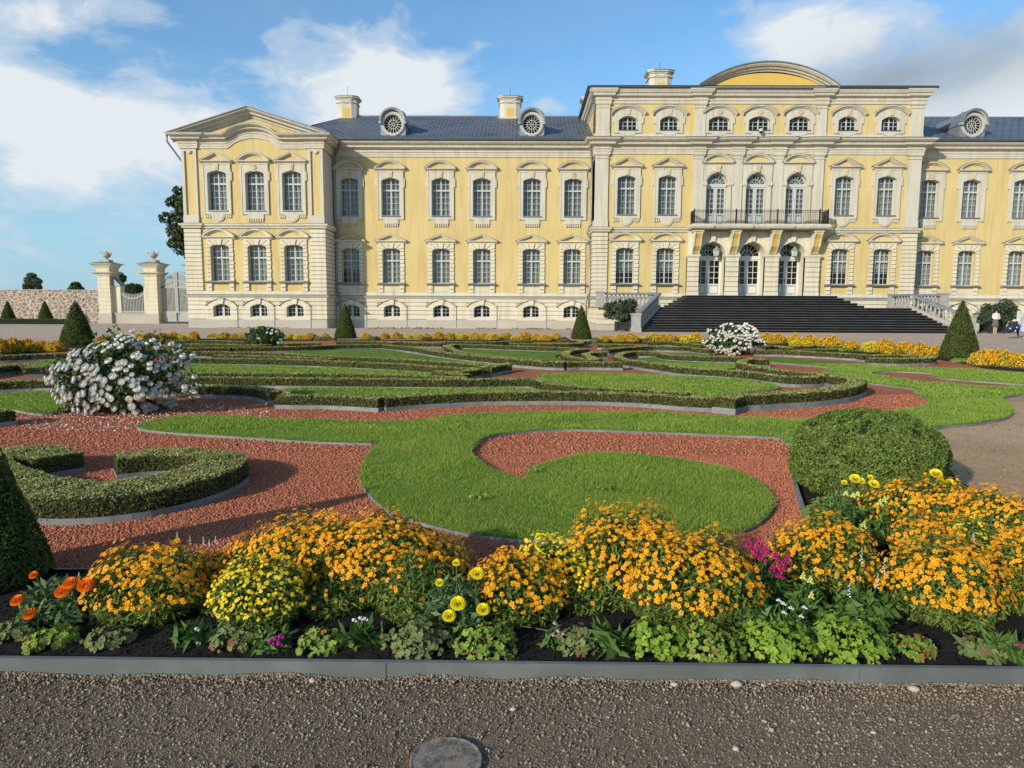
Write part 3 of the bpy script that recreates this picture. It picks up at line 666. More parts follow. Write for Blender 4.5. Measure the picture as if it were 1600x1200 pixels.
hedge([(-60,599),(0,596),(50,594),(95,594),(180,597),(300,601.5),(360,603),(405,606),(430,612)], 'hedge passing behind the big white rose to the first step')
hedge([(436,617),(520,618),(596,621.5)], 'short straight front hedge right of the step')
hedge([(598,621),(650,617),(740,613),(800,612),(900,612),(1000,615),(1070,620),(1128,622.5)], 'longest front hedge crossing the middle of the parterre')
hedge([(1132,622),(1151,617.5),(1195,615),(1277,610),(1318,604),(1338,597),(1334,591),(1316,588.5),(1296,588)], 'hedge curling round at the right behind the domed bush', .34, .25, .10)
hedge([(1196,562.5),(1178,560.5),(1164,562),(1159,566),(1174,571),(1209,577),(1250,582),(1290,585)], 'hook shaped hedge below and right of the round white rose')
hedge([(285,589),(400,590),(500,591),(600,592),(700,592.5),(800,591.5),(830,592),(850,595),(862,599),(886,602.5),(905,604),(960,607),(1022,610.5),(1075,614)], 'long second hedge ending beside the pointed oval lawn')
hedge([(285,582.5),(420,583),(540,584),(620,586),(700,589),(728,589.5)], 'thin hedge directly behind the long second hedge', .26)
hedge([(275,559),(350,560),(440,561.5),(520,564),(620,568.5),(675,572),(720,575),(744,575.5),(728,579),(706,581)], 'hedge above the long lawn strip with a small hook')
hedge([(682,579.5),(706,583),(731,585)], 'short spur of hedge below the small hook', .28)
hedge([(335,554.5),(440,557),(520,560.5)], 'thin low hedge between two long ones at the back left', .26)
hedge([(290,549),(365,550.3),(440,552),(482,555),(545,557.5),(620,560.5),(650,562.5),(700,566),(752,570.5)], 'sloping hedge under the tapering back lawn')
hedge([(756,574),(781,569),(796,568.5)], 'stubby hedge piece at the tip of the tapering lawn', .4)
hedge([(346,543),(420,542),(482,540.6),(526,538.8),(598,538)], 'straight hedge above the tapering back lawn')
hedge([(600,538.5),(650,543),(675,547.5),(725,554),(800,561),(855,565),(882,565.8)], 'long diagonal hedge running down to the centre')
hedge([(884,565.5),(905,565),(972,566)], 'short hedge ending the diagonal in the centre')
hedge([(899,544.5),(880,543),(800,540.5),(745,538.5),(712,538),(700,540.5),(707,545),(725,551),(780,557.5),(830,562),(853,563.5)], 'looping hedge round the small oval lawn left of the back cone')
hedge([(917,545),(899,546),(885,550),(886,555.5),(905,560),(932,562.5)], 'c shaped hedge in front of the back right cone')
hedge([(946,550),(927,550.5),(915,553),(924,558),(936,561)], 'smaller c shaped hedge nested beside the first', .28)
hedge([(527,533),(600,534),(617,535.5)], 'low hedge right of the back left cone')
hedge([(620,533),(650,535.6),(690,536)], 'low hedge behind the diagonal one, under the marigolds')
hedge([(692,533.7),(767,534),(800,533),(830,532.5)], 'back hedge beneath the row of marigolds in the middle')
hedge([(796,536),(850,537),(904,536),(906,533),(922,532.5)], 'back hedge reaching the foot of the back right cone')
hedge([(935,537.5),(960,538),(989,538)], 'small back hedge right of the back right cone')
hedge([(946,545),(985,542),(1022,540.6),(1054,541.8),(1082,542)], 'curved hedge above the crescent one')
hedge([(1012,534),(1047,534),(1066,535.6),(1099,538.7)], 'back hedge left of the round white rose')
hedge([(1084,544),(1112,546)], 'very short hedge touching the round white rose')
hedge([(1027,550),(991,549),(975,551),(966,555),(972,560),(997,564.5),(1035,569.5),(1072,574.5),(1150,579.5),(1195,584),(1236,588.5),(1262,588.5),(1284,587)], 'crescent hedge bordered by a pale edging in the centre right')
hedge([(1030,551),(1047,554.5),(1085,556.5),(1130,557.5),(1160,558)], 'hedge in front of the round white rose')
hedge([(1195,540),(1222,541.5),(1231,543.5)], 'hedge bump under the marigolds right of the round rose', .5)
hedge([(1180,547),(1222,547.5)], 'short hedge just right of the round white rose')
hedge([(1228,548),(1277.5,550),(1352,554)], 'straight hedge with a pale edging on the right')
hedge([(1257,546),(1306,544.6)], 'thin hedge sliver under the far right marigolds', .24)
hedge([(1354,559),(1397,560),(1446,559),(1450,557),(1405,554.5),(1345,555)], 'closed flat hedge in front of the far right marigolds', .3)
hedge([(-60,580),(0,572),(30,569),(52,571),(53,575)], 'rounded hedge at the left edge behind the small lawn', .36)
hedge([(-60,557),(0,555.5),(60,553.5),(127,552)], 'hedge at the far left in front of the marigolds')
hedge([(108,545),(150,544),(195,545)], 'hedge at the foot of the left middle cone')
hedge([(200,549),(240,546),(320,543.5),(360,543)], 'hedge behind the upper blooms of the big rose')
hedge([(285,537),(340,538),(400,539),(424,538.5)], 'back hedge reaching the sparse white rose')
hedge([(260,531.5),(330,532),(395,534)], 'furthest hedge behind the big rose')
hedge([(436,537),(480,536),(500,536)], 'short back hedge right of the sparse white rose')

# ------------------------------------------------------------------ topiary
def shaped(name, label, cat, loc, prof, size, leafm, basem, group=None, sy=1.0, aspect=1.8, dens=1.15, wob=.02, cap=60000):
    """clipped bush: body of revolution with profile [(r, z)] covered in leaves"""
    root = empty(name, loc, label, cat, group)
    pr = np.array(prof, float)
    bb = B(); bb.lathe([(max(r-.03, .005), z) for r, z in prof], 0, 0, 28, caps=False)
    me = bb.mesh('inner_growth', basem, True)
    o = link('inner_growth', me, root); o.scale = (1, sy, 1)
    seg = np.linalg.norm(np.diff(pr, axis=0), axis=1); rm = (pr[1:, 0]+pr[:-1, 0])/2; ar = seg*rm*2*math.pi; A = ar.sum()
    n = int(min(A*dens/(size*size*.6), cap)); i = rng.choice(len(seg), n, p=ar/A); t_ = rng.random(n)
    r = pr[i, 0]*(1-t_)+pr[i+1, 0]*t_; z = pr[i, 1]*(1-t_)+pr[i+1, 1]*t_; a = rng.uniform(0, 6.283, n)
    dr = pr[i+1, 0]-pr[i, 0]; dz = pr[i+1, 1]-pr[i, 1]; L = np.maximum(np.hypot(dr, dz), 1e-6)
    nr, nz = dz/L, -dr/L
    bump_ = wob*(np.sin(a*7+z*11)+np.sin(a*13-z*23+2))*.5+rng.normal(size=n)*size*.45
    r2 = r+nr*bump_; z2 = z+nz*bump_
    P = np.stack([r2*np.cos(a), r2*np.sin(a)*sy, z2], 1); N = np.stack([nr*np.cos(a), nr*np.sin(a), nz], 1)
    V, F = cards(P, N, size, aspect, .8)
    link('foliage', npmesh('foliage', V, F, leafm), root)
    return root
def cone(u, vb, vt, wpx, label, size=None, cap=42000):
    x, y, z = G(u, vb-2, 0); r = wpx/2/FPX*math.hypot(y, 0); y2 = y+r*.6; gz_ = ground_z(y2)
    zt = FP(u, vt, y2)[2]; r *= (y2/y)
    x = FP(u, vb, y2)[0]
    H = zt-gz_; d = y2
    prof = [(r*.93, 0), (r, .05*H), (r*.97, .12*H), (r*.8, .3*H), (r*.6, .5*H), (r*.42, .68*H), (r*.25, .84*H), (r*.12, .94*H), (.012, H)]
    shaped('yew_cone', label, 'topiary', (x, y2, gz_), prof, size or min(max(.0013*d, .016), .036), conem, conebase, 'clipped yew cones', cap=cap, wob=.008)
cone(122, 542, 470, 50, 'tall dark cone in front of the gate, above the big white rose')
cone(540, 531.5, 475, 32, 'cone standing before the downpipe beside the left pavilion')
cone(908, 533, 477, 31, 'cone left of the black stairs, beside the potted oleander')
cone(1498, 562, 470, 54, 'cone at the right end of the black stairs')
cone(72, 508, 470, 23, 'small far cone before the rubble wall, the one further right')
cone(14, 509, 470, 23, 'small far cone before the rubble wall, cut by the left edge')
# near cone, cut by the left edge
x = -3.07
shaped('yew_cone', 'huge dark cone cut off by the left edge beside the flower bed', 'topiary', (x, 3.75, 0), [(.29, .02), (.32, .07), (.29, .18), (.205, .45), (.14, .66), (.075, .86), (.03, 1.0), (.012, 1.05)], .013, conem, conebase, 'clipped yew cones', aspect=2.2, wob=.012)
# domed bush
yb = 5.95; x0 = FP(1355, 700, yb)[0]; rx = 113/FPX*yb*1.0; zt = FP(1357, 640, yb)[2]
zt -= .03
shaped('domed_bush', 'large clipped round green bush behind the yellow pompon marigolds', 'bush', (x0, yb, 0),
       [(rx*.80, .03), (rx*.93, .09), (rx*.99, zt*.32), (rx*1.0, zt*.5), (rx*.93, zt*.7), (rx*.78, zt*.84), (rx*.55, zt*.94), (rx*.28, zt*.99), (.01, zt*1.01)], .0145, domem, conebase, None, sy=.9, aspect=2.5, wob=.026, cap=110000, dens=1.5)
# low dark hedge at the far left
o = empty('yew_hedge', (-43, 60, .05), 'low dark hedge at the foot of the rubble wall by the left edge', 'hedge')
bb = B(); bb.box(-3, 3.6, -.4, .4, 0, .42); bb.build('inner_growth', conebase, o)
P = np.stack([rng.uniform(-3, 3.6, 5000), rng.choice([-.4, .4], 5000)*rng.random(5000)**.2, rng.uniform(0, .47, 5000)], 1)
V, F = cards(P, np.tile([0, -.7, .6], (5000, 1)), .07, 1.4, .6); link('foliage', npmesh('foliage', V, F, conem), o)

# ------------------------------------------------------------------ roses
def rose_proto():
    V = []; F = []
    for (k, th, rad, wd, off) in ((6, 1.15, 1.0, .62, 0), (6, .80, .86, .52, .5), (5, .5, .66, .42, .2), (3, .22, .42, .3, .9)):
        for i in range(k):
            a = 6.283*(i+off)/k; ca, sa = math.cos(a), math.sin(a)
            def P(r, side, z): return (ca*r-sa*side, sa*r+ca*side, z)
            b0 = len(V); r1, z1 = rad*math.sin(th+.55), rad*math.cos(th+.55)*.8; r2, z2 = rad*math.sin(th)*1.02, rad*math.cos(th)*.9
            V += [P(.05, 0, -.35), P(r1*.8, -wd*.8, z1), P(r1, 0, z1), P(r1*.8, wd*.8, z1), P(r2*.82, -wd*.7, z2), P(r2*1.05, 0, z2+.04), P(r2*.82, wd*.7, z2)]
            F += [(b0, b0+1, b0+2), (b0, b0+2, b0+3), (b0+1, b0+4, b0+5), (b0+1, b0+5, b0+2), (b0+2, b0+5, b0+6), (b0+2, b0+6, b0+3)]
    return np.array(V)*[1, 1, .68], np.array(F)
RPV, RPF = rose_proto()
rose_me = npmesh('blossom', RPV, RPF, rosep)
def leafy(root, n, rad, zc, size, leafm, name='foliage', shell=.35, seed=0, low=-.9):
    d = unit(rng.normal(size=(n, 3))); d[:, 2] = np.where(d[:, 2] < low, -d[:, 2], d[:, 2])
    lump = 1+.16*np.sin(d[:, 0]*5+seed)*np.sin(d[:, 1]*4+1+seed)+.14*np.sin(d[:, 2]*9+d[:, 0]*7+seed)
    rr = (1-shell*rng.random(n)**1.5)*lump
    P = d*rr[:, None]*np.array(rad)+[0, 0, zc]; P = P[P[:, 2] > .02]
    V, F = cards(P, P-[0, 0, zc*.6], size, 1.5, .9); link(name, npmesh(name, V, F, leafm), root); return P
def rosebush(u, vb, vt, wpx, nb, bs, label, leaf=.05, sparse=1.0, side=None, arms=()):
    x, y, z = G(u, vb, 0); y2 = y+.3*wpx/FPX*y*.5; rx = wpx/2/FPX*y2; zt = FP(u, vt, y2)[2]; x = FP(u, vb, y2)[0]
    root = empty('rose_bush', (x, y2, 0), label, 'rose bush', 'white rose bushes in the parterre')
    rad = (rx*.93, rx*.8, zt*.52); zc = zt*.48
    leafy(root, int(5200*(rx/.8)**1.0), rad, zc, leaf, rosel, shell=.6, seed=u)
    bb = B()
    for i in range(9):
        a = i*.7; bb.tube([(.05*math.cos(a), .05*math.sin(a), 0), (.25*rx*math.cos(a), .25*rx*math.sin(a), zt*.35), (.6*rx*math.cos(a+.3), .6*rx*math.sin(a+.3), zt*.7)], [.02, .013, .006], 6)
    bb.build('stem', woodm, root)
    # blossoms in clusters on the visible skin of the bush
    pts = []
    while len(pts) < nb*1.35:
        d = unit(rng.normal(size=(1, 3)))[0]
        if d[1] > .35 or d[2] < -.75: continue
        if side and rng.random() > side(d): continue
        k = int(rng.integers(1, 6))
        for _ in range(k):
            e = d+rng.normal(size=3)*.10*(.8/max(rx, .5))**.5; e /= np.linalg.norm(e)
            lm = 1+.16*math.sin(e[0]*5+u)*math.sin(e[1]*4+1+u)+.14*math.sin(e[2]*9+e[0]*7+u); pts.append(np.array([e[0]*rad[0]*1.03*lm, e[1]*rad[1]*1.03*lm, zc+e[2]*rad[2]*1.04*lm]))
    for au, av in arms:
        q = np.array(FP(au, av, y2-.15))-[x, y2, 0]
        for _ in range(7): pts.append(q+rng.normal(size=3)*.05)
        e_ = q+rng.normal(size=(70, 3))*.09; V, F = cards(e_, e_-[0, 0, .3], leaf, 1.5, .9); link('foliage', npmesh('foliage', V, F, rosel), root)
        bb = B(); bb.tube([tuple(q*.35+[0, 0, .1]), tuple(q*.7+[0, 0, .08]), tuple(q)], [.012, .009, .005], 5); bb.build('stem', woodm, root)
    pts = np.array(pts); pts[:, 2] = np.maximum(pts[:, 2], .07)
    # thin out overlaps
    keep = []
    for p in pts:
        if all(np.linalg.norm(p-pts[j]) > bs*1.0 for j in keep): keep.append(len(keep)) if False else keep.append(int(np.where((pts == p).all(1))[0][0]))
    pts = pts[keep]; dist = np.linalg.norm(pts-[0, -5, 1], axis=1); pts = pts[np.argsort(dist)]
    for p in pts[:100]:
        o = link('blossom', rose_me, root, loc=tuple(p)); nrm = p-[0, 0, zc*.7]; nrm = nrm/np.linalg.norm(nrm)+rng.normal(size=3)*.25+[-.45, -.65, .45]; o.rotation_euler = quat_to(nrm); s_ = bs*(.75+.5*rng.random()); o.scale = (s_, s_, s_)
    rest = pts[100:]
    if len(rest):
        V, F = replicate(RPV, RPF, rest, unit(rest-[0, .3, 0])+[-.35, -.45, .35], np.full(len(rest), bs*.9)); q = link('blossoms_behind', npmesh('blossoms_behind', V, F, rosep), root); q['kind'] = 'stuff'
    return root
rosebush(193, 648, 538, 188, 330, .052, 'big white rose bush in full bloom at the left front', .05, arms=((90, 578), (104, 572), (292, 606), (303, 600), (285, 552), (272, 545), (150, 545), (180, 533), (240, 535), (112, 630)))
rosebush(1146, 555, 509, 80, 300, .06, 'round white rose bush in full bloom before the black stairs', .075)
rosebush(414, 543, 512, 62, 16, .06, 'sparse rose bush with few white blooms before the left pavilion', .07)
# one tall shoot above the big rose
x, y, z = G(195, 650, 0); sh = FP(206, 517, y+.4)
o = empty('rose_bush', (sh[0], y+.4, 0), 'single tall white rose stem rising above the big bush', 'rose')
bb = B(); bb.tube([(0, 0, .5), (.01, 0, .9), (0, 0, sh[2])], [.008, .006, .004], 6); bb.build('stem', woodm, o)
q = link('blossom', rose_me, o, loc=(0, 0, sh[2])); q.scale = (.045,)*3; q.rotation_euler = (.5, 0, 0)
# fallen petals
n = 1500; c0 = G(205, 655, 0); a = rng.uniform(0, 6.28, n); r = rng.random(n)**.6
P = np.stack([c0[0]+.15+np.cos(a)*r*1.75, c0[1]+.15+np.sin(a)*r*1.25, np.full(n, .018)], 1); P[:, 2] += .01*rng.random(n)
ok = ~inpoly(P[:, 0], P[:, 1], LPOLY['big']) & ~inpoly(P[:, 0], P[:, 1], LPOLY['left'])
V, F = cards(P[ok], np.tile([0, 0, 1.], (ok.sum(), 1)), .024, 1.1, .25)
tag(link('fallen_petals', npmesh('fallen_petals', V, F, rosep)), 'fallen white petals scattered under the big rose', 'petals', kind='stuff')

# ------------------------------------------------------------------ marigold flowers
def flower_proto(k=5):
    V = []; F = []; M = []
    for i in range(k):
        a = 6.283*i/k; ca, sa = math.cos(a), math.sin(a)
        def P(r, s_, z): return (ca*r-sa*s_, sa*r+ca*s_, z)
        b0 = len(V); V += [P(.12, 0, .1), P(.75, -.42, .22), P(1.0, -.2, .14), P(1.0, .2, .14), P(.75, .42, .22)]
        F += [(b0, b0+1, b0+2), (b0, b0+2, b0+3), (b0, b0+3, b0+4)]; M += [0, 0, 0]
    b0 = len(V); V += [(0, 0, .34)]+[(.3*math.cos(6.283*i/6), .3*math.sin(6.283*i/6), .2) for i in range(6)]
    F += [(b0, b0+1+i, b0+1+(i+1) % 6) for i in range(6)]; M += [1]*6
    return np.array(V, float), np.array(F), np.array(M)
MV, MF, MM = flower_proto()
mar_o = npmesh('blossom', MV, MF, [oran, orc], MM); mar_y = npmesh('blossom', MV, MF, [yelp, yelp], MM)
def dome_pts(n, rx, ry, h, seed, lo=-.05):
    d = unit(rng.normal(size=(n*2, 3))); d[:, 2] = np.abs(d[:, 2])*1.05+lo; d = unit(d[:n])
    lump = 1+.07*np.sin(d[:, 0]*6+seed)+.07*np.sin(d[:, 1]*7+d[:, 2]*5+seed*1.7)+.05*np.sin(d[:, 0]*17+seed*3)*np.sin(d[:, 1]*15+d[:, 2]*13)
    d[:, 2] = np.sign(d[:, 2])*np.abs(d[:, 2])**.78; d[:, :2] *= 1.04
    return d, lump
def feather(P, N, size, m, root, name='foliage'):
    V, F = cards(P, N, size, 3.4, .9); return link(name, npmesh(name, V, F, m), root)
def clump(u, vt, Y, wpx, kind, nfl, label, ry=None, green=1.0, fsize=.0118, zbase=.03, cover=1.0, fol=feath, frontless=0.0, up=.25):
    x, _, zt = FP(u, vt, Y); rx = wpx/2/FPX*Y*1.08; ry = ry or rx*.85; h = zt-zbase; nfl = int(nfl*1.95)
    root = empty('marigold_clump', (x, Y, zbase), label, 'marigold', 'marigold clumps in the near bed')
    seed = u*.37
    n = int(9000*(rx/.3)*(h/.35)*.9)
    d, lump = dome_pts(n, rx, ry, h, seed, -.12); rr = (1-.55*rng.random(n)**1.3)*lump*.97
    P = d*rr[:, None]*[rx, ry, h*.98]; P[:, 2] = np.abs(P[:, 2]); P[:, :2] *= (.72+.28*np.clip(P[:, 2]/(.35*h), 0, 1))[:, None]
    feather(P, P*[1, 1, .6]+[0, 0, .3*h], .012, fol, root)
    bb = B()
    for i in range(14):
        a = i*.9; r_ = .55*rx; bb.tube([(.04*math.cos(a), .04*math.sin(a), 0), (r_*.5*math.cos(a), r_*.5*math.sin(a), h*.3), (r_*math.cos(a), r_*math.sin(a), h*.6)], [.005, .004, .002], 5)
    bb.build('stem', feath, root)
    if nfl:
        d, lump = dome_pts(nfl*2, rx, ry, h, seed, up)
        vis = (d[:, 1] < .45); d, lump = d[vis][:nfl], lump[vis][:nfl]
        if frontless: k = ~((d[:, 2] < frontless) & (rng.random(len(d)) < .85)); d, lump = d[k], lump[k]
        gap = np.sin(d[:, 0]*9+seed*2)*np.sin(d[:, 1]*8+seed)+.6*np.sin(d[:, 2]*14+d[:, 0]*11+seed); k = (gap > -.75) | (rng.random(len(d)) < .35); d, lump = d[k], lump[k]
        P = d*(lump*(.93+.13*rng.random(len(d))))[:, None]*[rx, ry, h]+[0, 0, .006]
        keep = []
        cell = {}
        for i, p in enumerate(P):
            c_ = tuple((p/(fsize*1.0)).astype(int))
            if c_ not in cell: cell[c_] = 1; keep.append(i)
        P = P[keep]; P = P[np.argsort(np.linalg.norm(P-[-x, -Y, 1.3], axis=1))]
        N = P*[1, 1, .8]+np.array([0, -.10, .28])*h+rng.normal(size=P.shape)*.11
        me = mar_o if kind == 'o' else mar_y
        s_ = fsize*(.62+.62*rng.random(len(P)))
        for i in range(min(100, len(P))):
            o = link('blossom', me, root, loc=tuple(P[i])); o.rotation_euler = quat_to(N[i]); o.scale = (s_[i],)*3
        if len(P) > 100:
            V, F = replicate(MV, MF, P[100:], N[100:], s_[100:])
            q = link('more_blossoms', npmesh('more_blossoms', V, F, [oran, orc] if kind == 'o' else [yelp, yelp], np.tile(MM, len(P)-100)), root); q['kind'] = 'stuff'
    return root
clump(234, 860, 3.38, 192, 'o', 430, 'orange marigold clump right of the orange pompons')
clump(402, 878, 3.24, 145, 'y', 300, 'yellow marigold clump in front of the widest orange one', fsize=.0095)
clump(462, 818, 3.72, 225, 'o', 560, 'wide orange marigold clump left of centre, left half', frontless=.42)
clump(535, 814, 3.70, 190, 'o', 430, 'wide orange marigold clump left of centre, middle part', frontless=.42)
clump(322, 874, 3.6, 100, 'o', 130, 'small orange marigold clump behind the yellow clump at left', up=.3)
clump(688, 868, 3.58, 90, 'o', 120, 'small orange marigold clump left of the yellow pompons', up=.3)
clump(343, 905, 3.42, 90, 'o', 30, 'leafy marigold with few flowers left of the yellow clump', up=.3)
clump(515, 900, 3.42, 130, 'o', 26, 'leafy marigold with few flowers below the wide orange clump', up=.35)
clump(912, 905, 3.45, 80, 'o', 14, 'leafy marigold left below the tallest clump', up=.35)
clump(600, 811, 3.74, 235, 'o', 620, 'wide orange marigold clump left of centre, right half', frontless=.42)
clump(652, 872, 3.38, 150, 'o', 26, 'leafy marigold clump with hardly any flowers left of the yellow pompons', up=.4)
clump(806, 868, 3.36, 150, 'o', 330, 'orange marigold clump right of the yellow pompons')
clump(876, 843, 3.58, 150, 'y', 520, 'bright yellow marigold clump tucked behind two orange ones', fsize=.0095)
clump(982, 799, 3.62, 192, 'o', 480, 'tallest orange marigold clump right of centre')
clump(1084, 838, 3.38, 215, 'o', 500, 'broad orange marigold clump left of the magenta snapdragon')
clump(1290, 816, 3.72, 165, 'o', 340, 'orange marigold clump between the magenta and white spires')
clump(1462, 757, 4.75, 208, 'o', 520, 'orange marigold clump touching the domed bush')
clump(1572, 772, 4.35, 148, 'o', 360, 'orange marigold clump at the right edge behind the others')
clump(1452, 806, 4.1, 112, 'o', 220, 'orange marigold clump in the middle of the right group')
clump(1518, 806, 4.0, 80, 'y', 120, 'small yellow marigold patch inside the right orange group', fsize=.0095)
clump(1482, 846, 3.42, 192, 'o', 480, 'front orange marigold clump of the right group')
clump(1606, 832, 3.5, 130, 'o', 300, 'orange marigold clump cut by the right edge near the kerb')

# pompon marigolds
def pom_proto():
    V = []; F = []
    for j in range(5):
        el_ = .12+j*.32; k = (14, 13, 11, 8, 4)[j]
        for i in range(k):
            a = 6.283*i/k+j*.7; n_ = np.array([math.cos(a)*math.cos(el_), math.sin(a)*math.cos(el_), math.sin(el_)*.75]); t_ = np.array([-math.sin(a), math.cos(a), 0]); up = np.cross(n_, t_)
            b0 = len(V); c0_ = n_*.72; wd = .27
            V += [tuple(c0_*.6), tuple(n_*.98-t_*wd+up*.05), tuple(n_*1.06+up*.12), tuple(n_*.98+t_*wd-up*.03)]
            F += [(b0, b0+1, b0+2), (b0, b0+2, b0+3)]
    return np.array(V), np.array(F)
PV, PF = pom_proto(); pom_o = npmesh('blossom', PV, PF, pomo); pom_y = npmesh('blossom', PV, PF, pomy)
def pomplant(cu, Y, vt, wpx, blooms, me, sz, label):
    x, _, zt = FP(cu, vt, Y); rx = wpx/2/FPX*Y; h = max(zt-.03, .12)
    root = empty('pompon_marigold', (x, Y, .03), label, 'marigold', 'pompon marigold plants')
    n = int(1900*rx/.2); d, lump = dome_pts(n, rx, rx, h, cu, -.1); P = d*((1-.7*rng.random(n))*lump)[:, None]*[rx, rx*.8, h]; P[:, 2] = np.abs(P[:, 2])
    V, F = cards(P, P+[0, 0, .2*h], .02, 3.0, .9); link('foliage', npmesh('foliage', V, F, feathy), root)
    for bu_, bv, s_ in blooms:
        p = np.array(FP(bu_, bv, Y-.72*rx))-[x, Y, .03]
        bb = B(); bb.tube([(p[0]*.5, 0, h*.3), (p[0]*.9, p[1]*.7, p[2]*.7), (p[0], p[1]+.01, p[2]-.004)], [.004, .0035, .004], 6); bb.build('stem', feathy, root)
        o = link('blossom', me, root, loc=tuple(p)); o.scale = (sz*s_,)*3; o.rotation_euler = quat_to((p[0]*.4, -.5, .8))
pomplant(92, 3.3, 905, 120, [(53,899,.6),(110,912,.95),(99,925,1.05),(135,915,1.15),(28,939,.9),(48,959,1.0)], pom_o, .035, 'plant with large orange pompon flowers beside the left cone')
pomplant(715, 3.2, 905, 110, [(713,880,.55),(746,897,.95),(716,944,1.1),(702,963,.95),(755,953,.95),(687,911,.6)], pom_y, .034, 'plant with large yellow pompon flowers in the middle of the bed')
pomplant(1330, 5.0, 768, 90, [(1319,754,.5),(1336,749,.95),(1345,752,.7),(1365,757,.9),(1360,746,.5)], pom_y, .042, 'yellow pompon plant at the foot of the domed bush, left one')
pomplant(1468, 4.95, 756, 70, [(1462,741,1.0),(1470,752,.6),(1485,757,1.0)], pom_y, .042, 'yellow pompon plant poking over the right orange group')

# spires (snapdragons, salvia) and small flower heads
def floret():
    V = []; F = []
    for (cx, cy, cz, r) in ((0, 0, 0, .55), (.35, .1, .3, .42), (-.3, .15, .25, .42), (.05, -.35, .2, .45)):
        b0 = len(V); W = IV1[:, :]*r+[cx, cy, cz]
        V += W.tolist(); F += (IF1+b0).tolist()
    return np.array(V), np.array(F)
FV, FF_ = floret()
def spire(root, p, length, m, r, name='blossom', k=9, lean=(0, 0), wid=1.0):
    q = []; 
    for i in range(k):
        t_ = i/(k-1); a = i*2.4; q.append((p[0]+lean[0]*t_+math.cos(a)*r*wid*(1.1-t_*.8), p[1]+lean[1]*t_+math.sin(a)*r*wid*(1.1-t_*.8), p[2]+length*t_))
    q = np.array(q); V, F = replicate(FV, FF_, q, np.tile([0, -.3, 1.], (k, 1)), r*(1.1-.5*np.linspace(0, 1, k)))
    link(name, npmesh(name, V, F, m), root)
def plant(name, cat, label, cu, Y, vt, wpx, leafm, leafs, nleaf, heads=(), hm=None, hr=.01, hl=.05, aspect=3.0, vb=None, hname='blossom', group=None, k=9, wid=1.0):
    x, _, zt = FP(cu, vt, Y); rx = wpx/2/FPX*Y; h = max(zt-.03, .05)
    root = empty(name, (x, Y, .03), label, cat, group)
    n = nleaf; d, lump = dome_pts(n, rx, rx, h, cu, .0); P = d*((1-.75*rng.random(n))*lump)[:, None]*[rx, rx*.7, h]; P[:, 2] = np.abs(P[:, 2])
    V, F = cards(P, P*[1, 1, .3]+[0, 0, .6*h], leafs, aspect, .7); link('foliage', npmesh('foliage', V, F, leafm), root)
    for hu, hv in heads:
        p = np.array(FP(hu, hv, Y-.5*rx))-[x, Y, .03]
        bb = B(); bb.tube([(p[0]*.3, 0, 0), (p[0]*.8, p[1]*.5, max(p[2]*.6, .01)), (p[0], p[1], max(p[2]-hl*.4, .02))], [.003, .0025, .002], 5); bb.build('stem', leafm, root)
        spire(root, (p[0], p[1], p[2]-hl*.5), hl, hm, hr, hname, k, wid=wid)
    return root
snap = 'snapdragon'
plant('snapdragon', snap, 'pale yellow snapdragon left of the yellow marigolds', 348, 3.6, 905, 50, lance, .022, 260, [(340,888),(352,884),(360,880)], lemon, .009, .04)
plant('snapdragon', snap, 'pale yellow snapdragon right of the magenta one', 1260, 3.35, 912, 66, lance, .024, 420, [(1255,900),(1266,906),(1268,930)], lemon, .010, .035)
plant('snapdragon', snap, 'pale yellow snapdragon before the domed bush', 1330, 4.6, 785, 80, lance, .028, 420, [(1322,771),(1333,774),(1340,772)], lemon, .012, .03)
plant('snapdragon', snap, 'pale yellow snapdragon against the orange clump by the domed bush', 1380, 4.45, 795, 40, lance, .024, 200, [(1375,785),(1382,781)], lemon, .012, .04)
plant('snapdragon', snap, 'pale yellow snapdragon above the white salvia spires', 1344, 3.95, 838, 50, lance, .022, 300, [(1337,831),(1345,824),(1350,820)], lemon, .010, .04)
plant('snapdragon', snap, 'deep magenta snapdragon right of the broad orange clump', 1203, 3.42, 885, 70, lance, .022, 520, [(1170,850),(1186,848),(1198,858),(1212,868),(1222,884),(1190,868),(1230,874),(1208,888),(1218,896),(1180,862)], magen, .0145, .05)
sal = 'white salvia'
plant('salvia', sal, 'white salvia spires standing against the red gravel at the left', 295, 3.7, 868, 90, geraD, .02, 200, [(277,838),(297,844),(318,845),(327,850),(337,844)], whitf, .0055, .045, wid=.8)
plant('salvia', sal, 'white salvia with three spires in front of the right group', 1348, 3.3, 925, 105, lance, .034, 620, [(1346,868),(1371,908),(1327,922),(1381,886)], whitf, .006, .07, wid=.9, aspect=2.4)
plant('salvia', sal, 'white salvia within the right orange group', 1545, 3.85, 850, 90, lance, .02, 200, [(1521,838),(1570,840)], whitf, .006, .035)
dia = 'dianthus'
def heads(root, pts, Y, m, r, x0):
    pass
plant('dianthus', dia, 'white dianthus rosette by the kerb left of centre', 567, 3.05, 985, 66, lance, .045, 90, [(553,969),(563,966),(570,967)], whitf, .009, .012, aspect=3.6, k=5)
plant('dianthus', dia, 'white dianthus under the left orange clump', 300, 3.05, 1000, 60, lance, .04, 80, [(307,983),(309,1004)], whitf, .009, .012, aspect=3.6, k=5)
plant('dianthus', dia, 'white dianthus below the yellow snapdragon', 1240, 3.12, 965, 80, lance, .045, 110, [(1217,938),(1224,943),(1236,950),(1257,949),(1225,957),(1252,963)], whitf, .008, .012, aspect=3.8, k=5)
plant('dianthus', dia, 'bright pink dianthus lying by the kerb', 425, 3.0, 1005, 60, lance, .045, 70, [(422,1003),(430,998),(436,1006),(428,1010),(438,994)], pinkp, .010, .016, aspect=3.8, k=6)
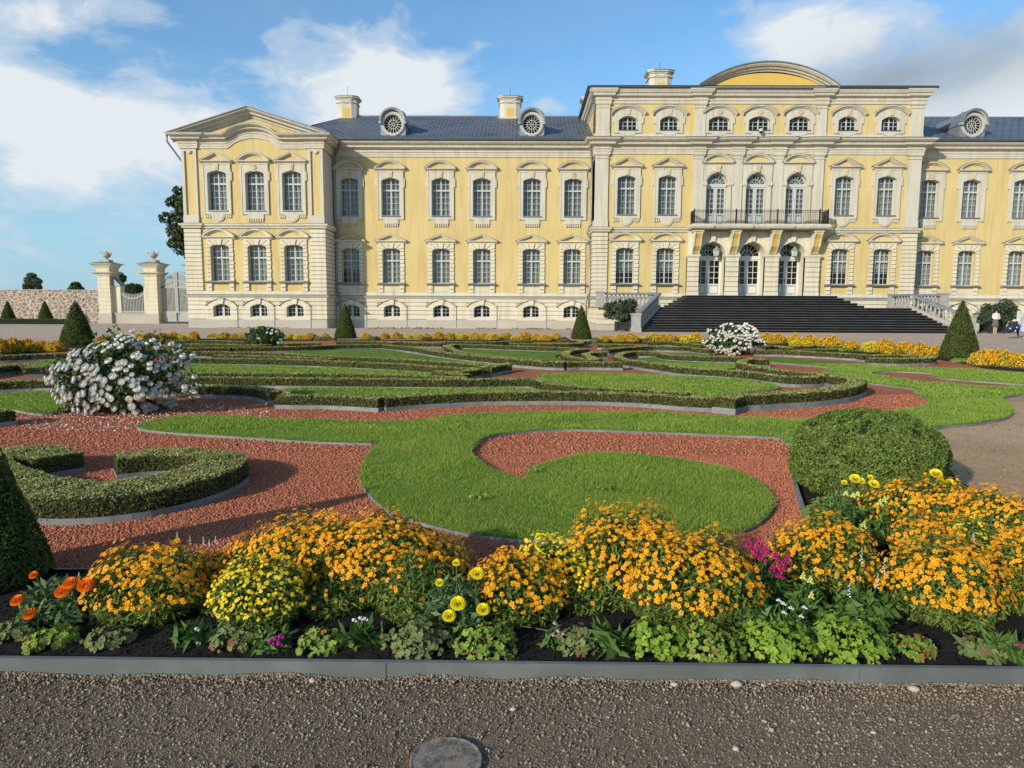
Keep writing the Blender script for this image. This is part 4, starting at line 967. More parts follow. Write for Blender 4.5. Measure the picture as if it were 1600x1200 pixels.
plant('dianthus', dia, 'lilac and white dianthus by the kerb in the middle', 868, 3.05, 985, 50, lance, .03, 70, [(867,974),(872,986),(880,990),(864,992),(877,996)], lilac, .008, .012, aspect=3, k=6)
plant('dianthus', dia, 'red flowered dianthus at the right end of the kerb', 1585, 2.98, 1010, 60, lance, .05, 70, [(1594,1009)], magen, .011, .012, aspect=3.8, k=5)
plant('leafy_plant', 'plant', 'dark green lance leaved plant left of the tallest orange clump', 925, 3.45, 905, 55, lance, .032, 320, aspect=3)
plant('leafy_plant', 'plant', 'green lance leaved plant under the wide orange clump', 560, 3.5, 905, 75, lance, .032, 320, aspect=3)
plant('leafy_plant', 'plant', 'upright leafy plant right of the broad orange clump', 1182, 3.2, 935, 62, lance, .034, 340, aspect=3)
plant('leafy_plant', 'plant', 'rosette of long leaves between two lime clumps', 950, 3.02, 990, 80, lance, .05, 90, aspect=3.8)
plant('leafy_plant', 'plant', 'flat rosette of long green leaves near the right end of the kerb', 1550, 3.0, 1012, 70, lance, .05, 70, aspect=3.8)
plant('leafy_plant', 'plant', 'grey green bushy plant left of the orange group by the domed bush', 1300, 4.45, 790, 100, lance, .03, 500, aspect=3)
# geraniums: round scalloped leaves
def gleaf():
    V = [(0, 0, 0)]; F = []; k = 15
    for i in range(k):
        a = 6.283*i/k*.94+.2; r = 1.0-.16*(i % 3 == 0); V.append((math.cos(a)*r, math.sin(a)*r, .18+.1*math.sin(i*2)))
    F = [(0, 1+i, 2+i) for i in range(k-1)]; return np.array(V), np.array(F)
GV, GF = gleaf()
def geran(cu, Y, wpx, vt, m, label, ls=.0145, n=None, over=0.0):
    x, _, zt = FP(cu, vt, Y); rx = wpx/2/FPX*Y; h = max(zt-.03, .06)
    root = empty('geranium', (x, Y, .03), label, 'geranium', 'low geraniums along the kerb')
    n = n or int(230*(rx/.12)*(h/.12)**.5); d, lump = dome_pts(n, rx, rx, h, cu, .05)
    P = d*((1-.45*rng.random(n)**2)*lump)[:, None]*[rx, min(rx, .16), h]
    if over: P[:, 2] -= np.where(P[:, 1] < -.05, over*rng.random(n), 0)
    N = P*[.8, .8, .3]+[0, -.03, .8*h]+rng.normal(size=P.shape)*.03
    V, F = replicate(GV, GF, P, N, ls*(.6+.7*rng.random(n))); link('foliage', npmesh('foliage', V, F, m), root)
    bb = B()
    for i in range(0, min(n, 40)): bb.tube([(0, 0, 0), (P[i, 0]*.6, P[i, 1]*.6, P[i, 2]*.5), tuple(P[i])], [.0022, .0018, .0012], 4)
    bb.build('stem', m, root)
for a in ((22, 3.1, 70, 978, geraD, 'dull green geranium at the left end of the kerb'), (78, 3.02, 80, 992, gera, 'lime geranium in front of the orange pompon plant'),
          (172, 3.04, 75, 988, geraD, 'thin geranium below the first orange clump'), (367, 3.05, 88, 980, geraD, 'geranium under the yellow marigolds'),
          (500, 3.02, 80, 990, gera, 'geranium right of the bright pink dianthus'), (655, 3.02, 110, 972, geraD, 'reddish geranium under the leafy marigold'),
          (760, 3.0, 105, 978, gera, 'geranium with red leaves under the yellow pompons'), (905, 3.02, 66, 982, geraD, 'small geranium right of the lilac dianthus'),
          (1028, 3.02, 100, 972, geraG, 'fresh green geranium under the tallest orange clump'), (1110, 3.0, 110, 978, gera, 'geranium with drooping red leaves under the broad orange clump'),
          (1218, 3.0, 120, 975, geraG, 'compact lime geranium below the white dianthus'), (1330, 2.99, 120, 962, geraG, 'largest bright green geranium spilling over the kerb'),
          (1425, 3.02, 70, 996, gera, 'small geranium right of the largest one'), (1535, 3.0, 70, 1008, geraD, 'sparse geranium near the right end of the kerb'),
          (1300, 4.75, 80, 775, gera, 'lime geranium at the foot of the domed bush'), (1275, 4.4, 50, 790, gera, 'small lime geranium beside the short metal edging')):
    geran(*a, over=.05 if a[0] in (1330, 1110, 760) else 0.0)

# far marigold row --------------------------------------------------
def far_proto(kind, seed):
    d, lump = dome_pts(1500, 1, 1, 1, seed, -.05); P = d*((1-.3*rng.random(1500))*lump)[:, None]*[.95, .95, .93]; P[:, 2] = np.abs(P[:, 2])
    V1, F1 = cards(P, P, .15, 1.6, .9)
    d, lump = dome_pts(1500, 1, 1, 1, seed, .08); P = d*(lump*(.93+.12*rng.random(1500)))[:, None]
    V2, F2 = cards(P, P+[0, 0, .5], .085, 1.15, .6)
    return npmesh('foliage', V1, F1, feath), npmesh('blossoms', V2, F2, oranf if kind == 'o' else yelp)
FPROT = {'o': [far_proto('o', 1), far_proto('o', 2.2)], 'y': [far_proto('y', 3.3)]}
far = []
def farrow(items, ref):
    for i, (u, vb, wpx, hp, kd) in enumerate(items): far.append((u, vb, wpx, hp, kd, ref, i+1, len(items)))
farrow([(-8,554,28,24,'o'),(12,552,34,22,'o'),(35,549,28,18,'o'),(57,550,30,16,'o'),(80,550,28,16,'o')], 'left of the tall cone by the gate')
farrow([(158,541,24,15,'o'),(178,540,28,17,'o'),(212,538,26,15,'o'),(232,536,24,14,'o')], 'between the tall left cone and the rose blooms')
farrow([(250,534,20,13,'o'),(268,533,20,13,'o'),(282,533,14,11,'y'),(300,531,18,12,'o'),(330,528,16,6,'o'),(348,529,20,9,'o'),(366,529,14,7,'o'),(378,529,16,9,'o')], 'left of the sparse white rose')
farrow([(436,530,14,9,'o'),(450,530,16,8,'y'),(466,531,18,8,'y'),(483,531,20,10,'o'),(508,530,14,9,'o')], 'between the sparse rose and the back left cone')
farrow([(570,530,16,9,'o'),(600,530,15,9,'o'),(619,530,18,10,'o'),(638,530,16,8,'y'),(652,530,18,8,'y'),(666,531,16,9,'o'),(685,531,20,11,'o'),(703,531,18,10,'o'),(720,531,20,9,'y'),(740,531,20,10,'o'),(756,531,16,10,'o'),(770,532,20,10,'y'),(790,531,22,10,'o'),(806,532,16,8,'y'),(820,532,20,12,'o'),(836,532,18,10,'o'),(852,533,20,9,'o'),(868,532,20,10,'o')], 'between the two back cones')
farrow([(943,535,16,10,'o'),(957,534,14,8,'o'),(968,535,18,11,'o'),(986,535,22,13,'o'),(1004,534,14,8,'y'),(1020,534,22,12,'y'),(1035,534,18,11,'o'),(1050,534,22,11,'o'),(1066,534,14,9,'o'),(1075,536,20,11,'y'),(1088,536,22,14,'o')], 'between the back right cone and the round rose')
farrow([(1200,536,22,14,'o'),(1216,538,26,15,'o'),(1242,538,20,15,'o'),(1245,542,16,10,'y'),(1268,540,26,15,'o'),(1262,542,16,9,'y'),(1285,541,16,10,'y'),(1300,543,30,16,'o'),(1312,543,18,12,'o'),(1333,547,22,13,'o')], 'right of the round white rose')
farrow([(1362,551,22,16,'y'),(1385,551,28,19,'o'),(1398,554,30,16,'o'),(1418,553,26,17,'o'),(1440,556,34,18,'o'),(1462,557,26,15,'o')], 'left of the right hand cone')
farrow([(1540,572,30,22,'o'),(1560,572,34,24,'o'),(1580,574,32,22,'o'),(1602,576,34,20,'o')], 'right of the right hand cone')
ORD = ['first', 'second', 'third', 'fourth', 'fifth', 'sixth', 'seventh', 'eighth', 'ninth', 'tenth', 'eleventh', 'twelfth', 'thirteenth', 'fourteenth', 'fifteenth', 'sixteenth', 'seventeenth', 'eighteenth']
for i, (u, vb, wpx, hp, kd, ref, k, n) in enumerate(far):
    x, y, z = G(u, vb, .0); r = wpx/2/FPX*y; h = hp/FPX*y
    o = empty('marigold_clump', (x, y+r*.6, -.01), '%s marigold clump, %s from the left %s' % ('orange' if kd == 'o' else 'yellow', ORD[k-1], ref), 'marigold', 'far row of marigold clumps')
    o.scale = (r*1.12, r, h*1.05); o.rotation_euler = (0, 0, random.random()*6)
    f_, b_ = FPROT[kd][i % len(FPROT[kd])]
    link('foliage', f_, o); q = link('blossoms', b_, o)
# soil strip below the far row
ST = [(0,557),(160,544),(300,535),(520,532),(700,533),(900,535),(960,537),(1100,539),(1250,546),(1350,554),(1470,562),(1540,576),(1620,584)]
SB = [(1620,572),(1540,563),(1470,552),(1350,543),(1250,536),(1100,530),(960,529),(900,528),(700,527),(520,527),(300,528),(160,535),(0,545)]
flat('far_bed_soil', [(*G(u, v, 0)[:2], .004) for u, v in ST+SB], soilm, 'structure')
# broad leaved weeds in the near lawn
for wu, wv, lb in ((906, 797, 'tiny broad leaved weed in the lawn just above the tallest marigolds'), (948, 768, 'light green weed in the middle of the curling lawn'), (1004, 734, 'pair of pale weeds near the upper rim of the inner lawn'),
                   (745, 782, 'small weed in the lawn left of the red inlet'), (345, 672, 'weed tuft in the lawn strip right of the big rose'), (838, 738, 'weed beside the pointed tip of the red inlet')):
    x, y, z = G(wu, wv, .04); o = empty('weed', (x, y, .04), lb, 'weed', 'weeds in the near lawn'); n = 26
    P = rng.normal(size=(n, 3))*[.035, .035, .006]+[0, 0, .035]; V, F = replicate(GV, GF, P, np.tile([0, -.2, 1.], (n, 1))+rng.normal(size=(n, 3))*.3, np.full(n, .014)); link('foliage', npmesh('foliage', V, F, geraG), o)
# low green filler plants between far clumps
def lowplant(u, vb, wpx, hp, m, label):
    x, y, z = G(u, vb, 0); r = wpx/2/FPX*y; h = hp/FPX*y
    root = empty('bedding_plant', (x, y, 0), label, 'plant', 'low bedding plants of the far row')
    d, lump = dome_pts(500, 1, 1, 1, u, 0); P = d*(lump*(1-.4*rng.random(500)))[:, None]*[r, r*.7, h]
    V, F = cards(P, P+[0, 0, h], .05*y/35+.02, 1.7, .7); link('foliage', npmesh('foliage', V, F, m), root)
for a in ((500,532,22,6,geraD,'low dark green plant left of the back left cone'), (518,532,16,4,geraD,'tiny green tuft touching the back left cone'), (585,531,20,5,geraD,'low green plant between the first two clumps right of the back left cone'),
          (665,533,16,7,geraD,'dark green bush among the middle marigolds'), (880,534,22,7,geraD,'dark green plant just left of the back right cone'), (932,535,22,6,geraD,'low dark green plant just right of the back right cone'),
          (1012,536,14,8,geraD,'grey green plant between clumps left of the round rose'), (1345,549,22,7,geraD,'low green plant beside the lone orange clump right'), (1315,549,30,5,gera,'low lime plants under the right marigolds'),
          (1500,566,30,6,gera,'lime bedding plants at the foot of the right hand cone'), (1525,565,24,9,geraD,'grey leaved plant right of the right hand cone'), (1440,561,30,5,gera,'lime bedding plants left of the right hand cone')):
    lowplant(*a)
x, y, z = G(1524, 563, 0); o = empty('snapdragon', (x, y, 0), 'dark red snapdragon beside the right hand cone', 'snapdragon')
spire(o, (.02, 0, .14), .16, magen, .035); bb = B(); bb.tube([(0, 0, 0), (.02, 0, .2)], .01, 6); bb.build('stem', lance, o)

# ================================================================== PALACE
YW, YP, YC = 54.0, 51.4, 52.8        # wall planes: wings, left pavilion, centre block
XA = 17.80                           # axis of the centre block
palace = empty('palace', (0, YW, 0), 'long two storey yellow baroque palace with cream trim and grey roofs', 'palace')
def pal(bb, name, mats, smooth=False, xyz=(0, 0, 0)):
    return link(name, bb.mesh(name, mats, smooth), palace, loc=(xyz[0], xyz[1]-YW, xyz[2]))
def arch(hw, zs, rise, n=10):
    if rise >= hw: # semicircle
        return [(-hw*math.cos(math.pi*i/n), zs+hw*math.sin(math.pi*i/n)) for i in range(n+1)]
    R = (hw*hw+rise*rise)/(2*rise); a = math.asin(hw/R)
    return [(R*math.sin(-a+2*a*i/n), zs+rise-R+R*math.cos(-a+2*a*i/n)) for i in range(n+1)]
def zarch(x, hw, zs, rise):
    if rise >= hw: return zs+math.sqrt(max(hw*hw-x*x, 0))
    R = (hw*hw+rise*rise)/(2*rise); return zs+rise-R+math.sqrt(max(R*R-x*x, 0))
def jambring(bb, hw, z0, zs, rise, ho, zb, zt, y0, y1, mi=0, n=10, bottom=True, yi=None):
    A = arch(hw, zs, rise, n)
    I = [(-hw, z0), (-hw, zs)]+A+[(hw, zs), (hw, z0)]
    O = [(-ho, zb), (-ho, zs), ]+[(-ho+2*ho*i/n, zt) for i in range(n+1)]+[(ho, zs), (ho, zb)]
    bb.ring(O, I, y0, y1, mi, closed=bottom, yi=yi)
def framemesh(hw, z0, zs, rise, transom, rows_lo, rows_hi, cols=4, y=.30, mull=.085, bw=.026, hi=True, paint=whitep):
    bb = B(); n = 10; fw = .055
    A = arch(hw, zs, rise, n); Ai = arch(hw-fw, zs, max(rise-fw*.5, .02) if rise < hw else hw-fw, n)
    bb.ring([(-hw, z0)]+A+[(hw, z0)], [(-hw+fw, z0+fw)]+Ai+[(hw-fw, z0+fw)], y, y+.07, 0, closed=True)
    top = lambda x: zarch(x, hw, zs, rise)-.02
    bb.box(-mull/2, mull/2, y-.02, y+.05, z0+.02, (transom if not hi else top(0)))
    if transom: bb.box(-hw+.02, hw-.02, y-.035, y+.04, transom-.055, transom+.055)
    w2 = hw-fw-mull/2
    for sgn in (-1, 1):
        for k in range(1, cols//2):
            x = sgn*(mull/2+w2*k/(cols/2)); bb.box(x-bw/2, x+bw/2, y, y+.04, z0+.03, top(x) if hi else transom)
    zt = transom or zs+rise
    for k in range(1, rows_lo): z = z0+fw+(zt-.05-z0-fw)*k/rows_lo; bb.box(-hw+.03, hw-.03, y+.003, y+.037, z-bw/2, z+bw/2)
    if transom and hi:
        for k in range(1, rows_hi): z = transom+.05+(zs+rise*.6-transom)*k/rows_hi; bb.box(-hw+.03, hw-.03, y+.003, y+.037, z-bw/2, z+bw/2)
    return bb
def glassmesh(hw, z0, zs, rise, y=.34):
    bb = B(); P = [(-hw, z0)]+arch(hw, zs, rise)+[(hw, z0)]; n = len(P)
    bb.add([(x, y, z) for x, z in P], [list(range(n))]); return bb.mesh('glass', glass)
def curtmesh(hw, z0, z1, m, y=.5, gap=.0):
    V = []; F = []; n = 28
    for i in range(n+1):
        x = -hw+2*hw*i/n; yy = y+.03*math.sin(i*1.9)
        if gap and abs(x) < gap: yy = y+.02
        V += [(x, yy, z0), (x, yy, z1)]
    F = [(2*i, 2*i+2, 2*i+3, 2*i+1) for i in range(n) if not (gap and abs(-hw+2*hw*(i+.5)/n) < gap)]
    me = bpy.data.meshes.new('curtain'); me.from_pydata(V, [], F); me.materials.append(m); return me
def seg_pediment(hw, zb, rise, proj, kind, th=.15):
    """base cornice at zb, then a segmental or triangular crown with a yellow field"""
    bb = B()
    bb.sweep([(0, zb), (.10, zb), (.14, zb+.06), (proj-.05, zb+.10), (proj, zb+.13), (proj, zb+.19), (0, zb+.19)], [(-hw+proj*.2, 0, 0), (-hw+proj*.2, 0, 0)][:1]+[(hw-proj*.2, 0, 0)])
    if kind == 'tri': top = [(-hw, zb+.17), (0, zb+.17+rise), (hw, zb+.17)]; 
    else: top = arch(hw, zb+.17, rise, 12)
    n = len(top); inner = []
    for i, (x, z) in enumerate(top):
        f_ = 1-.30*(1-abs(x)/hw)*0
        inner.append((x*.74, zb+.19+(z-zb-.17)*.62))
    prof = lambda d, p: None
    # outer crown, three stepped bands
    for a, b_, p in ((1.0, .90, proj), (.90, .80, proj*.72), (.80, .72, proj*.5)):
        O = [(x*a, zb+.17+(z-zb-.17)*a+(.0)) for x, z in top]; I = [(x*b_, zb+.17+(z-zb-.17)*b_*.97) for x, z in top]
        bb.ring(O, I, -p, 0)
    lead = [(x*1.02, z+.012) for x, z in top]; bb.ring([(x, z+.025) for x, z in lead], lead, -proj-.02, 0, 2)
    bb.prism([(x*.73, zb+.185+(z-zb-.17)*.70) for x, z in top], -.06, 0, 1)
    return bb
def keystone(bb, z0, z1, w0, w1, p=.16):
    bb.prism([(-w0, z0), (-w1, z1), (w1, z1), (w0, z0)], -p, 0)
    bb.prism([(-w0*.55, z0+.08), (-w1*.6, z1-.1), (0, z1-.04), (w1*.6, z1-.1), (w0*.55, z0+.08)], -p-.012, -p, 1)
    for s_ in (w1+.05, w1+.12): bb.bar(s_*.62, z0+.06, s_, z1-.02, .03, -p*.6, 0)
def shell(bb, z, r=.27):
    bb.prism([(r*math.cos(a*.3927), z+r*math.sin(a*.3927)) for a in range(16)], -.10, 0)
    for a in range(-3, 4):
        an = a*.38; bb.bar(.03*math.sin(an), z-.12, r*.85*math.sin(an), z-.12+r*1.25*math.cos(an), .045, -.15, -.10, 1 if a % 2 else 0)
HW = .70
def mesh_U(ped, key, apron):
    bb = B(); z0, zs, rise = 8.76, 11.42, .20
    jambring(bb, HW, z0, zs, rise, 1.0, 8.47, 12.12, -.09, 0, yi=.30)
    bb.ring([(-1.03, 8.44), (-1.03, 12.14), (1.03, 12.14), (1.03, 8.44)], [(-.93, 8.50), (-.93, 12.06), (.93, 12.06), (.93, 8.50)], -.12, -.09)
    for s_ in (-1, 1): bb.box(min(s_*1.0, s_*1.14), max(s_*1.0, s_*1.14), -.11, 0, 10.92, 11.55); bb.box(min(s_*1.0, s_*1.07), max(s_*1.0, s_*1.07), -.10, 0, 11.55, 11.75)
    if key == 'key': keystone(bb, 11.66, 12.13, .13, .19)
    else: shell(bb, 11.84)
    if apron == 'rect':
        bb.box(-.60, .60, -.08, 0, 8.16, 8.47)
        for k in range(7): bb.box(-.56+k*.17, -.56+k*.17+.10, -.10, 0, 7.93, 8.15)
        bb.box(-.62, .62, -.10, 0, 8.13, 8.17)
    else:
        P = [(.52*math.cos(math.pi+math.pi*i/12), 8.47+.55*math.sin(math.pi+math.pi*i/12)) for i in range(13)]
        bb.prism(P, -.09, 0); bb.ring([(x*.82, 8.47+(z-8.47)*.82) for x, z in P], [(x*.7, 8.47+(z-8.47)*.7) for x, z in P], -.115, -.09)
        for s_ in (-1, 1):
            for k in range(3): x = s_*(.62+k*.15); bb.box(x-.05, x+.05, -.09, 0, 8.22, 8.44)
    m1 = bb.mesh('surround', [cream_up, yellow, zinc])
    rise_p = .62 if ped == 'tri' else .58
    m2 = seg_pediment(1.24, 12.14, rise_p, .30, ped).mesh('pediment', [cream_up, yellow, zinc])
    s_ = B(); s_.box(-HW-.04, HW+.04, -.19, .30, 8.70, 8.765); m3 = s_.mesh('sill', zinc)
    m4 = framemesh(HW, z0, zs, rise, 10.72, 4, 2).mesh('frame', whitep)
    return [('surround', m1), ('pediment', m2), ('sill', m3), ('frame', m4), ('glass', glassmesh(HW-.03, z0+.03, zs, rise)), ('curtain', curtmesh(HW, z0, 11.62, curt))]
def mesh_G(ped, panel, blind):
    bb = B(); z0, zs, rise = 3.58, 6.10, .16
    # flat architrave behind the blocks (its colour shows in the joints)
    jambring(bb, HW, z0, zs, rise, .96, 3.56, 6.62, -.035, 0, 1, yi=.30)
    nb = 8; h = (6.02-3.60)/nb
    for s_ in (-1, 1):
        for k in range(nb):
            x0_, x1_ = HW, 1.03 if k % 2 == 0 else 1.0
            bb.box(min(s_*x0_, s_*x1_), max(s_*x0_, s_*x1_), -.10, -.035, 3.60+k*h, 3.60+(k+1)*h-.06)
        # voussoirs
        bb.prism([(s_*HW, 6.04), (s_*1.0, 6.04), (s_*1.0, 6.24), (s_*.62, 6.16)], -.10, -.035)
        bb.prism([(s_*.60, 6.19), (s_*1.0, 6.30), (s_*1.0, 6.60), (s_*.82, 6.60), (s_*.42, 6.24)], -.10, -.035)
        bb.prism([(s_*.36, 6.26), (s_*.74, 6.60), (s_*.30, 6.60), (s_*.17, 6.27)], -.10, -.035)
    bb.prism([(-.13, 6.24), (-.24, 6.66), (.24, 6.66), (.13, 6.24)], -.17, 0)
    bb.box(-1.0, 1.0, -.11, 0, 6.58, 6.67)
    # plinth pieces below the sill
    for s_ in (-1, 1):
        for a, b_ in ((2.84, 3.08), (3.13, 3.42)): bb.box(min(s_*.66, s_*1.0), max(s_*.66, s_*1.0), -.14, 0, a, b_)
    if panel: bb.box(-.66, .66, -.05, 0, 2.84, 3.42); bb.ring([(-.56, 2.92), (-.56, 3.34), (.56, 3.34), (.56, 2.92)], [(-.53, 2.95), (-.53, 3.31), (.53, 3.31), (.53, 2.95)], -.062, -.05, 1, True)
    m1 = bb.mesh('surround', [cream, yellow, zinc])
    m2 = seg_pediment(1.26, 6.66, .50 if ped == 'tri' else .56, .30, ped).mesh('pediment', [cream, yellow, zinc])
    s_ = B(); s_.sweep([(0, 3.40), (.18, 3.40), (.30, 3.47), (.34, 3.50), (.34, 3.55), (0, 3.58)], [(-1.1, 0, 0), (1.1, 0, 0)]); m3 = s_.mesh('sill', zinc)
    m4 = framemesh(HW, z0, zs, rise, 5.32, 4, 2).mesh('frame', whitep)
    return [('surround', m1), ('pediment', m2), ('sill', m3), ('frame', m4), ('glass', glassmesh(HW-.03, z0+.03, zs, rise)), ('curtain', curtmesh(HW, blind, 6.27, curtw))]
def mesh_B():
    bb = B(); z0, zs, rise, hw = .93, 1.64, .22, .64
    # projecting rusticated panel with the window arch
    jambring(bb, hw, z0, zs, rise, 1.16, .74, 1.95, -.06, 0, 0, yi=.26)
    bb2 = []
    for a, b_ in ((.78, 1.08), (1.13, 1.40), (1.45, 1.68)):
        for s_ in (-1, 1): bb.box(min(s_*hw, s_*1.17), max(s_*hw, s_*1.17), -.15, -.06, a, b_)
    bb.box(-1.17, 1.17, -.15, -.06, .70, .90)
    T = arch(1.19, 1.72, .50, 14); I = arch(hw, zs, rise, 14)
    bb.ring(T, I, -.15, 0); bb.ring([(x, z+.03) for x, z in T], T, -.22, 0, 2)
    for k in (-.62, -.3, .3, .62):
        xi, zi = k*hw*1.0, zarch(k*hw, hw, zs, rise); xo = k*1.35; zo = zarch(min(abs(xo), 1.1), 1.19, 1.72, .5)
        bb.bar(xi, zi+.02, xo, zo-.03, .03, -.157, -.15, 1)
    bb.prism([(-.15, 1.87), (-.22, 2.27), (.22, 2.27), (.15, 1.87)], -.24, 0)
    bb.box(-.25, .25, -.27, 0, 2.27, 2.295, 2)
    bb.box(-1.17, 1.17, -.15, 0, .0, .70, 3)
    m1 = bb.mesh('surround', [cream, yellow, gutter, plinthm])
    m4 = framemesh(hw, z0, zs, rise, None, 3, 0, y=.22, mull=.16).mesh('frame', whitep)
    return [('surround', m1), ('frame', m4), ('glass', glassmesh(hw-.03, z0+.03, zs, rise, .26))]
def mesh_A(key, wide=1.0):
    bb = B(); z0, zs, rise, hw = 14.95, 15.66, .29, .70*wide
    ho = 1.02; W_ = wide; wide = 1.0
    A = arch(hw, zs, rise, 12); T = arch(ho, 16.12, .40, 12)
    bb.ring([(-ho, 14.72)]+T+[(ho, 14.72)], [(-hw, z0)]+A+[(hw, z0)], -.08, 0, closed=True, yi=.28)
    for s_ in (-1, 1): bb.box(min(s_*ho, s_*(ho+.13)), max(s_*ho, s_*(ho+.13)), -.09, 0, 15.42, 15.90)
    P = [(-.62, 14.73), (-.45, 14.62), (-.25, 14.55), (0, 14.52), (.25, 14.55), (.45, 14.62), (.62, 14.73)]; bb.prism(P, -.08, 0)
    if key == 'key': keystone(bb, 16.03, 16.45, .12, .17, .14)
    else: shell(bb, 16.22, .25)
    T2 = arch(1.30*wide, 16.20, .52, 14)
    for a, p in ((0, .28), (.07, .2), (.13, .13)):
        bb.ring([(x*(1-a*.25), z-a) for x, z in T2], [(x*(1-(a+.075)*.25), z-a-.085) for x, z in T2], -p, 0)
    bb.ring([(x*1.01, z+.03) for x, z in T2], T2, -.30, 0, 2)
    m1 = bb.mesh('surround', [cream_up, yellow, zinc])
    s_ = B(); s_.box(-hw-.03, hw+.05, -.13, .28, 14.90, 14.955); m3 = s_.mesh('sill', gutter)
    m4 = framemesh(hw, z0, zs, rise, None, 3, 0, y=.26, bw=.035).mesh('frame', whitep)
    return [('surround', m1), ('sill', m3), ('frame', m4), ('glass', glassmesh(hw-.03, z0+.03, zs, rise, .3))]
holes = {'w': [], 'p': [], 'c': []}
def place(parts, x, Y, sec, hole, curtain=True):
    e = empty('window', (x, Y-YW, 0)); e.parent = palace
    for nm, me in parts:
        link(nm, me, e)
    holes[sec].append((x-hole[0], x+hole[0], hole[1], hole[2]))
    return e
WX = [-13.27, -10.07, -6.17, -2.97, .92, 4.1]; WXR = [2*XA-x for x in WX][::-1]
WXR = [x for x in WXR if x < 46]
Ukey = mesh_U('seg', 'key', 'rect'); Ushell = mesh_U('seg', 'shell', 'rect')
Utri = mesh_U('tri', 'key', 'semi')
Gw = [mesh_G('tri', True, b_) for b_ in (3.6, 3.6, 4.6)]
Gp = mesh_G('seg', False, 3.6); Gc = mesh_G('seg', False, 4.55)
Bm = mesh_B()
HU, HG, HB, HA = (HW, 8.76, 11.64), (HW, 3.58, 6.27), (.64, .93, 1.88), (.70, 14.95, 15.96)
for i, x in enumerate(WX+WXR):
    if i == 3: pass
    place(Ushell if i in (0, 5, 6, 11) else Ukey, x, YW, 'w', HU)
    place(Gw[2 if i in (0,) else i % 2], x, YW, 'w', HG); place(Bm, x, YW, 'w', HB)
for i, x in enumerate((-22.42, -19.62, -16.88)):
    place(Ushell if i == 1 else Utri, x, YP, 'p', HU); place(Gp, x, YP, 'p', HG); place(Bm, x, YP, 'p', HB)
CX = [8.03, 11.11, 24.37, 27.55]
for x in CX:
    place(Utri, x, YC, 'c', HU); place(Gc, x, YC, 'c', HG)
A1 = mesh_A('key'); A2 = mesh_A('shell', 1.12)
for x in CX: place(A1, x, YC, 'c', HA)
DX = [14.82, 17.8, 20.8]
for x in DX: place(A2, x, YC, 'c', (.70*1.12, 14.95, 15.96))
# balcony doors
def mesh_F():
    bb = B(); hw, z0, zs = .80, 7.95, 11.05
    A = arch(hw, zs, hw, 16)
    bb.ring([(-1.0, z0), (-1.0, 11.05)]+[(-1.12, 11.1)]+[(-1.12+2.24*i/14, 12.42) for i in range(15)]+[(1.12, 11.1)]+[(1.0, 11.05), (1.0, z0)],
            [(-hw, z0), (-hw, zs)]+[A[0]]+A[1:16]+[A[16]]+[(hw, zs), (hw, z0)], -.09, 0, yi=.35)
    for s_ in (-1, 1):
        bb.box(min(s_*.78, s_*1.18), max(s_*.78, s_*1.18), -.22, .3, 10.93, 11.15); bb.box(min(s_*.80, s_*1.1), max(s_*.80, s_*1.1), -.17, .3, 10.85, 10.93)
        bb.box(min(s_*.82, s_*1.06), max(s_*.82, s_*1.06), -.13, -.09, z0, 10.85)
    R = arch(1.0, zs+.1, 1.0, 16); R2 = arch(.84, zs+.1, .84, 16); bb.ring(R, R2, -.13, -.09)
    keystone(bb, 11.88, 12.40, .15, .22, .22)
    m1 = bb.mesh('surround', [cream_up, yellow, zinc])
    m2 = seg_pediment(1.22, 12.42, .62, .30, 'seg').mesh('pediment', [cream_up, yellow, zinc])
    return m1, m2
def doorframe(hw, z0, zs, y, panel, rows, greys, dark=None):
    """pair of glazed leaves with a fanlight above"""
    bb = B(); T = zs-.12
    bb.ring([(-hw, zs)]+arch(hw, zs, hw, 16)[1:-1]+[(hw, zs)], [(-hw+.08, zs)]+arch(hw-.08, zs, hw-.08, 16)[1:-1]+[(hw-.08, zs)], y, y+.08)
    bb.box(-hw, hw, y-.05, y+.08, zs-.20, zs+.04)
    for r in (hw*.48,):
        P = arch(r, zs, r, 12)
        for a, b_ in zip(P[:-1], P[1:]): bb.bar(*a, *b_, .035, y, y+.05)
    for k in range(1, 8):
        a = math.pi*k/8; r0 = .06 if k == 4 else hw*.48 if k % 2 else .06
        bb.bar(-r0*math.cos(a), zs+r0*math.sin(a), -(hw-.06)*math.cos(a), zs+(hw-.06)*math.sin(a), .03, y+.003, y+.047)
    for s_ in (-1, 1):
        def bx(a, b_, c, d, e=0., f_=.06): bb.box(min(s_*a, s_*b_), max(s_*a, s_*b_), y+e, y+f_, c, d)
        bx(0.012, .14, z0, zs-.2); bx(hw-.12, hw, z0, zs-.2); bx(.14, hw-.12, zs-.32, zs-.2); bx(.14, hw-.12, panel-.1, panel)
        bx(.14, hw-.12, z0, panel-.1, .03); bx(.22, hw-.2, z0+.2, panel-.2, 0, .03); bx(.14, hw-.12, z0, z0+.12, -.01)
        xm = (.14+hw-.12)/2; bx(xm-.018, xm+.018, panel, zs-.3, .005, .05)
        for k in range(1, rows): z = panel+(zs-.32-panel)*k/rows; bx(.14, hw-.12, z-.017, z+.017, .008, .047)
    bb.box(-.03, .03, y-.02, y+.02, z0, zs-.2)
    m = bb.mesh('frame', greys)
    g_ = B(); P = [(-hw+.05, z0+.05)]+arch(hw-.05, zs, hw-.05, 16)+[(hw-.05, z0+.05)]; g_.add([(x, y+.028, z) for x, z in P], [list(range(len(P)))])
    return m, g_.mesh('glass', glass)
F1, F2 = mesh_F(); F3, F4 = doorframe(.78, 7.98, 11.05, .32, 8.9, 5, whitep)
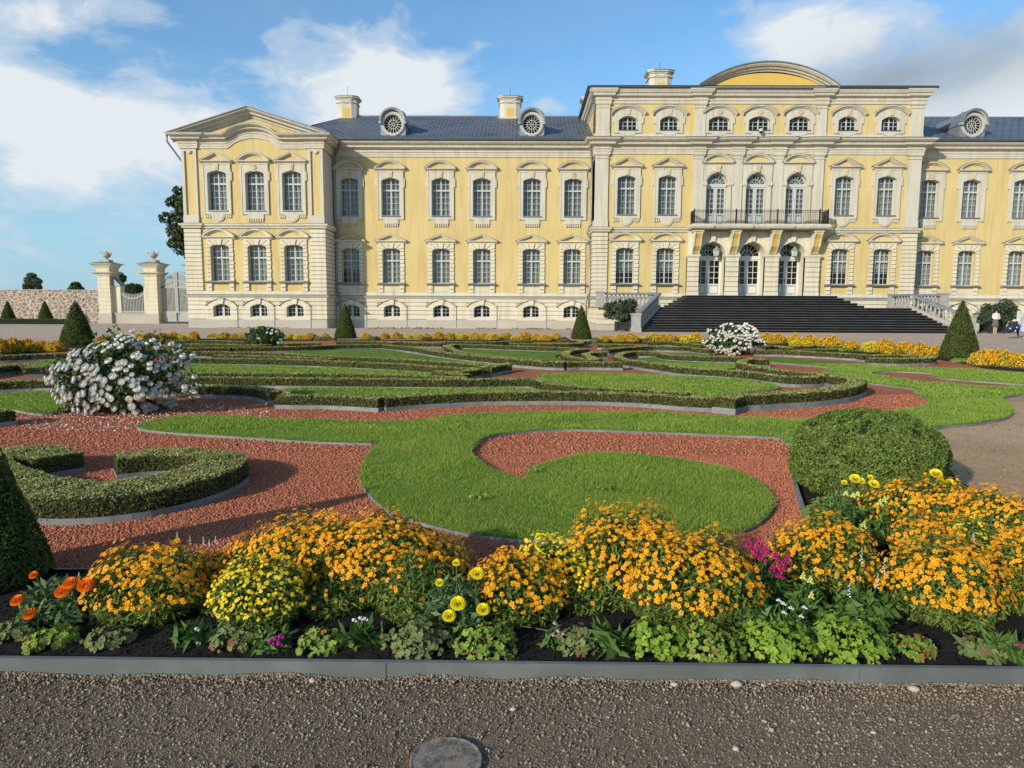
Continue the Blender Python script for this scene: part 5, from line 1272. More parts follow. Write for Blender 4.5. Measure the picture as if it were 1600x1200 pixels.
cF = curtmesh(.78, 7.98, 11.7, curt, .55, gap=.12)
for x in DX:
    e = empty('balcony_door', (x, YC-YW, 0)); e.parent = palace
    for nm, me in (('surround', F1), ('pediment', F2), ('frame', F3), ('glass', F4), ('curtain', cF)): link(nm, me, e)
    holes['c'].append((x-.80, x+.80, 7.95, 11.85))
doorp = mat('door_paint', (.60, .58, .53), (.66, .64, .59), 2, .5)
E3, E4 = doorframe(1.0, 2.70, 5.72, .92, 3.62, 4, doorp)
hb = B(); hb.box(-.05, -.02, .86, .90, 3.75, 4.05); hm_ = hb.mesh('handle', iron)
for i, x in enumerate((14.6, 17.6, 20.63)):
    e = empty('entrance_door', (x, YC-YW, 0)); e.parent = palace
    link('frame', E3, e); link('glass', E4, e); link('handle', hm_, e)
    holes['c'].append((x-1.0, x+1.0, 2.65, 6.72))
DOORX = (14.6, 17.6, 20.63)

def wallgrid(bb, x0, x1, z0, z1, y, H, mi=0):
    H = [h for h in H if h[1] > x0 and h[0] < x1 and h[3] > z0 and h[2] < z1]
    xs = sorted(set([x0, x1]+[min(max(v, x0), x1) for h in H for v in h[:2]])); zs = sorted(set([z0, z1]+[min(max(v, z0), z1) for h in H for v in h[2:]]))
    for a, b_ in zip(xs[:-1], xs[1:]):
        run = None
        for c, d in zip(zs[:-1], zs[1:]):
            mx_, mz = (a+b_)/2, (c+d)/2
            ins = any(h[0] < mx_ < h[1] and h[2] < mz < h[3] for h in H)
            if ins:
                if run: bb.add([(a, y, run[0]), (b_, y, run[0]), (b_, y, run[1]), (a, y, run[1])], [(0, 1, 2, 3)], mi); run = None
            else: run = (run[0] if run else c, d)
        if run: bb.add([(a, y, run[0]), (b_, y, run[0]), (b_, y, run[1]), (a, y, run[1])], [(0, 1, 2, 3)], mi)
XP0, XP1, XC0, XC1, XE = -24.93, -14.55, 5.62, 2*XA-5.62, 62.0
bb = B(); wallgrid(bb, XP1, XC0, -.3, 13.3, YW, holes['w']); pal(bb, 'wall', yellow)
bb = B(); wallgrid(bb, XC1, XE, -.3, 13.3, YW, holes['w']); pal(bb, 'wall', yellow)
bb = B(); wallgrid(bb, XP0, XP1, -.3, 13.3, YP, holes['p'])
bb.add([(XP1, YP, -.3), (XP1, YW, -.3), (XP1, YW, 13.3), (XP1, YP, 13.3), (XP0, YP, -.3), (XP0, YP+13, -.3), (XP0, YP+13, 13.3), (XP0, YP, 13.3)], [(0, 1, 2, 3), (5, 4, 7, 6)])
pal(bb, 'wall', yellow)
bb = B(); wallgrid(bb, XC0, XC1, -.3, 17.9, YC, holes['c'])
bb.add([(XC0, YC+14, -.3), (XC0, YC, -.3), (XC0, YC, 17.9), (XC0, YC+14, 17.9), (XC1, YC, -.3), (XC1, YC+14, -.3), (XC1, YC+14, 17.9), (XC1, YC, 17.9)], [(0, 1, 2, 3), (4, 5, 6, 7)])
pal(bb, 'wall', yellow)
# deep reveals of the entrance arches
bb = B()
for x in DOORX:
    P = [(x-1.0, 2.6), (x-1.0, 5.72)]+[(x+a, b_) for a, b_ in arch(1.0, 5.72, 1.0, 16)[1:-1]]+[(x+1.0, 5.72), (x+1.0, 2.6)]
    n = len(P); bb.add([(a, YC-.25, b_) for a, b_ in P]+[(a, YC+1.0, b_) for a, b_ in P], [(i, i+1, n+i+1, n+i) for i in range(n-1)])
pal(bb, 'door_reveal', cream)
# dark rooms behind
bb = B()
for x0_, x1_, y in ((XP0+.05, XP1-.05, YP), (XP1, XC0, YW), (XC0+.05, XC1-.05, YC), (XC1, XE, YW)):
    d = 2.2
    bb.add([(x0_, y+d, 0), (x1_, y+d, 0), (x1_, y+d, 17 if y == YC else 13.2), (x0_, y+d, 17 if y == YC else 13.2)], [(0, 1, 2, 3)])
pal(bb, 'interior', blackm)
# basement rustication, plinth and base bands
def bands(segs, y, H, name='rusticated_base'):
    bb = B()
    rows = [(.76, 1.08), (1.13, 1.40), (1.45, 1.75), (1.80, 2.06), (2.10, 2.34)]
    for x0_, x1_ in segs:
        hs = sorted([(h[0]-.52, h[1]+.52) for h in H if h[2] < 2 and h[0] > x0_-1 and h[1] < x1_+1])
        cuts = [x0_]+[v for h in hs for v in h]+[x1_]
        for r0, r1 in rows:
            if r0 < 1.9:
                for a, b_ in zip(cuts[::2], cuts[1::2]):
                    if b_-a > .03: bb.box(a, b_, y-.075, y+.02, r0, r1)
            else: bb.box(x0_, x1_, y-.075-.004, y+.02, r0, r1)
        for a, b_ in zip(cuts[::2], cuts[1::2]):
            if b_-a > .03: bb.box(a, b_, y-.10, y+.02, -.2, .72, 1)
    pal(bb, name, [cream, plinthm])
bands([(XP1, XC0)], YW, holes['w']); bands([(XC1, XE)], YW, holes['w']); bands([(XP0-.06, XP1+.06)], YP, holes['p'])
bands([(XC0-.06, XC1+.06)], YC, [])
for xa_, xb_, xp_, ya_, yb_ in ((XP1, XP1+.075, XP1+.1, YP+.021, YW-.08), (XP0-.07, XP0, XP0-.09, YP+.021, YW+4), (XC0-.07, XC0, XC0-.09, YC+.021, YW-.08)):
    bb = B()
    for r0, r1 in [(.76, 1.08), (1.13, 1.40), (1.45, 1.75), (1.80, 2.06), (2.10, 2.34)]: bb.box(xa_, xb_, ya_, yb_, r0, r1)
    bb.box(min(xp_, xa_) if xp_ < xa_ else xa_, max(xp_, xa_) if xp_ > xa_ else xb_, ya_, yb_-.02, -.2, .72, 1)
    pal(bb, 'rusticated_base', [cream, plinthm])
# base moulding with zinc cover, plain band above
BASEP = [(0, 2.36), (.12, 2.36), (.16, 2.42), (.24, 2.46), (.24, 2.50), (0, 2.50)]; BASEZ = [(0, 2.502), (.27, 2.502), (.27, 2.525), (.10, 2.60), (0, 2.60)]; BASEB = [(0, 2.60), (.085, 2.60), (.085, 2.83), (0, 2.83)]
def run_sweeps(specs, path, name, mats):
    bb = B()
    for pf, mi in specs: bb.sweep(pf, path, mi)
    return pal(bb, name, mats)
PP = [(XP0, YP+8), (XP0, YP), (XP1, YP), (XP1, YW)]
PC = [(XC0, YC+1.2), (XC0, YC), (XC1, YC), (XC1, YC+1.2)]
for path in (PP, [(XP1, YW), (XC0, YW)], [(XC0, YW), (XC0, YC), (DOORX[0]-1.9, YC)], [(DOORX[2]+1.9, YC), (XC1, YC), (XC1, YW)], [(XC1, YW), (XE, YW)]):
    run_sweeps([(BASEP, 0), (BASEZ, 1), (BASEB, 2)], path, 'base_moulding', [cream, zinc, cream])
# string course on pavilion and centre
STR = [(0, 7.46), (.10, 7.46), (.14, 7.56), (.20, 7.62), (.26, 7.66), (.26, 7.76), (0, 7.76)]; STZ = [(0, 7.762), (.28, 7.762), (.28, 7.785), (0, 7.84)]
def jogged(pts, jogs, y, d=.16):
    """straight facade path from pts[0] to pts[1] stepping forward over the pilasters"""
    out = [(pts[0], y)]
    for a, b_ in jogs: out += [(a, y), (a, y-d), (b_, y-d), (b_, y)]
    out.append((pts[1], y)); r = []
    for p in out:
        if not r or (abs(p[0]-r[-1][0])+abs(p[1]-r[-1][1])) > 1e-6: r.append(p)
    return r
PJ = [(XP0-.08, XP0+1.15), (XP1-1.15, XP1+.08)]
CJ = [(XC0-.04, XC0+1.08), (12.98, 13.80), (15.90, 16.72), (18.95, 19.77), (21.96, 22.78), (XC1-1.08, XC1+.04)]
def fpath(x0_, x1_, jogs, y, d, depth):
    core = jogged((x0_, x1_), jogs, y, d)
    return [(core[0][0], y+depth)]+core[(1 if jogs and jogs[0][0] <= x0_ else 0):(-1 if jogs and jogs[-1][1] >= x1_ else None)]+[(core[-1][0], y+depth)]
def cornice_path(x0_, x1_, jogs, y, d, yb0, yb1):
    pts = [(jogs[0][0], yb0), (jogs[0][0], y-d), (jogs[0][1], y-d), (jogs[0][1], y)]
    for a, b_ in jogs[1:-1]: pts += [(a, y), (a, y-d), (b_, y-d), (b_, y)]
    pts += [(jogs[-1][0], y), (jogs[-1][0], y-d), (jogs[-1][1], y-d), (jogs[-1][1], yb1)]
    return pts
pp = cornice_path(XP0, XP1, PJ, YP, .12, YP+8, YW)
run_sweeps([(STR, 0), (STZ, 1)], pp, 'string_course', [cream, zinc])
CE = [CJ[0], CJ[-1]]
cp = cornice_path(XC0, XC1, CE, YC, .14, YW, YW)
run_sweeps([(STR, 0), (STZ, 1)], cp, 'string_course', [cream, zinc])
# main entablature
ENT = [(0, 13.20), (.07, 13.20), (.07, 13.36), (.10, 13.37), (.10, 13.50), (.16, 13.54), (.16, 13.60), (.08, 13.62), (.08, 13.74), (.20, 13.80), (.36, 13.83), (.40, 13.86), (.42, 14.0), (.50, 14.03), (.62, 14.10), (.70, 14.18), (.72, 14.27), (0, 14.27)]
GUT = [(.0, 14.272), (.80, 14.272), (.86, 14.33), (.86, 14.42), (.78, 14.42), (.78, 14.36), (0, 14.45)]
for path in ([(XP1+.3, YW), (XC0, YW)], [(XC1, YW), (XE, YW)]):
    run_sweeps([(ENT, 0), (GUT, 1)], path, 'cornice', [cream_up, gutter])
# pavilion: architrave and cornice that rise in an arch over the middle window
def archdz(x, xc=-19.62, hw=2.0, rise=.74):
    t = abs(x-xc)/hw
    return float(np.interp(t, [0, .2, .4, .6, .75, .88, 1.0], [1, .97, .87, .68, .46, .17, 0]))*rise if t < 1 else 0.0
def arched(path):
    out = []
    for (a, b_) in zip(path[:-1], path[1:]):
        out.append((a[0], a[1], archdz(a[0]) if abs(a[1]-YP) < .01 else 0))
        if abs(a[1]-b_[1]) < 1e-6 and a[0] < -19.62 < b_[0]:
            for k in range(1, 40):
                x = -21.72+4.2*k/40; out.append((x, a[1], archdz(x)))
    out.append((path[-1][0], path[-1][1], 0)); return out
ENTP = [(o, z if z < 13.7 else 13.7+(z-13.7)*.78) for o, z in ENT]
ppA = arched(cornice_path(XP0, XP1, PJ, YP, .12, YP+8, YW+.3))
bb = B(); bb.sweep(ENTP, ppA); bb.sweep([(0, 14.147), (.74, 14.147), (.74, 14.17), (0, 14.24)], ppA, 1); pal(bb, 'cornice', [cream_up, zinc])
# tympanum wall + gable cornice
xg0, xg1, xga = -25.55, -13.93, -19.72
bb = B(); bb.prism([(XP0, 13.2), (XP0, 14.3), (xga, 15.85), (XP1, 14.3), (XP1, 13.2)], YP+.004, YP+.3); pal(bb, 'gable_wall', yellow)
RK = [(0, 13.62), (.10, 13.62), (.12, 13.74), (.22, 13.78), (.42, 13.82), (.44, 13.94), (.58, 13.98), (.74, 14.06), (.78, 14.16), (0, 14.16)]; RZ = [(0, 14.162), (.84, 14.162), (.86, 14.22), (.86, 14.26), (0, 14.26)]
sl = (15.92-14.12)/(xga-xg0)
gp = [(xg0, YP, 0), (xga, YP, 15.92-14.12), (xg1, YP, 0)]
bb = B(); bb.sweep(RK, gp); bb.sweep(RZ, gp, 1); pal(bb, 'gable_cornice', [cream_up, zinc])
# quoins and pilasters
def quoin(x0_, x1_, y, side, z0=2.86, z1=7.44, yb=None, name='corner_quoins'):
    bb = B(); n = 15; h = (z1-z0)/n
    bb.box(x0_+.03, x1_-.03, y-.06, y+.01, z0, z1, 1)
    for k in range(n):
        if side < 0: bb.box(x0_-.02, x1_+.0, y-.13, yb or y+.02, z0+k*h, z0+(k+1)*h-.055)
        elif side > 0: bb.box(x0_, x1_+.02, y-.13, yb or y+.02, z0+k*h, z0+(k+1)*h-.055)
        else: bb.box(x0_, x1_, y-.13, y+.02, z0+k*h, z0+(k+1)*h-.055)
    pal(bb, name, [cream, yellow])
quoin(XP0-.06, XP0+1.18, YP, -1, yb=YP+1.2); quoin(XP1-1.10, XP1+.08, YP, 1, yb=YW-.02)
quoin(XC0-.05, XC0+1.05, YC, -1, yb=YW-.01); quoin(XC1-1.05, XC1+.05, YC, 1, yb=YW-.01)
def pilaster(x0_, x1_, y, z0, z1, p, panel=False, yb=None, base=.45, cap=.35, m=cream_up):
    bb = B(); yb = yb or y+.02
    bb.box(x0_-.03, x1_+.03, y-p-.03, yb, z0, z0+base); bb.box(x0_-.015, x1_+.015, y-p-.015, yb, z0+base, z0+base+.06)
    if panel:
        w_ = .22; 
        bb.box(x0_, x0_+w_, y-p, yb, z0+base+.06, z1); bb.box(x1_-w_, x1_, y-p, yb, z0+base+.06, z1); bb.box(x0_+w_, x1_-w_, y-p, yb, z1-.2, z1); bb.box(x0_+w_, x1_-w_, y-p, yb, z0+base+.06, z0+base+.12)
        bb.prism([((x0_+x1_)/2-.16, z1-.2), ((x0_+x1_)/2-.14, z1-.3), ((x0_+x1_)/2, z1-.36), ((x0_+x1_)/2+.14, z1-.3), ((x0_+x1_)/2+.16, z1-.2)], y-p, y)
    else: bb.box(x0_, x1_, y-p, yb, z0+base+.06, z1)
    if cap:
        for a, b_, e in ((cap, cap-.06, .05), (cap-.06, .14, .0), (.14, .08, .05), (.08, 0, .09)):
            if e: bb.box(x0_-e, x1_+e, y-p-e, yb, z1-a, z1-b_ - .002)
    pal(bb, 'pilaster', [m, yellow])
pilaster(XP0-.03, XP0+1.08, YP, 7.84, 13.2, .12, True, YP+1.0, cap=0); pilaster(XP1-1.08, XP1+.03, YP, 7.84, 13.2, .12, True, YW-.015, cap=0)
pilaster(XC0, XC0+1.0, YC, 7.84, 13.2, .13, yb=YW-.015); pilaster(XC1-1.0, XC1, YC, 7.84, 13.2, .13, yb=YW-.015)
for a, b_ in CJ[1:-1]: pilaster(a+.05, b_-.05, YC, 7.95, 13.2, .14)
cpE = cornice_path(XC0, XC1, CJ, YC, .14, YC+1.0, YC+1.0)
run_sweeps([(ENT, 0), ([(0, 14.272), (.76, 14.272), (.78, 14.30), (.1, 14.42), (0, 14.42)], 1)], cpE, 'cornice', [cream_up, zinc])
# attic
bb = B(); bb.sweep([(0, 14.42), (.05, 14.42), (.05, 14.66), (0, 14.66)], [(XC0, YW+6), (XC0, YC), (XC1, YC), (XC1, YC+6)]); pal(bb, 'attic_base', cream_up)
AJ = [(XC0+.03, XC0+1.06), (12.98, 13.80), (21.96, 22.78), (XC1-1.06, XC1-.03)]
for a, b_ in AJ: pilaster(a+.03, b_-.03, YC, 14.44, 16.86, .15, base=.22)
ENA = [(0, 16.84), (.07, 16.84), (.07, 17.02), (.13, 17.06), (.13, 17.14), (.07, 17.16), (.07, 17.26), (.24, 17.32), (.30, 17.36), (.32, 17.50), (.40, 17.54), (.46, 17.66), (.50, 17.74), (.50, 17.80), (0, 17.80)]
ca = cornice_path(XC0, XC1, AJ, YC, .15, YC+9, YC+9)
run_sweeps([(ENA, 0)], ca, 'attic_cornice', [cream_up])
LE = [(0, 17.802), (.58, 17.802), (.64, 17.86), (.64, 17.95), (0, 18.06)]
bb = B(); bb.sweep(LE, [(XC0, YC+9), (XC0, YC), (13.45, YC)]); bb.sweep(LE, [(22.3, YC), (XC1, YC), (XC1, YC+9)]); bb.sweep([(0, 17.802), (.70, 17.802), (.70, 17.90), (0, 17.98)], [(13.45, YC), (22.3, YC)], 1)
pal(bb, 'roof_edge', [gutter, zinc])
# attic roof (low hip)
def uvmesh(name, quads, m, scale=1.0):
    bb = B(); me = bpy.data.meshes.new(name); vs = []; fs = []; uvs = []
    for q, uv in quads: k = len(vs); vs += q; fs.append(list(range(k, k+len(q)))); uvs += uv
    me.from_pydata(vs, [], fs); me.materials.append(m); l = me.uv_layers.new(name='UVMap')
    for p in me.polygons:
        for li, vi in zip(p.loop_indices, p.vertices): l.data[li].uv = uvs[vi]
    return link(name, me, palace, loc=(0, -YW, 0))
y0_, y1_ = YC-.7, YC+9
uvmesh('roof', [([(XC0-.55, y0_, 17.96), (XC1+.55, y0_, 17.96), (XC1-2, YC+5, 18.3), (XC0+2, YC+5, 18.3)], [(0, 0), (26, 0), (24, 5), (2, 5)]),
                ([(XC0-.7, y1_, 17.96), (XC0-.7, y0_, 17.96), (XC0+2, YC+5, 18.3), (XC0+2, y1_, 18.3)], [(0, 0), (9, 0), (9, 3), (0, 3)]),
                ([(XC1+.7, y0_, 17.96), (XC1+.7, y1_, 17.96), (XC1-2, y1_, 18.3), (XC1-2, YC+5, 18.3)], [(0, 0), (9, 0), (9, 3), (0, 3)])], slate)
# segmental pediment over the centre
xs0, xs1 = 13.05, 23.35; xm = (xs0+xs1)/2; hwS = (xs1-xs0)/2
ring_ = [(xm+x, YC-.05, z) for x, z in arch(hwS, 0, 1.66, 36)]
bb = B(); SP = [(0, 17.42), (.12, 17.42), (.14, 17.52), (.30, 17.56), (.34, 17.66), (.48, 17.70), (.58, 17.80), (.62, 17.90), (0, 17.90)]
bb.sweep([(o, z+.04) for o, z in SP], ring_); bb.sweep([(0, 17.942), (.68, 17.942), (.70, 17.99), (.70, 18.03), (-3, 18.05), (-3, 17.942)], ring_, 1)
bb.prism([(xm+x*.96, 17.7+z*.80) for x, z in arch(hwS, 0, 1.66, 36)], YC-.08, YC+.2, 2)
pal(bb, 'segmental_pediment', [cream_up, zinc, ochre])
# lower centre: door piers, spandrel, voussoirs
bb = B(); yc = YC-.25
piers = [(12.72, 13.6), (15.6, 16.6), (18.6, 19.63), (21.63, 22.72)]
H2 = [(x-1.0, x+1.0, 2.0, 6.72) for x in DOORX]
wallgrid(bb, 12.72, 22.72, 5.72, 7.5, yc, H2)
bb.add([(12.72, yc, 2.6), (12.72, YC, 2.6), (12.72, YC, 7.5), (12.72, yc, 7.5), (22.72, yc, 2.6), (22.72, YC, 2.6), (22.72, YC, 7.5), (22.72, yc, 7.5)], [(1, 0, 3, 2), (4, 5, 6, 7)])
for a, b_ in piers:
    bb.box(a, b_, yc, YC+.02, 2.62, 5.72, 1)
    h = (5.55-2.95)/7
    bb.box(a-.03, b_+.03, yc-.10, yc+.01, 2.62, 2.98)
    for k in range(7): bb.box(a-.0, b_+.0, yc-.075, yc+.01, 3.02+k*h, 3.02+(k+1)*h-.06)
    bb.box(a-.05, b_+.05, yc-.12, YC+.3, 5.56, 5.64); bb.box(a-.09, b_+.09, yc-.17, YC+.3, 5.64, 5.78)
for x in DOORX:
    A_ = [(x+a, b_) for a, b_ in arch(1.0, 5.72, 1.0, 18)]; O_ = [(x-1.02, 5.72)]*1+[(x-1.02+2.04*i/16, 6.76) for i in range(17)]+[(x+1.02, 5.72)]
    # spandrel filling between the square opening and the arch
    bb.ring(O_, A_, yc-.004, yc+.05)
    A2_ = [(x+a, b_) for a, b_ in arch(1.16, 5.72, 1.16, 18)]; A1_ = [(x+a, b_) for a, b_ in arch(.985, 5.72, .985, 18)]; bb.ring(A2_, A1_, yc-.06, yc+.03)
    bb.prism([(x-.14, 6.74), (x-.22, 7.42), (x+.22, 7.42), (x+.14, 6.74)], yc-.2, yc)
    for s_ in (-1, 1):
        for (a, b_, c, d) in ((.62, 6.95, .85, 7.25), (.85, 7.25, 1.12, 7.25), (1.08, 6.75, 1.2, 6.92), (1.2, 6.92, 1.38, 6.92)): bb.bar(x+s_*a, b_, x+s_*c, d, .05, yc-.014, yc+.02, 1)
pal(bb, 'door_arcade', [cream, yellow])
# threshold
# balcony: slab, consoles, railing
YB = 51.45; bx0, bx1 = 12.85, 22.72
bal = empty('balcony', (0, 0, 0)); bal.parent = palace
SL = [(0, 7.56), (.06, 7.56), (.14, 7.62), (.2, 7.74), (.2, 7.84), (.12, 7.86), (.12, 7.93), (0, 7.93)]
bb = B(); y2 = YC+.05
jog = [(bx0, y2), (bx0, YB), (bx0+1.3, YB), (bx0+1.3, YB+.08)]
for c_ in (16.3, 19.33): jog += [(c_-.75, YB+.08), (c_-.75, YB), (c_+.75, YB), (c_+.75, YB+.08)]
jog += [(bx1-1.3, YB+.08), (bx1-1.3, YB), (bx1, YB), (bx1, y2)]
bb.sweep(SL, jog); bb.box(bx0+.01, bx1-.01, YB+.09, y2, 7.60, 7.92)
link('slab', bb.mesh('slab', whitep if False else cream_up), bal, loc=(0, -YW, 0))
def console(x):
    bb = B(); prof = [(YC-.1, 7.56), (YB+.25, 7.56), (YB+.20, 7.25), (YB+.42, 6.9), (YC-.75, 6.35), (YC-.42, 5.98), (YC-.36, 5.84), (YC-.1, 5.84)]
    def pr(x0_, x1_, P, mi): 
        n = len(P); bb.add([(x0_, y, z) for y, z in P]+[(x1_, y, z) for y, z in P], [list(range(n))[::-1], list(range(n, 2*n))]+[(i, (i+1) % n, n+(i+1) % n, n+i) for i in range(n)], mi)
    pr(x-.21, x+.21, prof, 1)
    P2 = [(y-.07 if i not in (0, 7) else y, z) for i, (y, z) in enumerate(prof)]
    pr(x-.29, x-.212, P2, 0); pr(x+.212, x+.29, P2, 0); bb.box(x-.38, x+.38, YB+.12, YC-.1, 7.40, 7.555)
    link('console', bb.mesh('console', [cream, ochre]), bal, loc=(0, -YW, 0))
for x in (13.3, 16.1, 19.1, 22.2): console(x)
bb = B(); zr0, zr1 = 7.99, 8.92
ys = YB+.0
for x in np.arange(bx0+.05, bx1-.04, .125): bb.box(x-.009, x+.009, ys-.01, ys+.01, zr0, zr1)
for y in np.arange(ys, YC-.2, .09):
    for x in (bx0+.02, bx1-.02): bb.box(x-.012, x+.012, y-.012, y+.012, zr0, zr1)
for z in (zr0, 8.08, zr1-.12, zr1):
    bb.box(bx0, bx1, ys-.018, ys+.018, z-.015, z+.015)
    for x in (bx0+.02, bx1-.02): bb.box(x-.018, x+.018, ys, YC-.2, z-.013, z+.013)
for x in (bx0+.02, 15.95, 19.0, 22.1, bx1-.02): bb.box(x-.04, x+.04, ys-.045, ys+.035, 7.92, 9.02)
link('railing', bb.mesh('railing', iron), bal, loc=(0, -YW, 0))

# roofs --------------------------------------------------------------
def slope(name, x0a, x1a, x0b, x1b, ya, yb, za, zb, sag=.35, n=8):
    q = []
    for i in range(n):
        def at(t): 
            z = za+(zb-za)*t-sag*math.sin(math.pi*t)*(1-t)*.6
            return x0a+(x0b-x0a)*t, x1a+(x1b-x1a)*t, ya+(yb-ya)*t, z, t*9
        a, b_ = at(i/n), at((i+1)/n)
        q.append(([(a[0], a[2], a[3]), (a[1], a[2], a[3]), (b_[1], b_[2], b_[3]), (b_[0], b_[2], b_[3])], [(a[0], a[4]), (a[1], a[4]), (b_[1], b_[4]), (b_[0], b_[4])]))
    return uvmesh(name, q, slate)
ye, yr, ze, zr = YW-.80, 61.2, 14.40, 18.2
slope('roof', -19.9, XC0, -15.0, XC0, ye, yr, ze, zr); slope('roof', XC1, XE, XC1, XE, ye, yr, ze, zr)
slope('roof', XE, -15, XE, -15, 69, yr, ze, zr)
uvmesh('roof', [([(-19.9, 69, ze), (-19.9, ye, ze), (-15.0, yr, zr), (-15.0, yr+.1, zr)], [(0, 0), (15, 0), (8, 8), (7, 8)])], slate)
bb = B(); bb.box(-15.1, XE, yr-.08, yr+.08, zr-.03, zr+.05); pal(bb, 'ridge', zinc)
# pavilion roof: gable running back
gz0, gz1 = 14.24, 16.06
uvmesh('roof', [([(xg0-.25, YP-.86, gz0-.1), (xga, YP-.86, gz1), (xga, 66, gz1), (xg0-.25, 66, gz0-.1)], [(0, 0), (0, 6), (15, 6), (15, 0)]),
                ([(xga, YP-.86, gz1), (xg1+.25, YP-.86, gz0-.1), (xg1+.25, 60, gz0-.1), (xga, 66, gz1)], [(0, 6), (0, 0), (9, 0), (15, 6)])], slate)
# dormers
def dormer(x):
    e = empty('dormer', (x, 0, 0)); e.parent = palace
    yf = 54.55; zc = 15.80
    bb = B(); bb.prism([(-.95, 14.82), (-.95, 15.95), (.95, 15.95), (.95, 14.82)], 0, .12, 1)
    N = 28; ring1 = [(.90*math.cos(6.2832*i/N), zc+.90*math.sin(6.2832*i/N)) for i in range(N)]; r2 = [(.70*math.cos(6.2832*i/N), zc+.70*math.sin(6.2832*i/N)) for i in range(N)]
    bb.v = []; bb.f = []; bb.m = []
    # front sheet with a round hole
    Q = []
    for i in range(N):
        a = 6.2832*i/N; c, s_ = math.cos(a), math.sin(a); k = min(.97/max(abs(c), 1e-6), (1.0 if s_ > 0 else .95)/max(abs(s_), 1e-6)); Q.append((c*k, zc+s_*k))
    bb.ring(Q, [(x_*.99, z) for x_, z in r2], 0, .2, 1, True); bb.ring(ring1, r2, -.10, 0, 0, True, yi=.25)
    bb.ring([(x_*.93, zc+(z-zc)*.93) for x_, z in ring1], [(x_*.86, zc+(z-zc)*.86) for x_, z in ring1], -.13, -.10, 0, True)
    link('front', bb.mesh('front', [greyp, zinc]), e, loc=(0, yf-YW, 0))
    bb = B(); bb.ring(r2, [(x_*.93, zc+(z-zc)*.93) for x_, z in r2], .12, .18, 0, True)
    m_ = [(x_*.5, zc+(z-zc)*.5) for x_, z in r2]; bb.ring(m_, [(x_*.9, zc+(z-zc)*.9) for x_, z in m_], .12, .17, 0, True)
    for k in range(16):
        a = k*math.pi/8; r0 = .05 if k % 2 == 0 else .34; bb.bar(r0*math.cos(a), zc+r0*math.sin(a), .66*math.cos(a), zc+.66*math.sin(a), .034, .125, .165)
    link('frame', bb.mesh('frame', whitep), e, loc=(0, yf-YW, 0))
    bb = B(); bb.add([(x_, .16, z) for x_, z in r2], [list(range(N))]); link('pane', bb.mesh('pane', blackm), e, loc=(0, yf-YW, 0))
    # barrel hood with rolled ends
    A_ = arch(1.02, 15.98, 1.02, 16); A2_ = arch(.90, 15.98, .90, 16)
    bb = B(); bb.ring([(-1.02, 15.85)]+A_+[(1.02, 15.85)], [(-.90, 15.85)]+A2_+[(.90, 15.85)], -.35, 4.6, 0)
    bb.ring([(-.90, 15.9)]+A2_+[(.90, 15.9)], [(-.84, 15.9)]+arch(.84, 15.98, .84, 16)+[(.84, 15.9)], -.25, .0, 1)
    for s_ in (-1, 1):
        bb.prism([(s_*.96+.11*math.cos(a), 15.88+.11*math.sin(a)) for a in np.arange(0, 6.28, .7)], -.33, -.02, 1)
        bb.add([(s_*.95, .02, 14.75), (s_*.95, 4.6, 14.75), (s_*.95, 4.6, 15.9), (s_*.95, .02, 15.9)], [(0, 1, 2, 3)], 0)
    link('hood', bb.mesh('hood', [zinc, greyp]), e, loc=(0, yf-YW, 0))
for x in (-9.9, .86, 2*XA-.86): dormer(x)
# chimneys
def chimney(x, y, zb, zt, w_=1.9, rod=.9):
    e = empty('chimney', (x, y-YW, 0)); e.parent = palace
    h = w_/2; P = [(-h, -h*.55), (-h*.55, -h*.8), (h*.55, -h*.8), (h, -h*.55), (h, h*.8), (-h, h*.8)]
    def lay(bb, k, z0, z1, mi=0):
        n = len(P); bb.add([(a*k, b_*k, z0) for a, b_ in P]+[(a*k, b_*k, z1) for a, b_ in P], [(i, (i+1) % n, n+(i+1) % n, n+i) for i in range(n)]+[list(range(n, 2*n)), list(range(n))[::-1]], mi)
    bb = B(); lay(bb, .84, zb-1.5, zt-.3); lay(bb, 1.0, zb-1.5, zb+.25); lay(bb, .93, zt-.62, zt-.55); lay(bb, .92, zt-.30, zt-.2); lay(bb, 1.02, zt-.20, zt-.10)
    # hanging swags
    for dz in (0, .16):
        pts = [(-.5+.1*i, -h*.8*.84-.02, zt-.38-dz-.14*math.cos((i-5)/5*1.5)) for i in range(11)]; bb.tube(pts, .025, 5)
    bb.box(-.28, .28, -h*.8*.84-.012, -h*.8*.84+.01, zb-.1, zt-1.05, 1)
    link('stack', bb.mesh('stack', [cream_up, ochre]), e)
    bb = B(); lay(bb, 1.06, zt-.10, zt-.04); lay(bb, .8, zt-.04, zt+.03); link('cap', bb.mesh('cap', [zinc]), e)
    bb = B(); bb.box(-.014, .014, -.014, .014, zt, zt+rod); link('lightning_rod', bb.mesh('lightning_rod', [gutter]), e)
chimney(-15.0, 61.2, 17.6, 19.75, 1.95); chimney(-.92, 61.2, 17.7, 19.75, 2.1); chimney(6.2, 61.2, 17.7, 19.7, 2.0); chimney(2*XA-5.9, 61.2, 17.7, 19.7, 2.0)
chimney(11.6, 59.6, 18.0, 21.35, 2.2, .8)
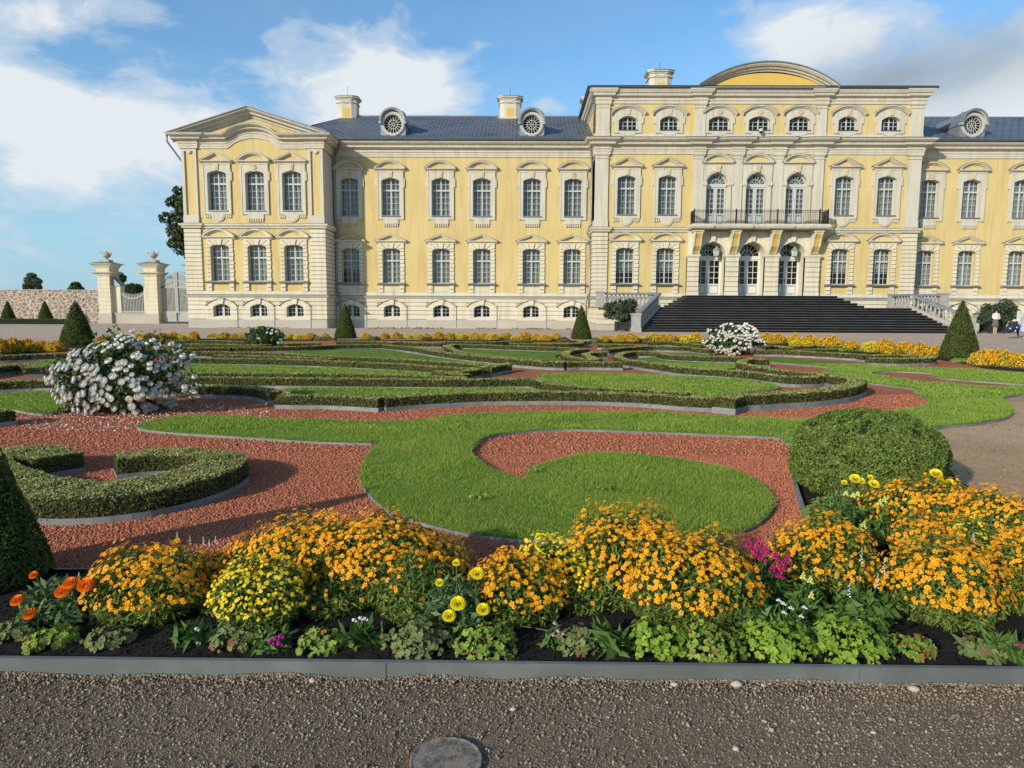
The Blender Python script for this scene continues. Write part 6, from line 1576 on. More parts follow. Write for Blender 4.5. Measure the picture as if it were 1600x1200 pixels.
# rain pipes
def pipe(pts, r=.085):
    bb = B(); bb.tube(pts, r, 10)
    for k in range(len(pts)-1):
        a, b_ = Vector(pts[k]), Vector(pts[k+1])
        if abs(a.z-b_.z) > 1.5:
            for q in np.arange(min(a.z, b_.z)+.3, max(a.z, b_.z), 1.6): bb.tube([(a.x, a.y, q), (a.x, a.y, q+.05)], r*1.25, 10)
    pal(bb, 'downpipe', zinc, True)
pipe([(-13.75, YW-.85, 14.25), (-13.75, YW-.8, 13.95), (-14.35, YW-.2, 12.9), (-14.35, YW-.2, 8.2), (-14.1, YW-.42, 7.75), (-14.1, YW-.42, 7.45), (-14.35, YW-.2, 7.0), (-14.35, YW-.2, 3.0), (-14.05, YW-.42, 2.6), (-14.05, YW-.42, .35), (-14.0, YW-.6, .2)])
pipe([(-25.75, YP-.5, 14.1), (-25.75, YP-.5, 13.6), (-25.15, YP+.5, 12.3), (-25.15, YP+.5, 8.0)], .08)
pipe([(XC0-.35, YW-.85, 14.25), (XC0-.35, YW-.8, 13.9), (XC0-.12, YW-.2, 12.7), (XC0-.12, YW-.2, 8.2), (XC0-.4, YW-.4, 7.75), (XC0-.4, YW-.4, 7.4), (XC0-.14, YW-.2, 7.0), (XC0-.14, YW-.2, 3.0), (XC0-.42, YW-.42, 2.55), (XC0-.42, YW-.42, .3)])
pipe([(XC0-.5, YC-.55, 17.75), (XC0-.3, YC-.1, 17.1), (XC0-.1, YC+.1, 16.8), (XC0-.1, YC+.1, 14.8), (XC0-.5, YC+.1, 14.5)], .075)

# security camera
p = FP(1191, 204, YC-.6); o = empty('security_camera', (p[0], YC-.35, p[2]), 'small white dome camera on the cornice below the middle attic window', 'camera')
bb = B(); bb.lathe([(.02, .22), (.1, .2), (.15, .08), (.15, 0)], 0, 0, 14); bb.box(-.3, 0, -.03, .03, .12, .16); bb.build('housing', whitep, o)
bb = B(); bb.lathe([(.13, 0), (.11, -.09), (.05, -.14), (.01, -.15)], 0, 0, 14); bb.build('lens_dome', iron, o, smooth=True)
# lanterns in the arches
for x, lb in ((DOORX[0]+.45, 'green copper lantern hanging in the left entrance arch'), (DOORX[2]+.38, 'green copper lantern hanging in the right entrance arch')):
    o = empty('lantern', (x, YC+.25, 5.72), lb, 'lantern')
    bb = B(); bb.lathe([(.02, .78), (.06, .72), (.1, .62), (.30, .46), (.30, .42)], 0, 0, 8); bb.lathe([(.10, -.08), (.20, -.04), (.22, 0)], 0, 0, 8); bb.tube([(0, 0, .7), (0, 0, 1.0)], .015, 5)
    for k in range(6): a = k*1.047; bb.tube([(.2*math.cos(a), .2*math.sin(a), 0), (.27*math.cos(a), .27*math.sin(a), .44)], .014, 4)
    bb.build('frame', lanternm, o); bb = B(); bb.lathe([(.19, .01), (.25, .43)], 0, 0, 6); bb.build('glass', whitep, o)

# ================================================================== STAIRS
stept = mat('tread_stone', (.07, .066, .062), (.15, .143, .135), 1.3, .5, .1, 12)  # treads and nosings, a lighter grey than the risers
st = empty('entrance_stairs', (XA, 43, 0), 'wide black stone stairs spreading below the three entrance doors', 'stairs')
def sbuild(bb, name, mats, parent=st, smooth=False): return link(name, bb.mesh(name, mats, smooth), parent, loc=(-XA, -43, 0))
NS, ZL, ZB = 10, 1.78, .2
YF0, YF1 = 43.3, 46.2
bb = B()
hwb, hwt = 9.95, 8.15
for k in range(NS):
    t0, t1 = k/NS, (k+1)/NS; ya = YF0+(YF1-YF0)*t0; z1 = ZB+(ZL-ZB)*t1; hw_ = hwb+(hwt-hwb)*t0
    bb.box(XA-hw_, XA+hw_, ya-.03, YF1+1, z1-.026, z1, 1); bb.box(XA-hw_+.01, XA+hw_-.01, ya+.02, YF1+1, -.1, z1-.0265)
sbuild(bb, 'lower_steps', [stepm, stept])
bb = B(); bb.box(XA-12.3, XA+10.6, YF1+.1, YC-.1, ZL-.06, ZL-.01); sbuild(bb, 'landing', stepm)
NU = 5; Z2 = 2.66
bb = B()
for k in range(NU):
    t = k/NU; ya = 49.0+1.7*t; hw_ = 6.75-1.65*t; z1 = ZL+(Z2-ZL)*(k+1)/NU
    bb.box(XA-hw_, XA+hw_, ya-.03, YC-.2, z1-.026, z1, 1); bb.box(XA-hw_+.01, XA+hw_-.01, ya+.02, YC-.2, ZL-.02, z1-.0265)
bb.box(12.8, 22.6, YC-.35, YC+1.6, 2.5, Z2-.005)
sbuild(bb, 'upper_steps', [stepm, stept])
# terrace walls with cream rustication
for s_ in (-1, 1):
    bb = B(); xa, xb = XA+s_*hwt, XA+(-12.45 if s_ < 0 else 10.75); x0_, x1_ = min(xa, xb), max(xa, xb)
    bb.box(x0_, x1_, YF1+.12, YC-.01, -.2, ZL-.07, 1)
    for r0, r1 in ((.62, .92), (.97, 1.24), (1.29, 1.56)): bb.box(x0_-.05 if s_ < 0 else x0_, x1_+.05 if s_ > 0 else x1_, YF1+.05, YC-.02, r0, r1)
    bb.box(x0_-.07 if s_ < 0 else x0_, x1_+.07 if s_ > 0 else x1_, YF1+.03, YC-.03, -.2, .58, 2)
    sbuild(bb, 'terrace_wall', [cream, yellow, plinthm])
balus = B(); balus.lathe([(.07, 0), (.07, .04), (.045, .06), (.05, .1), (.085, .2), (.09, .27), (.06, .38), (.04, .46), (.06, .5), (.055, .55), (.075, .6), (.075, .64)], 0, 0, 10)
bal_me = balus.mesh('baluster', baluststone, True)
def balustrade(p, q, label, newels, n, hgt=1.0):
    """p, q: foot points (x, y, z); newels: which ends carry a post"""
    p, q = Vector(p), Vector(q); root = empty('balustrade', tuple(p), label, 'balustrade', 'stone balustrades of the stairs'); d = q-p; L = Vector((d.x, d.y)).length
    dn = Vector((d.x, d.y)).normalized(); nn = Vector((dn.y, -dn.x)); zero = Vector((0, 0, 0))
    def beam(z0, z1, w_, m, name, a0=0., a1=1.):
        bb = B(); a, b_ = d*a0, d*a1
        vs = [tuple(c+Vector((nn.x*s_*w_, nn.y*s_*w_, z))) for c in (a, b_) for s_, z in ((-1, z0), (1, z0), (1, z1), (-1, z1))]
        bb.add(vs, [(0, 1, 5, 4), (1, 2, 6, 5), (2, 3, 7, 6), (3, 0, 4, 7), (3, 2, 1, 0), (4, 5, 6, 7)]); bb.build(name, m, root)
    beam(-.15 if abs(d.z) < .1 else -.1, .16, .15, baluststone, 'base_rail'); beam(.80, .95, .17, railtop, 'hand_rail')
    for i in range(n):
        t = (i+.7)/(n+.4); c = d*t; o = link('baluster', bal_me, root, loc=(c.x, c.y, c.z+.16))
    for e_, w_, zb in newels:
        c = zero if e_ == 0 else d
        bb = B(); bb.box(c.x-w_, c.x+w_, c.y-w_, c.y+w_, c.z+zb, c.z+.93); bb.box(c.x-w_-.05, c.x+w_+.05, c.y-w_-.05, c.y+w_+.05, c.z+.93, c.z+1.04); bb.box(c.x-w_-.05, c.x+w_+.05, c.y-w_-.05, c.y+w_+.05, c.z+zb, c.z+zb+.3)
        bb.build('newel', baluststone, root)
for s_, nm in ((-1, 'left'), (1, 'right')):
    xb, xt, xo = XA+s_*(hwb+.50), XA+s_*(hwt+.3), XA+(-12.35 if s_ < 0 else 10.6)
    balustrade((xt, YF1, ZL), (xb, YF0-.1, ZB+.12), 'grey stone balustrade sloping down the %s side of the black stairs' % nm, [(1, .26, -.15)], 13)
    balustrade((xo, YF1+.12, ZL), (xt+s_*.2, YF1+.12, ZL), 'level stone balustrade on the %s terrace beside the stairs' % nm, [(0, .27, -.05)], 13 if s_ < 0 else 8)
    balustrade((xt, YF1+.1, ZL), (xt, YF1+2.4, ZL), 'short stone balustrade running back from the %s stair head' % nm, [(1, .2, -.05)], 6)

# ================================================================== GATE AND WALL
YG = 64.0; zg = .06
gatep = mat('gate_paint', (.30, .30, .27), (.38, .38, .345), 2, .55)
def gx_(u, v, Y=YG): return FP(u, v, Y)[0]
def gz_(v, u=200, Y=YG): return FP(u, v, Y)[2]
sw = empty('rubble_wall', (0, 66, 0), 'long rubble stone wall to the left of the gate pillars', 'wall')
xr = FP(153, 470, 66)[0]; zt = FP(75, 452.5, 66)[2]
bb = B(); bb.box(-95, xr+.2, 0, .6, -.3, zt-.06); bb.build('masonry', rubble, sw); bb = B(); bb.box(-95, xr+.2, -.06, .66, zt-.06, zt); bb.build('coping', zinc, sw)
urn_prof = [(.34, 0), (.34, .08), (.12, .14), (.1, .22), (.2, .3), (.42, .5), (.5, .72), (.48, .86), (.36, .94), (.40, .98), (.30, 1.06), (.14, 1.14), (.08, 1.2), (.11, 1.27), (.02, 1.36)]
def pillar(u0, u1, vbase, label):
    x0_, x1_ = gx_(u0, 450), gx_(u1, 450); w_ = x1_-x0_; xc = (x0_+x1_)/2; dpt = 1.5
    root = empty('gate_pillar', (xc, YG, 0), label, 'gate pillar', 'cream gate pillars with urns')
    zt = gz_(412); zc0, zc1 = gz_(431), gz_(424)
    bb = B(); hw_ = w_/2
    bb.box(-hw_-.04, hw_+.04, -.04, dpt+.04, -.2, .95, 1)
    bb.box(-hw_+.02, hw_-.02, .02, dpt-.02, .95, zc0, 2)
    n = 9; h = (zc0-.97)/n
    for k in range(n): bb.box(-hw_, hw_, 0, dpt, .97+k*h, .97+(k+1)*h-.04)
    P = [(-hw_, 0), (hw_, 0), (hw_, dpt), (-hw_, dpt), (-hw_, 0)]
    def loop(prof, mi=0):
        path = [(-hw_, dpt), (-hw_, 0), (hw_, 0), (hw_, dpt)]; bb.sweep(prof, path, mi)
    loop([(-.4, zc0), (.05, zc0), (.12, zc0+.15), (.38, zc1-.14), (.42, zc1-.04), (-.4, zc1)])
    loop([(-.5, zc1), (.0, zc1), (.0, zt-.75), (.08, zt-.4), (.30, zt-.14), (.44, zt-.08), (.44, zt), (-.5, zt)])
    bb.build('shaft', [cream, plinthm, yellow], root)
    bb = B(); bb.add([(-hw_-.5, -.5, zt+.002), (hw_+.5, -.5, zt+.002), (hw_+.5, dpt+.5, zt+.002), (-hw_-.5, dpt+.5, zt+.002), (-.35, dpt/2-.35, zt+.22), (.35, dpt/2-.35, zt+.22), (.35, dpt/2+.35, zt+.22), (-.35, dpt/2+.35, zt+.22)],
                     [(0, 1, 5, 4), (1, 2, 6, 5), (2, 3, 7, 6), (3, 0, 4, 7), (4, 5, 6, 7), (3, 2, 1, 0)]); bb.build('cap', zinc, root)
    bb = B(); bb.box(-.38, .38, dpt/2-.38, dpt/2+.38, zt+.18, zt+.38)
    s_ = .78; bb.lathe([(r*s_, zt+.38+z*s_*.82) for r, z in urn_prof], 0, dpt/2, 18)
    for sg in (-1, 1): bb.tube([(sg*.36, dpt/2, zt+1.08), (sg*.5, dpt/2, zt+1.12), (sg*.5, dpt/2, zt+.98), (sg*.36, dpt/2, zt+.85)], .045, 6)
    bb.build('urn', stone, root, smooth=False)
    return xc, hw_
pa, pw = pillar(152.5, 171.5, 504, 'left cream gate pillar with a stone urn, where the rubble wall ends')
pb, _ = pillar(226, 245.5, 504, 'cream gate pillar with a stone urn between the low fence and the tall gate')
pcx = gx_(307, 450)
root = empty('gate_pillar', (pcx, YG, 0), 'gate pillar almost hidden behind the left pavilion', 'gate pillar', 'cream gate pillars with urns')
for zz, wd in ((gz_(424), 1.35), (gz_(412), 1.35)):
    bb = B(); bb.box(-wd, wd, -.4, 1.9, zz-.12, zz); bb.build('cap', zinc, root)
bb = B(); bb.box(-.75, .75, 0, 1.5, -.2, gz_(412)-.12); bb.build('shaft', cream, root)
# low wall and fence between the two pillars
fr_ = empty('low_fence', ((pa+pb)/2, YG+.5, 0), 'grey picket fence with a dipping top rail between the two gate pillars', 'fence')
x0_, x1_ = pa+pw, pb-pw; hwf = (x1_-x0_)/2
bb = B(); bb.box(-hwf, hwf, -.25, .4, -.2, .95); bb.box(-hwf, hwf, -.3, .45, .95, 1.06, 1)
bb.box(-hwf, -hwf+.75, -.1, .6, 1.06, gz_(447), 2); bb.box(hwf-.35, hwf, -.1, .6, 1.06, gz_(447), 2)
bb.build('low_wall', [plinthm, zinc, cream], fr_)
bb = B()
zA = gz_(447)
for s_, wd in ((-1, .8), (1, .4)):
    xo = s_*hwf; xi = s_*(hwf-wd); bb.add([(xo, -.2, zA+.9), (xo, .7, zA+.9), (xi, .7, zA+.1), (xi, -.2, zA+.1), (xo, -.2, zA), (xo, .7, zA), (xi, .7, zA), (xi, -.2, zA)], [(0, 3, 2, 1) if s_ > 0 else (0, 1, 2, 3), (0, 4, 7, 3), (1, 2, 6, 5), (3, 7, 6, 2), (4, 5, 6, 7)])
bb.build('scroll', zinc, fr_)
bb = B(); a0, a1 = -hwf+.75, hwf-.35
zf = gz_(463); n = 15
for k in range(n):
    x = a0+(a1-a0)*(k+.5)/n; t = (2*(k+.5)/n-1); zt_ = zf+.12+.32*t*t
    bb.box(x-.032, x+.032, 0, .06, 1.1, zt_); bb.add([(x-.032, 0, zt_), (x+.032, 0, zt_), (x+.032, .06, zt_), (x-.032, .06, zt_), (x, .03, zt_+.16)], [(0, 1, 4), (1, 2, 4), (2, 3, 4), (3, 0, 4)])
for k in range(n):
    t0 = 2*k/n-1; t1 = 2*(k+1)/n-1; bb.bar(a0+(a1-a0)*k/n, zf-.2+.5*t0*t0, a0+(a1-a0)*(k+1)/n, zf-.2+.5*t1*t1, .12, -.05, -.001)
bb.box(a0, a1, -.05, -.001, 1.08, 1.22)
bb.build('pickets', gatep, fr_)
# tall gate
gt = empty('tall_gate', (0, YG+.6, 0), 'tall grey slatted double gate with an arched spiky top beside the palace', 'gate')
x0_, x1_ = pb+pw+.1, pcx-.75; xmid = (x0_+x1_)/2; hwg = (x1_-x0_)/2
for s_ in (-1, 1):
    bb = B(); n = 12
    for k in range(n):
        t = (k+.5)/n; x = xmid+s_*hwg*t; zt_ = gz_(427)-1.05*t*t
        bb.box(x-.028, x+.028, 0, .06, 1.2, zt_); bb.add([(x-.028, 0, zt_), (x+.028, 0, zt_), (x+.028, .06, zt_), (x-.028, .06, zt_), (x, .03, zt_+.22)], [(0, 1, 4), (1, 2, 4), (2, 3, 4), (3, 0, 4)])
        t0, t1 = k/n, (k+1)/n; bb.bar(xmid+s_*hwg*t0, gz_(437)-.8*t0*t0, xmid+s_*hwg*t1, gz_(437)-.8*t1*t1, .14, -.05, -.001)
    a, b_ = sorted((xmid+s_*.02, xmid+s_*hwg)); bb.box(a, b_, -.05, -.001, gz_(448)-.07, gz_(448)+.07); bb.box(a, b_, -.06, .06, .25, 1.22)
    a, b_ = sorted((xmid+s_*.01, xmid+s_*.14)); bb.box(a, b_, -.09, .09, .25, gz_(424))
    bb.build('gate_leaf', gatep, gt)
bb = B(); bb.box(xmid-.04, xmid+.0, -.16, -.1, .3, 1.05); bb.box(xmid-.04, xmid+.2, -.16, -.1, .95, 1.0); bb.build('bolt', iron, gt)

# ================================================================== TREES
def tree(name, u, vt, vb, Y, wpx, label, cat, leafm=treel, n=5000, size=.3, trunk=True, blobs=None, z0=None, cap=None):
    x = FP(u, vb, Y)[0]; zt = FP(u, vt, Y)[2]; zb = FP(u, vb, Y)[2]; rx = wpx/2/FPX*Y
    root = empty(name, (x, Y, 0), label, cat)
    bb = B(); bb.tube([(0, 0, 0), (.1, 0, zb*.6), (0, .1, zb), (-.1*rx, 0, (zb+zt)/2)], [rx*.10+.1, rx*.08+.08, rx*.07+.06, .06], 8)
    for i in range(9):
        a = i*.698+.3; r = rx*(.5+.35*random.random()); z1 = zb+(zt-zb)*(.25+.6*random.random())
        bb.tube([(0, 0, zb*.9), (r*.5*math.cos(a), r*.5*math.sin(a), zb+(z1-zb)*.6), (r*math.cos(a), r*math.sin(a), z1)], [rx*.045+.04, rx*.03+.03, .03], 6)
    if trunk: bb.build('trunk', woodm, root)
    blobs = blobs or [(random.uniform(-.75, .75), random.uniform(-.6, .6), random.uniform(.05, .95), random.uniform(.22, .42)) for _ in range(16)]
    pts = []
    for bx, by, bz, br in blobs:
        k = int(n*br**2/sum(b_[3]**2 for b_ in blobs)); d = unit(rng.normal(size=(k, 3))); rr = br*rx*(1-.6*rng.random(k)**2)
        zc = zb+(zt-zb)*bz; wz = max(1-abs(bz-.5)*.9, .4)
        pts.append(d*rr[:, None]*[1, 1, .75]+[bx*rx*wz, by*rx*wz, min(zc, zt-br*rx*.6)])
    P = np.concatenate(pts); P = P[P[:, 2] > .1]; V, F = cards(P, P-[0, 0, (zb+zt)/2], size, 1.5, .9); link('crown', npmesh('crown', V, F, leafm), root); return root
tree('broadleaf_tree', 293, 292, 400, 74, 84, 'dark leafy tree partly hidden by the left corner of the palace', 'tree', n=4600, size=.24,
     blobs=[(-.35,0,.95,.22),(-.6,0,.78,.26),(-.2,.1,.8,.4),(-.75,0,.55,.28),(-.2,.2,.55,.5),(-.55,0,.38,.26),(-.7,0,.18,.24),(-.35,0,.1,.3),(.3,0,.7,.6),(.2,0,.3,.6),(-.3,0,.3,.4)])
tree('broadleaf_tree', 50, 426, 452, 330, 44, 'small distant tree with an airy crown above the rubble wall', 'tree', fartree, 2600, .75, blobs=[(-.5,0,.2,.25),(-.2,0,.55,.3),(.05,0,.8,.3),(.4,0,.5,.3),(.2,.1,.3,.3),(-.75,0,.05,.18),(.75,0,.1,.22),(.6,0,.25,.2),(-.1,0,.3,.3)])
tree('shrub', 120, 440, 470, 110, 40, 'rounded green shrub top peeping over the rubble wall', 'shrub', treel, 3500, .32, False, blobs=[(0,0,.5,.6),(-.4,0,.35,.5),(.4,0,.35,.5),(0,0,.8,.35)])
tree('broadleaf_tree', 190, 421, 460, 150, 26, 'narrow dark tree seen between the gate pillars', 'tree', treel, 3000, .35, blobs=[(-.1,0,.8,.35),(.2,0,.6,.4),(-.2,0,.4,.45),(.3,0,.3,.4),(.0,0,.1,.4),(.5,0,.7,.25)])
x = FP(205, 470, 68)[0]
shaped('rounded_shrub', 'clipped dark round shrub behind the low fence', 'shrub', (x, 68.5, 0), [(1.0, .1), (1.3, 1.0), (1.4, 2.2), (1.3, 3.1), (.95, 3.6), (.45, 3.85), (.02, 3.9)], .12, treel, conebase, None, aspect=1.5, wob=.05, cap=9000)
for u, vt, lb in ((262, 451, 'clipped hedge seen through the left leaf of the tall gate'), (292, 453, 'clipped hedge seen through the right leaf of the tall gate')):
    x = FP(u, 470, 76)[0]; o = empty('garden_hedge', (x, 76, 0), lb, 'hedge', 'hedges behind the gate'); h = FP(u, vt, 76)[2]
    bb = B(); bb.box(-1.15, .95, -.5, 6, 0, h-.1); bb.build('inner_growth', conebase, o)
    P = np.stack([rng.uniform(-1.2, 1.0, 6000), np.where(rng.random(6000) < .75, -.52, rng.uniform(-.5, 6, 6000)), rng.uniform(0, h, 6000)], 1); P[:, 2] = np.where(P[:, 1] > -.51, h-.05, P[:, 2])
    V, F = cards(P, np.tile([0, -.8, .5], (6000, 1)), .12, 1.5, .7); link('foliage', npmesh('foliage', V, F, domem), o)

# potted oleanders
def potted(u, vb, wp, ht, cu, cvt, cvb, cw, Y, label, lb2, seed):
    x = FP(u, vb, Y)[0]; zb = ground_z(Y); w_ = wp/FPX*Y/2; h = ht/FPX*Y
    pt = empty('planter', (x, Y, zb), lb2, 'planter', 'dark square planters')
    bb = B(); bb.box(-w_+.04, w_-.04, -w_+.04, w_-.04, .07, h-.05)
    for sx_ in (-1, 1):
        for sy_ in (-1, 1): bb.box(sx_*w_-.05, sx_*w_+.05, sy_*w_-.05, sy_*w_+.05, 0, h)
    bb.box(-w_-.02, w_+.02, -w_-.02, w_+.02, h-.12, h-.04); bb.box(-w_-.02, w_+.02, -w_-.02, w_+.02, .08, .16); bb.build('box', potm, pt)
    bb = B(); bb.box(-w_+.08, w_-.08, -w_+.08, w_-.08, h-.05, h-.02); bb.build('soil', soilm, pt)
    cx = FP(cu, cvb, Y)[0]; ztop = FP(cu, cvt, Y)[2]; zlo = FP(cu, cvb, Y)[2]; r = cw/2/FPX*Y
    root = empty('oleander', (x, Y, zb+h-.03), label, 'oleander', 'potted oleanders')
    zc = (ztop+zlo)/2-(zb+h-.03)
    bb = B()
    for i in range(16):
        a = i*.84+seed; q = .25+.7*random.random(); bb.tube([(.06*math.cos(a), .06*math.sin(a), -.02), ((cx-x)*.4+.3*q*r*math.cos(a), .3*q*r*math.sin(a), zc*.4), ((cx-x)+q*r*math.cos(a), q*r*.8*math.sin(a), zc+(random.random()-.3)*(ztop-zlo)*.4)], [.03, .022, .01], 5)
    bb.build('trunk', woodm, root)
    pts = []
    for i in range(26):
        d = unit(rng.normal(size=(1, 3)))[0]; c = d*[r*.85, r*.6, (ztop-zlo)*.42]*(.45+.55*rng.random())+[cx-x, 0, zc]; k = 170; e = unit(rng.normal(size=(k, 3)))*(rng.random((k, 1))**.4)*r*.33; pts.append(e*[1, 1, .8]+c)
    P = np.concatenate(pts); V, F = cards(P, P-[cx-x, 0, zc*.6], .085, 3.6, .9); link('foliage', npmesh('foliage', V, F, olem), root)
    q = P[rng.integers(0, len(P), 16)]; V, F = replicate(FV, FF_, q, np.tile([0, 0, 1.], (16, 1)), np.full(16, .05)); link('blossoms', npmesh('blossoms', V, F, salmon), root)
olem = mat('oleander_leaf', (.022, .045, .018), (.045, .075, .03), 4, .6, isl=(.09, .12, .06), isl2=(.16, .15, .09), trans=.15)
salmon = mat('salmon_petal', (.6, .2, .13), None, 1, .6)
potted(971, 518, 17, 15, 972, 466, 503, 57, 44.5, 'dark oleander bush in a square planter left of the black stairs', 'dark square planter left of the black stairs', 0)
potted(1550, 520, 22, 15, 1553, 468, 512, 66, 44.5, 'wide oleander bush behind the standing woman', 'dark square planter behind the standing woman', 2)
x, y, z = FP(951, 516, 47); o = empty('sapling', (x, 47, .15), 'small sapling in front of the terrace wall left of the oleander', 'sapling')
bb = B(); bb.tube([(0, 0, 0), (0, 0, .6)], .05, 6); bb.build('stem', stone, o); leafy(o, 350, (.42, .3, .3), .75, .08, olem, seed=3)
n = 260   # weeds along the foot of the palace
P = np.stack([rng.uniform(-24, 46, n*10), rng.uniform(50.2, 51.3, n*10)+np.where(rng.random(n*10) < .5, 1.8, 0), np.full(n*10, .12)], 1); P = P[(np.sin(P[:, 0]*1.7)+np.sin(P[:, 0]*.6+1) > -.2)]
P = P[(P[:, 0] < 4) & ~((P[:, 1] > 51) & (P[:, 0] < -13)) | (P[:, 0] > 32)]
V, F = cards(P, np.tile([0, 0, 1.], (len(P), 1)), .10, 1.6, .7); tag(link('weeds', npmesh('weeds', V, F, geraD)), 'thin patches of weeds along the foot of the palace wall', 'weeds', kind='stuff')
# far tree line on the horizon
P = np.stack([rng.uniform(-420, -60, 9000), rng.uniform(380, 420, 9000), rng.random(9000)**.7*5.0], 1); P[:, 2] *= .55+.45*np.sin(P[:, 0]*.05)*np.sin(P[:, 0]*.013)
V, F = cards(P, np.tile([0, -1, .5], (9000, 1)), 2.2, 1.4, .8); tag(link('far_trees', npmesh('far_trees', V, F, fartree)), 'far line of trees on the horizon behind the wall', 'woods', kind='stuff')

# ================================================================== PEOPLE
def skinned(name, verts, edges, radii, m, parent, levels=2, root_i=0):
    me = bpy.data.meshes.new(name+'_tmp'); me.from_pydata(verts, edges, []); ob = bpy.data.objects.new(name+'_tmp', me); C.objects.link(ob)
    sk = ob.modifiers.new('s', 'SKIN'); sk.use_smooth_shade = True
    lay = me.skin_vertices[0] if len(me.skin_vertices) else None
    if lay is None: me.update(); lay = me.skin_vertices[0]
    for i, r in enumerate(radii):
        lay.data[i].radius = (r, r) if not isinstance(r, tuple) else r
    lay.data[root_i].use_root = True
    sb = ob.modifiers.new('d', 'SUBSURF'); sb.levels = levels; sb.render_levels = levels
    dg = bpy.context.evaluated_depsgraph_get(); ev = ob.evaluated_get(dg); out = bpy.data.meshes.new_from_object(ev)
    out.materials.clear(); out.materials.append(m); C.objects.unlink(ob); bpy.data.objects.remove(ob)
    for p in out.polygons: p.use_smooth = True
    return link(name, out, parent)
def person(loc, rz, label, arms, legs, h=1.6):
    root = empty('person', loc, label, 'person'); root.rotation_euler = (0, 0, rz); k = h/1.6; root.scale = (k, k, k)
    V = [(0, 0, .86), (0, 0, 1.02), (0, -.005, 1.2), (0, 0, 1.32), (0, -.01, 1.39), (0, -.01, 1.47), (0, -.02, 1.545),
         (.09, 0, .82), (-.09, 0, .82)]; R = [(.15, .11), (.125, .095), (.15, .10), (.10, .075), .052, .082, .055, .09, .09]
    E = [(0, 1), (1, 2), (2, 3), (3, 4), (4, 5), (5, 6), (0, 7), (0, 8)]
    for s_, (kn, an, to) in zip((1, -1), legs):
        b0 = len(V); V += [kn, an, to]; R += [.055, .036, .03]; E += [(7 if s_ > 0 else 8, b0), (b0, b0+1), (b0+1, b0+2)]
    for s_, (sh, elb, wr, hd) in zip((1, -1), arms):
        b0 = len(V); V += [sh, elb, wr, hd]; R += [.055, .04, .028, .034]; E += [(3, b0), (b0, b0+1), (b0+1, b0+2), (b0+2, b0+3)]
        for f_ in range(5):   # fingers and thumb
            d = Vector(hd)-Vector(wr); d.normalize(); sd_ = Vector((1, 0, 0)) if abs(d.x) < .8 else Vector((0, 1, 0))
            off = sd_*((f_-1.5)*.018) if f_ < 4 else sd_*(-.045); ln = (.05, .06, .055, .045, .03)[f_]
            V.append(tuple(Vector(hd)+off+d*ln)); R.append(.009); E.append((b0+3, len(V)-1))
    skinned('body', V, E, R, skin, root)
    return root
p = G(1556, 522, .15); wy = 43.0; px_ = FP(1556, 500, wy)[0]
wmn = person((px_, wy, .17), R_(12), 'woman in a cream shirt and dark patterned skirt standing before the oleander',
      [((.17, 0, 1.29), (.25, .0, 1.05), (.12, -.16, .98), (.04, -.19, .99)), ((-.17, 0, 1.29), (-.25, 0, 1.05), (-.12, -.16, .98), (-.04, -.2, .97))],
      [((.08, -.01, .46), (.08, .01, .07), (.085, -.12, .03)), ((-.08, -.01, .46), (-.08, .01, .07), (-.085, -.12, .03))], 1.55)
skinned('shirt', [(0, 0, .88), (0, 0, 1.03), (0, -.005, 1.2), (0, 0, 1.31), (0, 0, 1.36), (.18, 0, 1.29), (.255, 0, 1.05), (.14, -.14, .98), (-.18, 0, 1.29), (-.255, 0, 1.05), (-.14, -.14, .98)],
        [(0, 1), (1, 2), (2, 3), (3, 4), (3, 5), (5, 6), (6, 7), (3, 8), (8, 9), (9, 10)], [(.185, .14), (.155, .125), (.175, .125), (.12, .095), (.07, .065), .075, .06, .045, .075, .06, .045], shirt, wmn)
bb = B(); bb.lathe([(.13, .95), (.175, .85), (.20, .7), (.21, .5), (.20, .49)], 0, 0, 16, caps=False); o = bb.build('skirt', skirt, wmn, smooth=True); o.scale = (1, .8, 1)
bb = B(); V, F = icoV(3); V = V*[.098, .105, .095]; V[:, 2] += 1.51; V[:, 1] += .022; V = V; link('hair', npmesh('hair', V, F, hairm, smooth=True), wmn)
bb = B()
for sx_ in (-.033, .033): bb.box(sx_-.012, sx_+.012, -.096, -.08, 1.477, 1.488)
bb.box(-.02, .02, -.094, -.08, 1.425, 1.433); bb.build('face', hairm, wmn)
# walking woman in blue, cut by the right edge, with a dark bag
wy = 38.5; bx_ = FP(1602, 520, wy)[0]
wb = person((bx_, wy, .12), R_(-70), 'woman in a long light blue dress walking out past the right edge',
      [((.17, 0, 1.29), (.22, .12, 1.05), (.20, .18, .82), (.20, .18, .74)), ((-.17, 0, 1.29), (-.22, -.05, 1.05), (-.2, -.12, .82), (-.2, -.14, .74))],
      [((.08, -.12, .46), (.08, -.10, .07), (.085, -.22, .03)), ((-.08, .1, .46), (-.08, .32, .10), (-.085, .24, .03))], 1.65)
bb = B(); bb.lathe([(.10, 1.37), (.17, 1.30), (.17, 1.15), (.15, 1.02), (.19, .85), (.24, .6), (.28, .36), (.27, .35)], 0, 0, 18, caps=False); o = bb.build('dress', dressm, wb, smooth=True)
for s_ in (-1, 1):
    bb = B(); bb.tube([(s_*.17, 0, 1.31), (s_*.225, .05*s_, 1.04)], [.075, .07], 10); bb.build('sleeve', dressm, wb, smooth=True)
V, F = icoV(3); V = V*[.1, .11, .12]; V[:, 2] += 1.50; V[:, 1] += .02; link('hair', npmesh('hair', V, F, hairm, smooth=True), wb)
bb = B(); bb.box(.05, .13, -.25, -.02, 0, .06); bb.box(-.13, -.05, .18, .38, .03, .10); bb.build('shoe', shoe, wb)
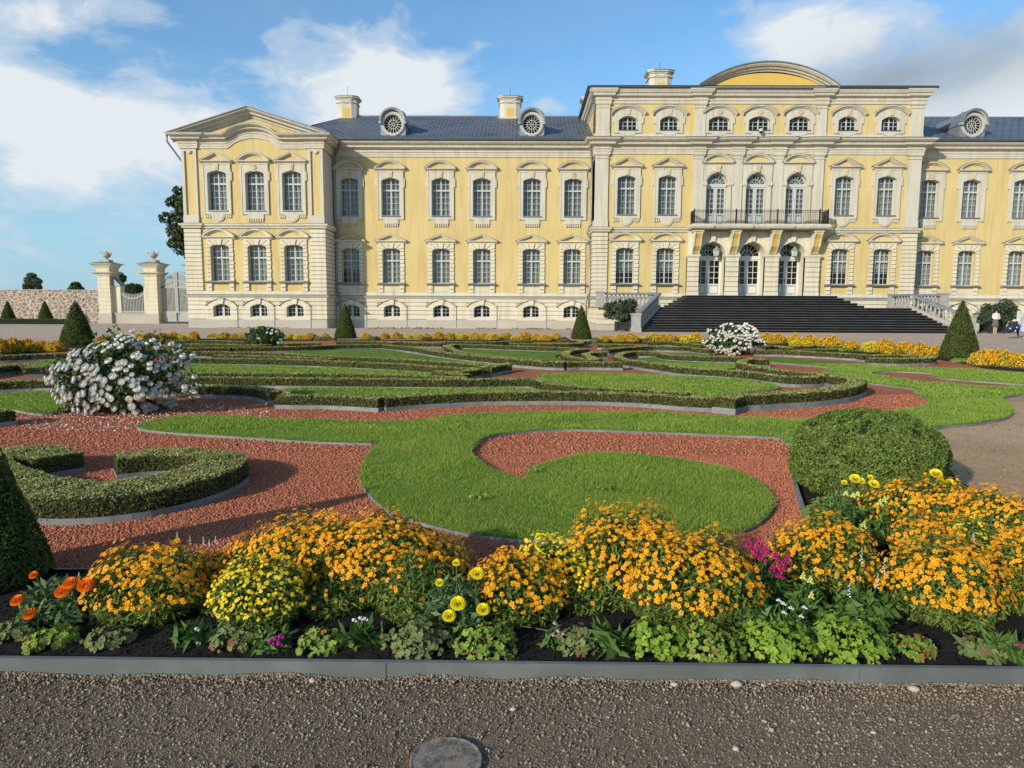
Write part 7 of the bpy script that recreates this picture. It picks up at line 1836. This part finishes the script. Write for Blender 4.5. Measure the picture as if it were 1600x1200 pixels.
# second walker behind her and the stroller-like dark bag
b0 = FP(1583, 511, wy-.2); bgx = empty('bag', (b0[0], wy-.15, b0[2]), 'large slanting dark navy bag with white spots carried at the right edge', 'bag')
V, F = icoV(3); V = V*[.42, .2, .24]; V[:, 2] *= 1-.25*V[:, 0]; a = -.75; c, s_ = math.cos(-a), math.sin(-a); V = np.stack([V[:, 0]*c-V[:, 2]*s_, V[:, 1], V[:, 0]*s_+V[:, 2]*c], 1)
link('body', npmesh('body', V, F, navym, smooth=True), bgx)
bb = B(); bb.tube([(.18, -.05, .32), (.34, 0, .52), (.46, .05, .5)], .02, 6); bb.build('strap', shirt, bgx)
for sx_, sz_ in ((-.25, -.08), (.05, -.20), (.1, -.02), (.18, .22)):
    bb = B(); bb.lathe([(.0, -.02), (.045, 0), (.0, .02)], 0, 0, 8); o = bb.build('spot', whitf, bgx, loc=(sx_, -.2, sz_)); o.rotation_euler = (1.57, 0, 0)
bk = person((FP(1590, 520, 39.3)[0], 39.3, .12), R_(-70), 'person in dark clothes walking half hidden behind the navy bag',
      [((.17, 0, 1.29), (.22, .12, 1.05), (.20, .1, .82), (.20, .1, .74)), ((-.17, 0, 1.29), (-.22, -.05, 1.05), (-.2, -.1, .82), (-.2, -.1, .74))],
      [((.08, -.1, .46), (.08, .05, .08), (.085, -.06, .03)), ((-.08, .1, .46), (-.08, .3, .12), (-.085, .22, .05))], .86)
skinned('clothes', [(0, 0, .82), (0, 0, 1.05), (0, 0, 1.3), (.09, 0, .78), (-.09, 0, .78), (.08, -.1, .46), (-.08, .1, .46), (.08, .05, .12), (-.08, .3, .15), (.18, 0, 1.28), (.22, .12, 1.05), (-.18, 0, 1.28), (-.22, -.05, 1.05)],
        [(0, 1), (1, 2), (0, 3), (0, 4), (3, 5), (4, 6), (5, 7), (6, 8), (2, 9), (9, 10), (2, 11), (11, 12)], [.17, .16, .13, .12, .12, .085, .085, .065, .065, .08, .065, .08, .065], navym, bk)
V, F = icoV(3); V = V*[.1, .11, .12]; V[:, 2] += 1.50; V[:, 1] += .02; link('hair', npmesh('hair', V, F, hairm, smooth=True), bk)
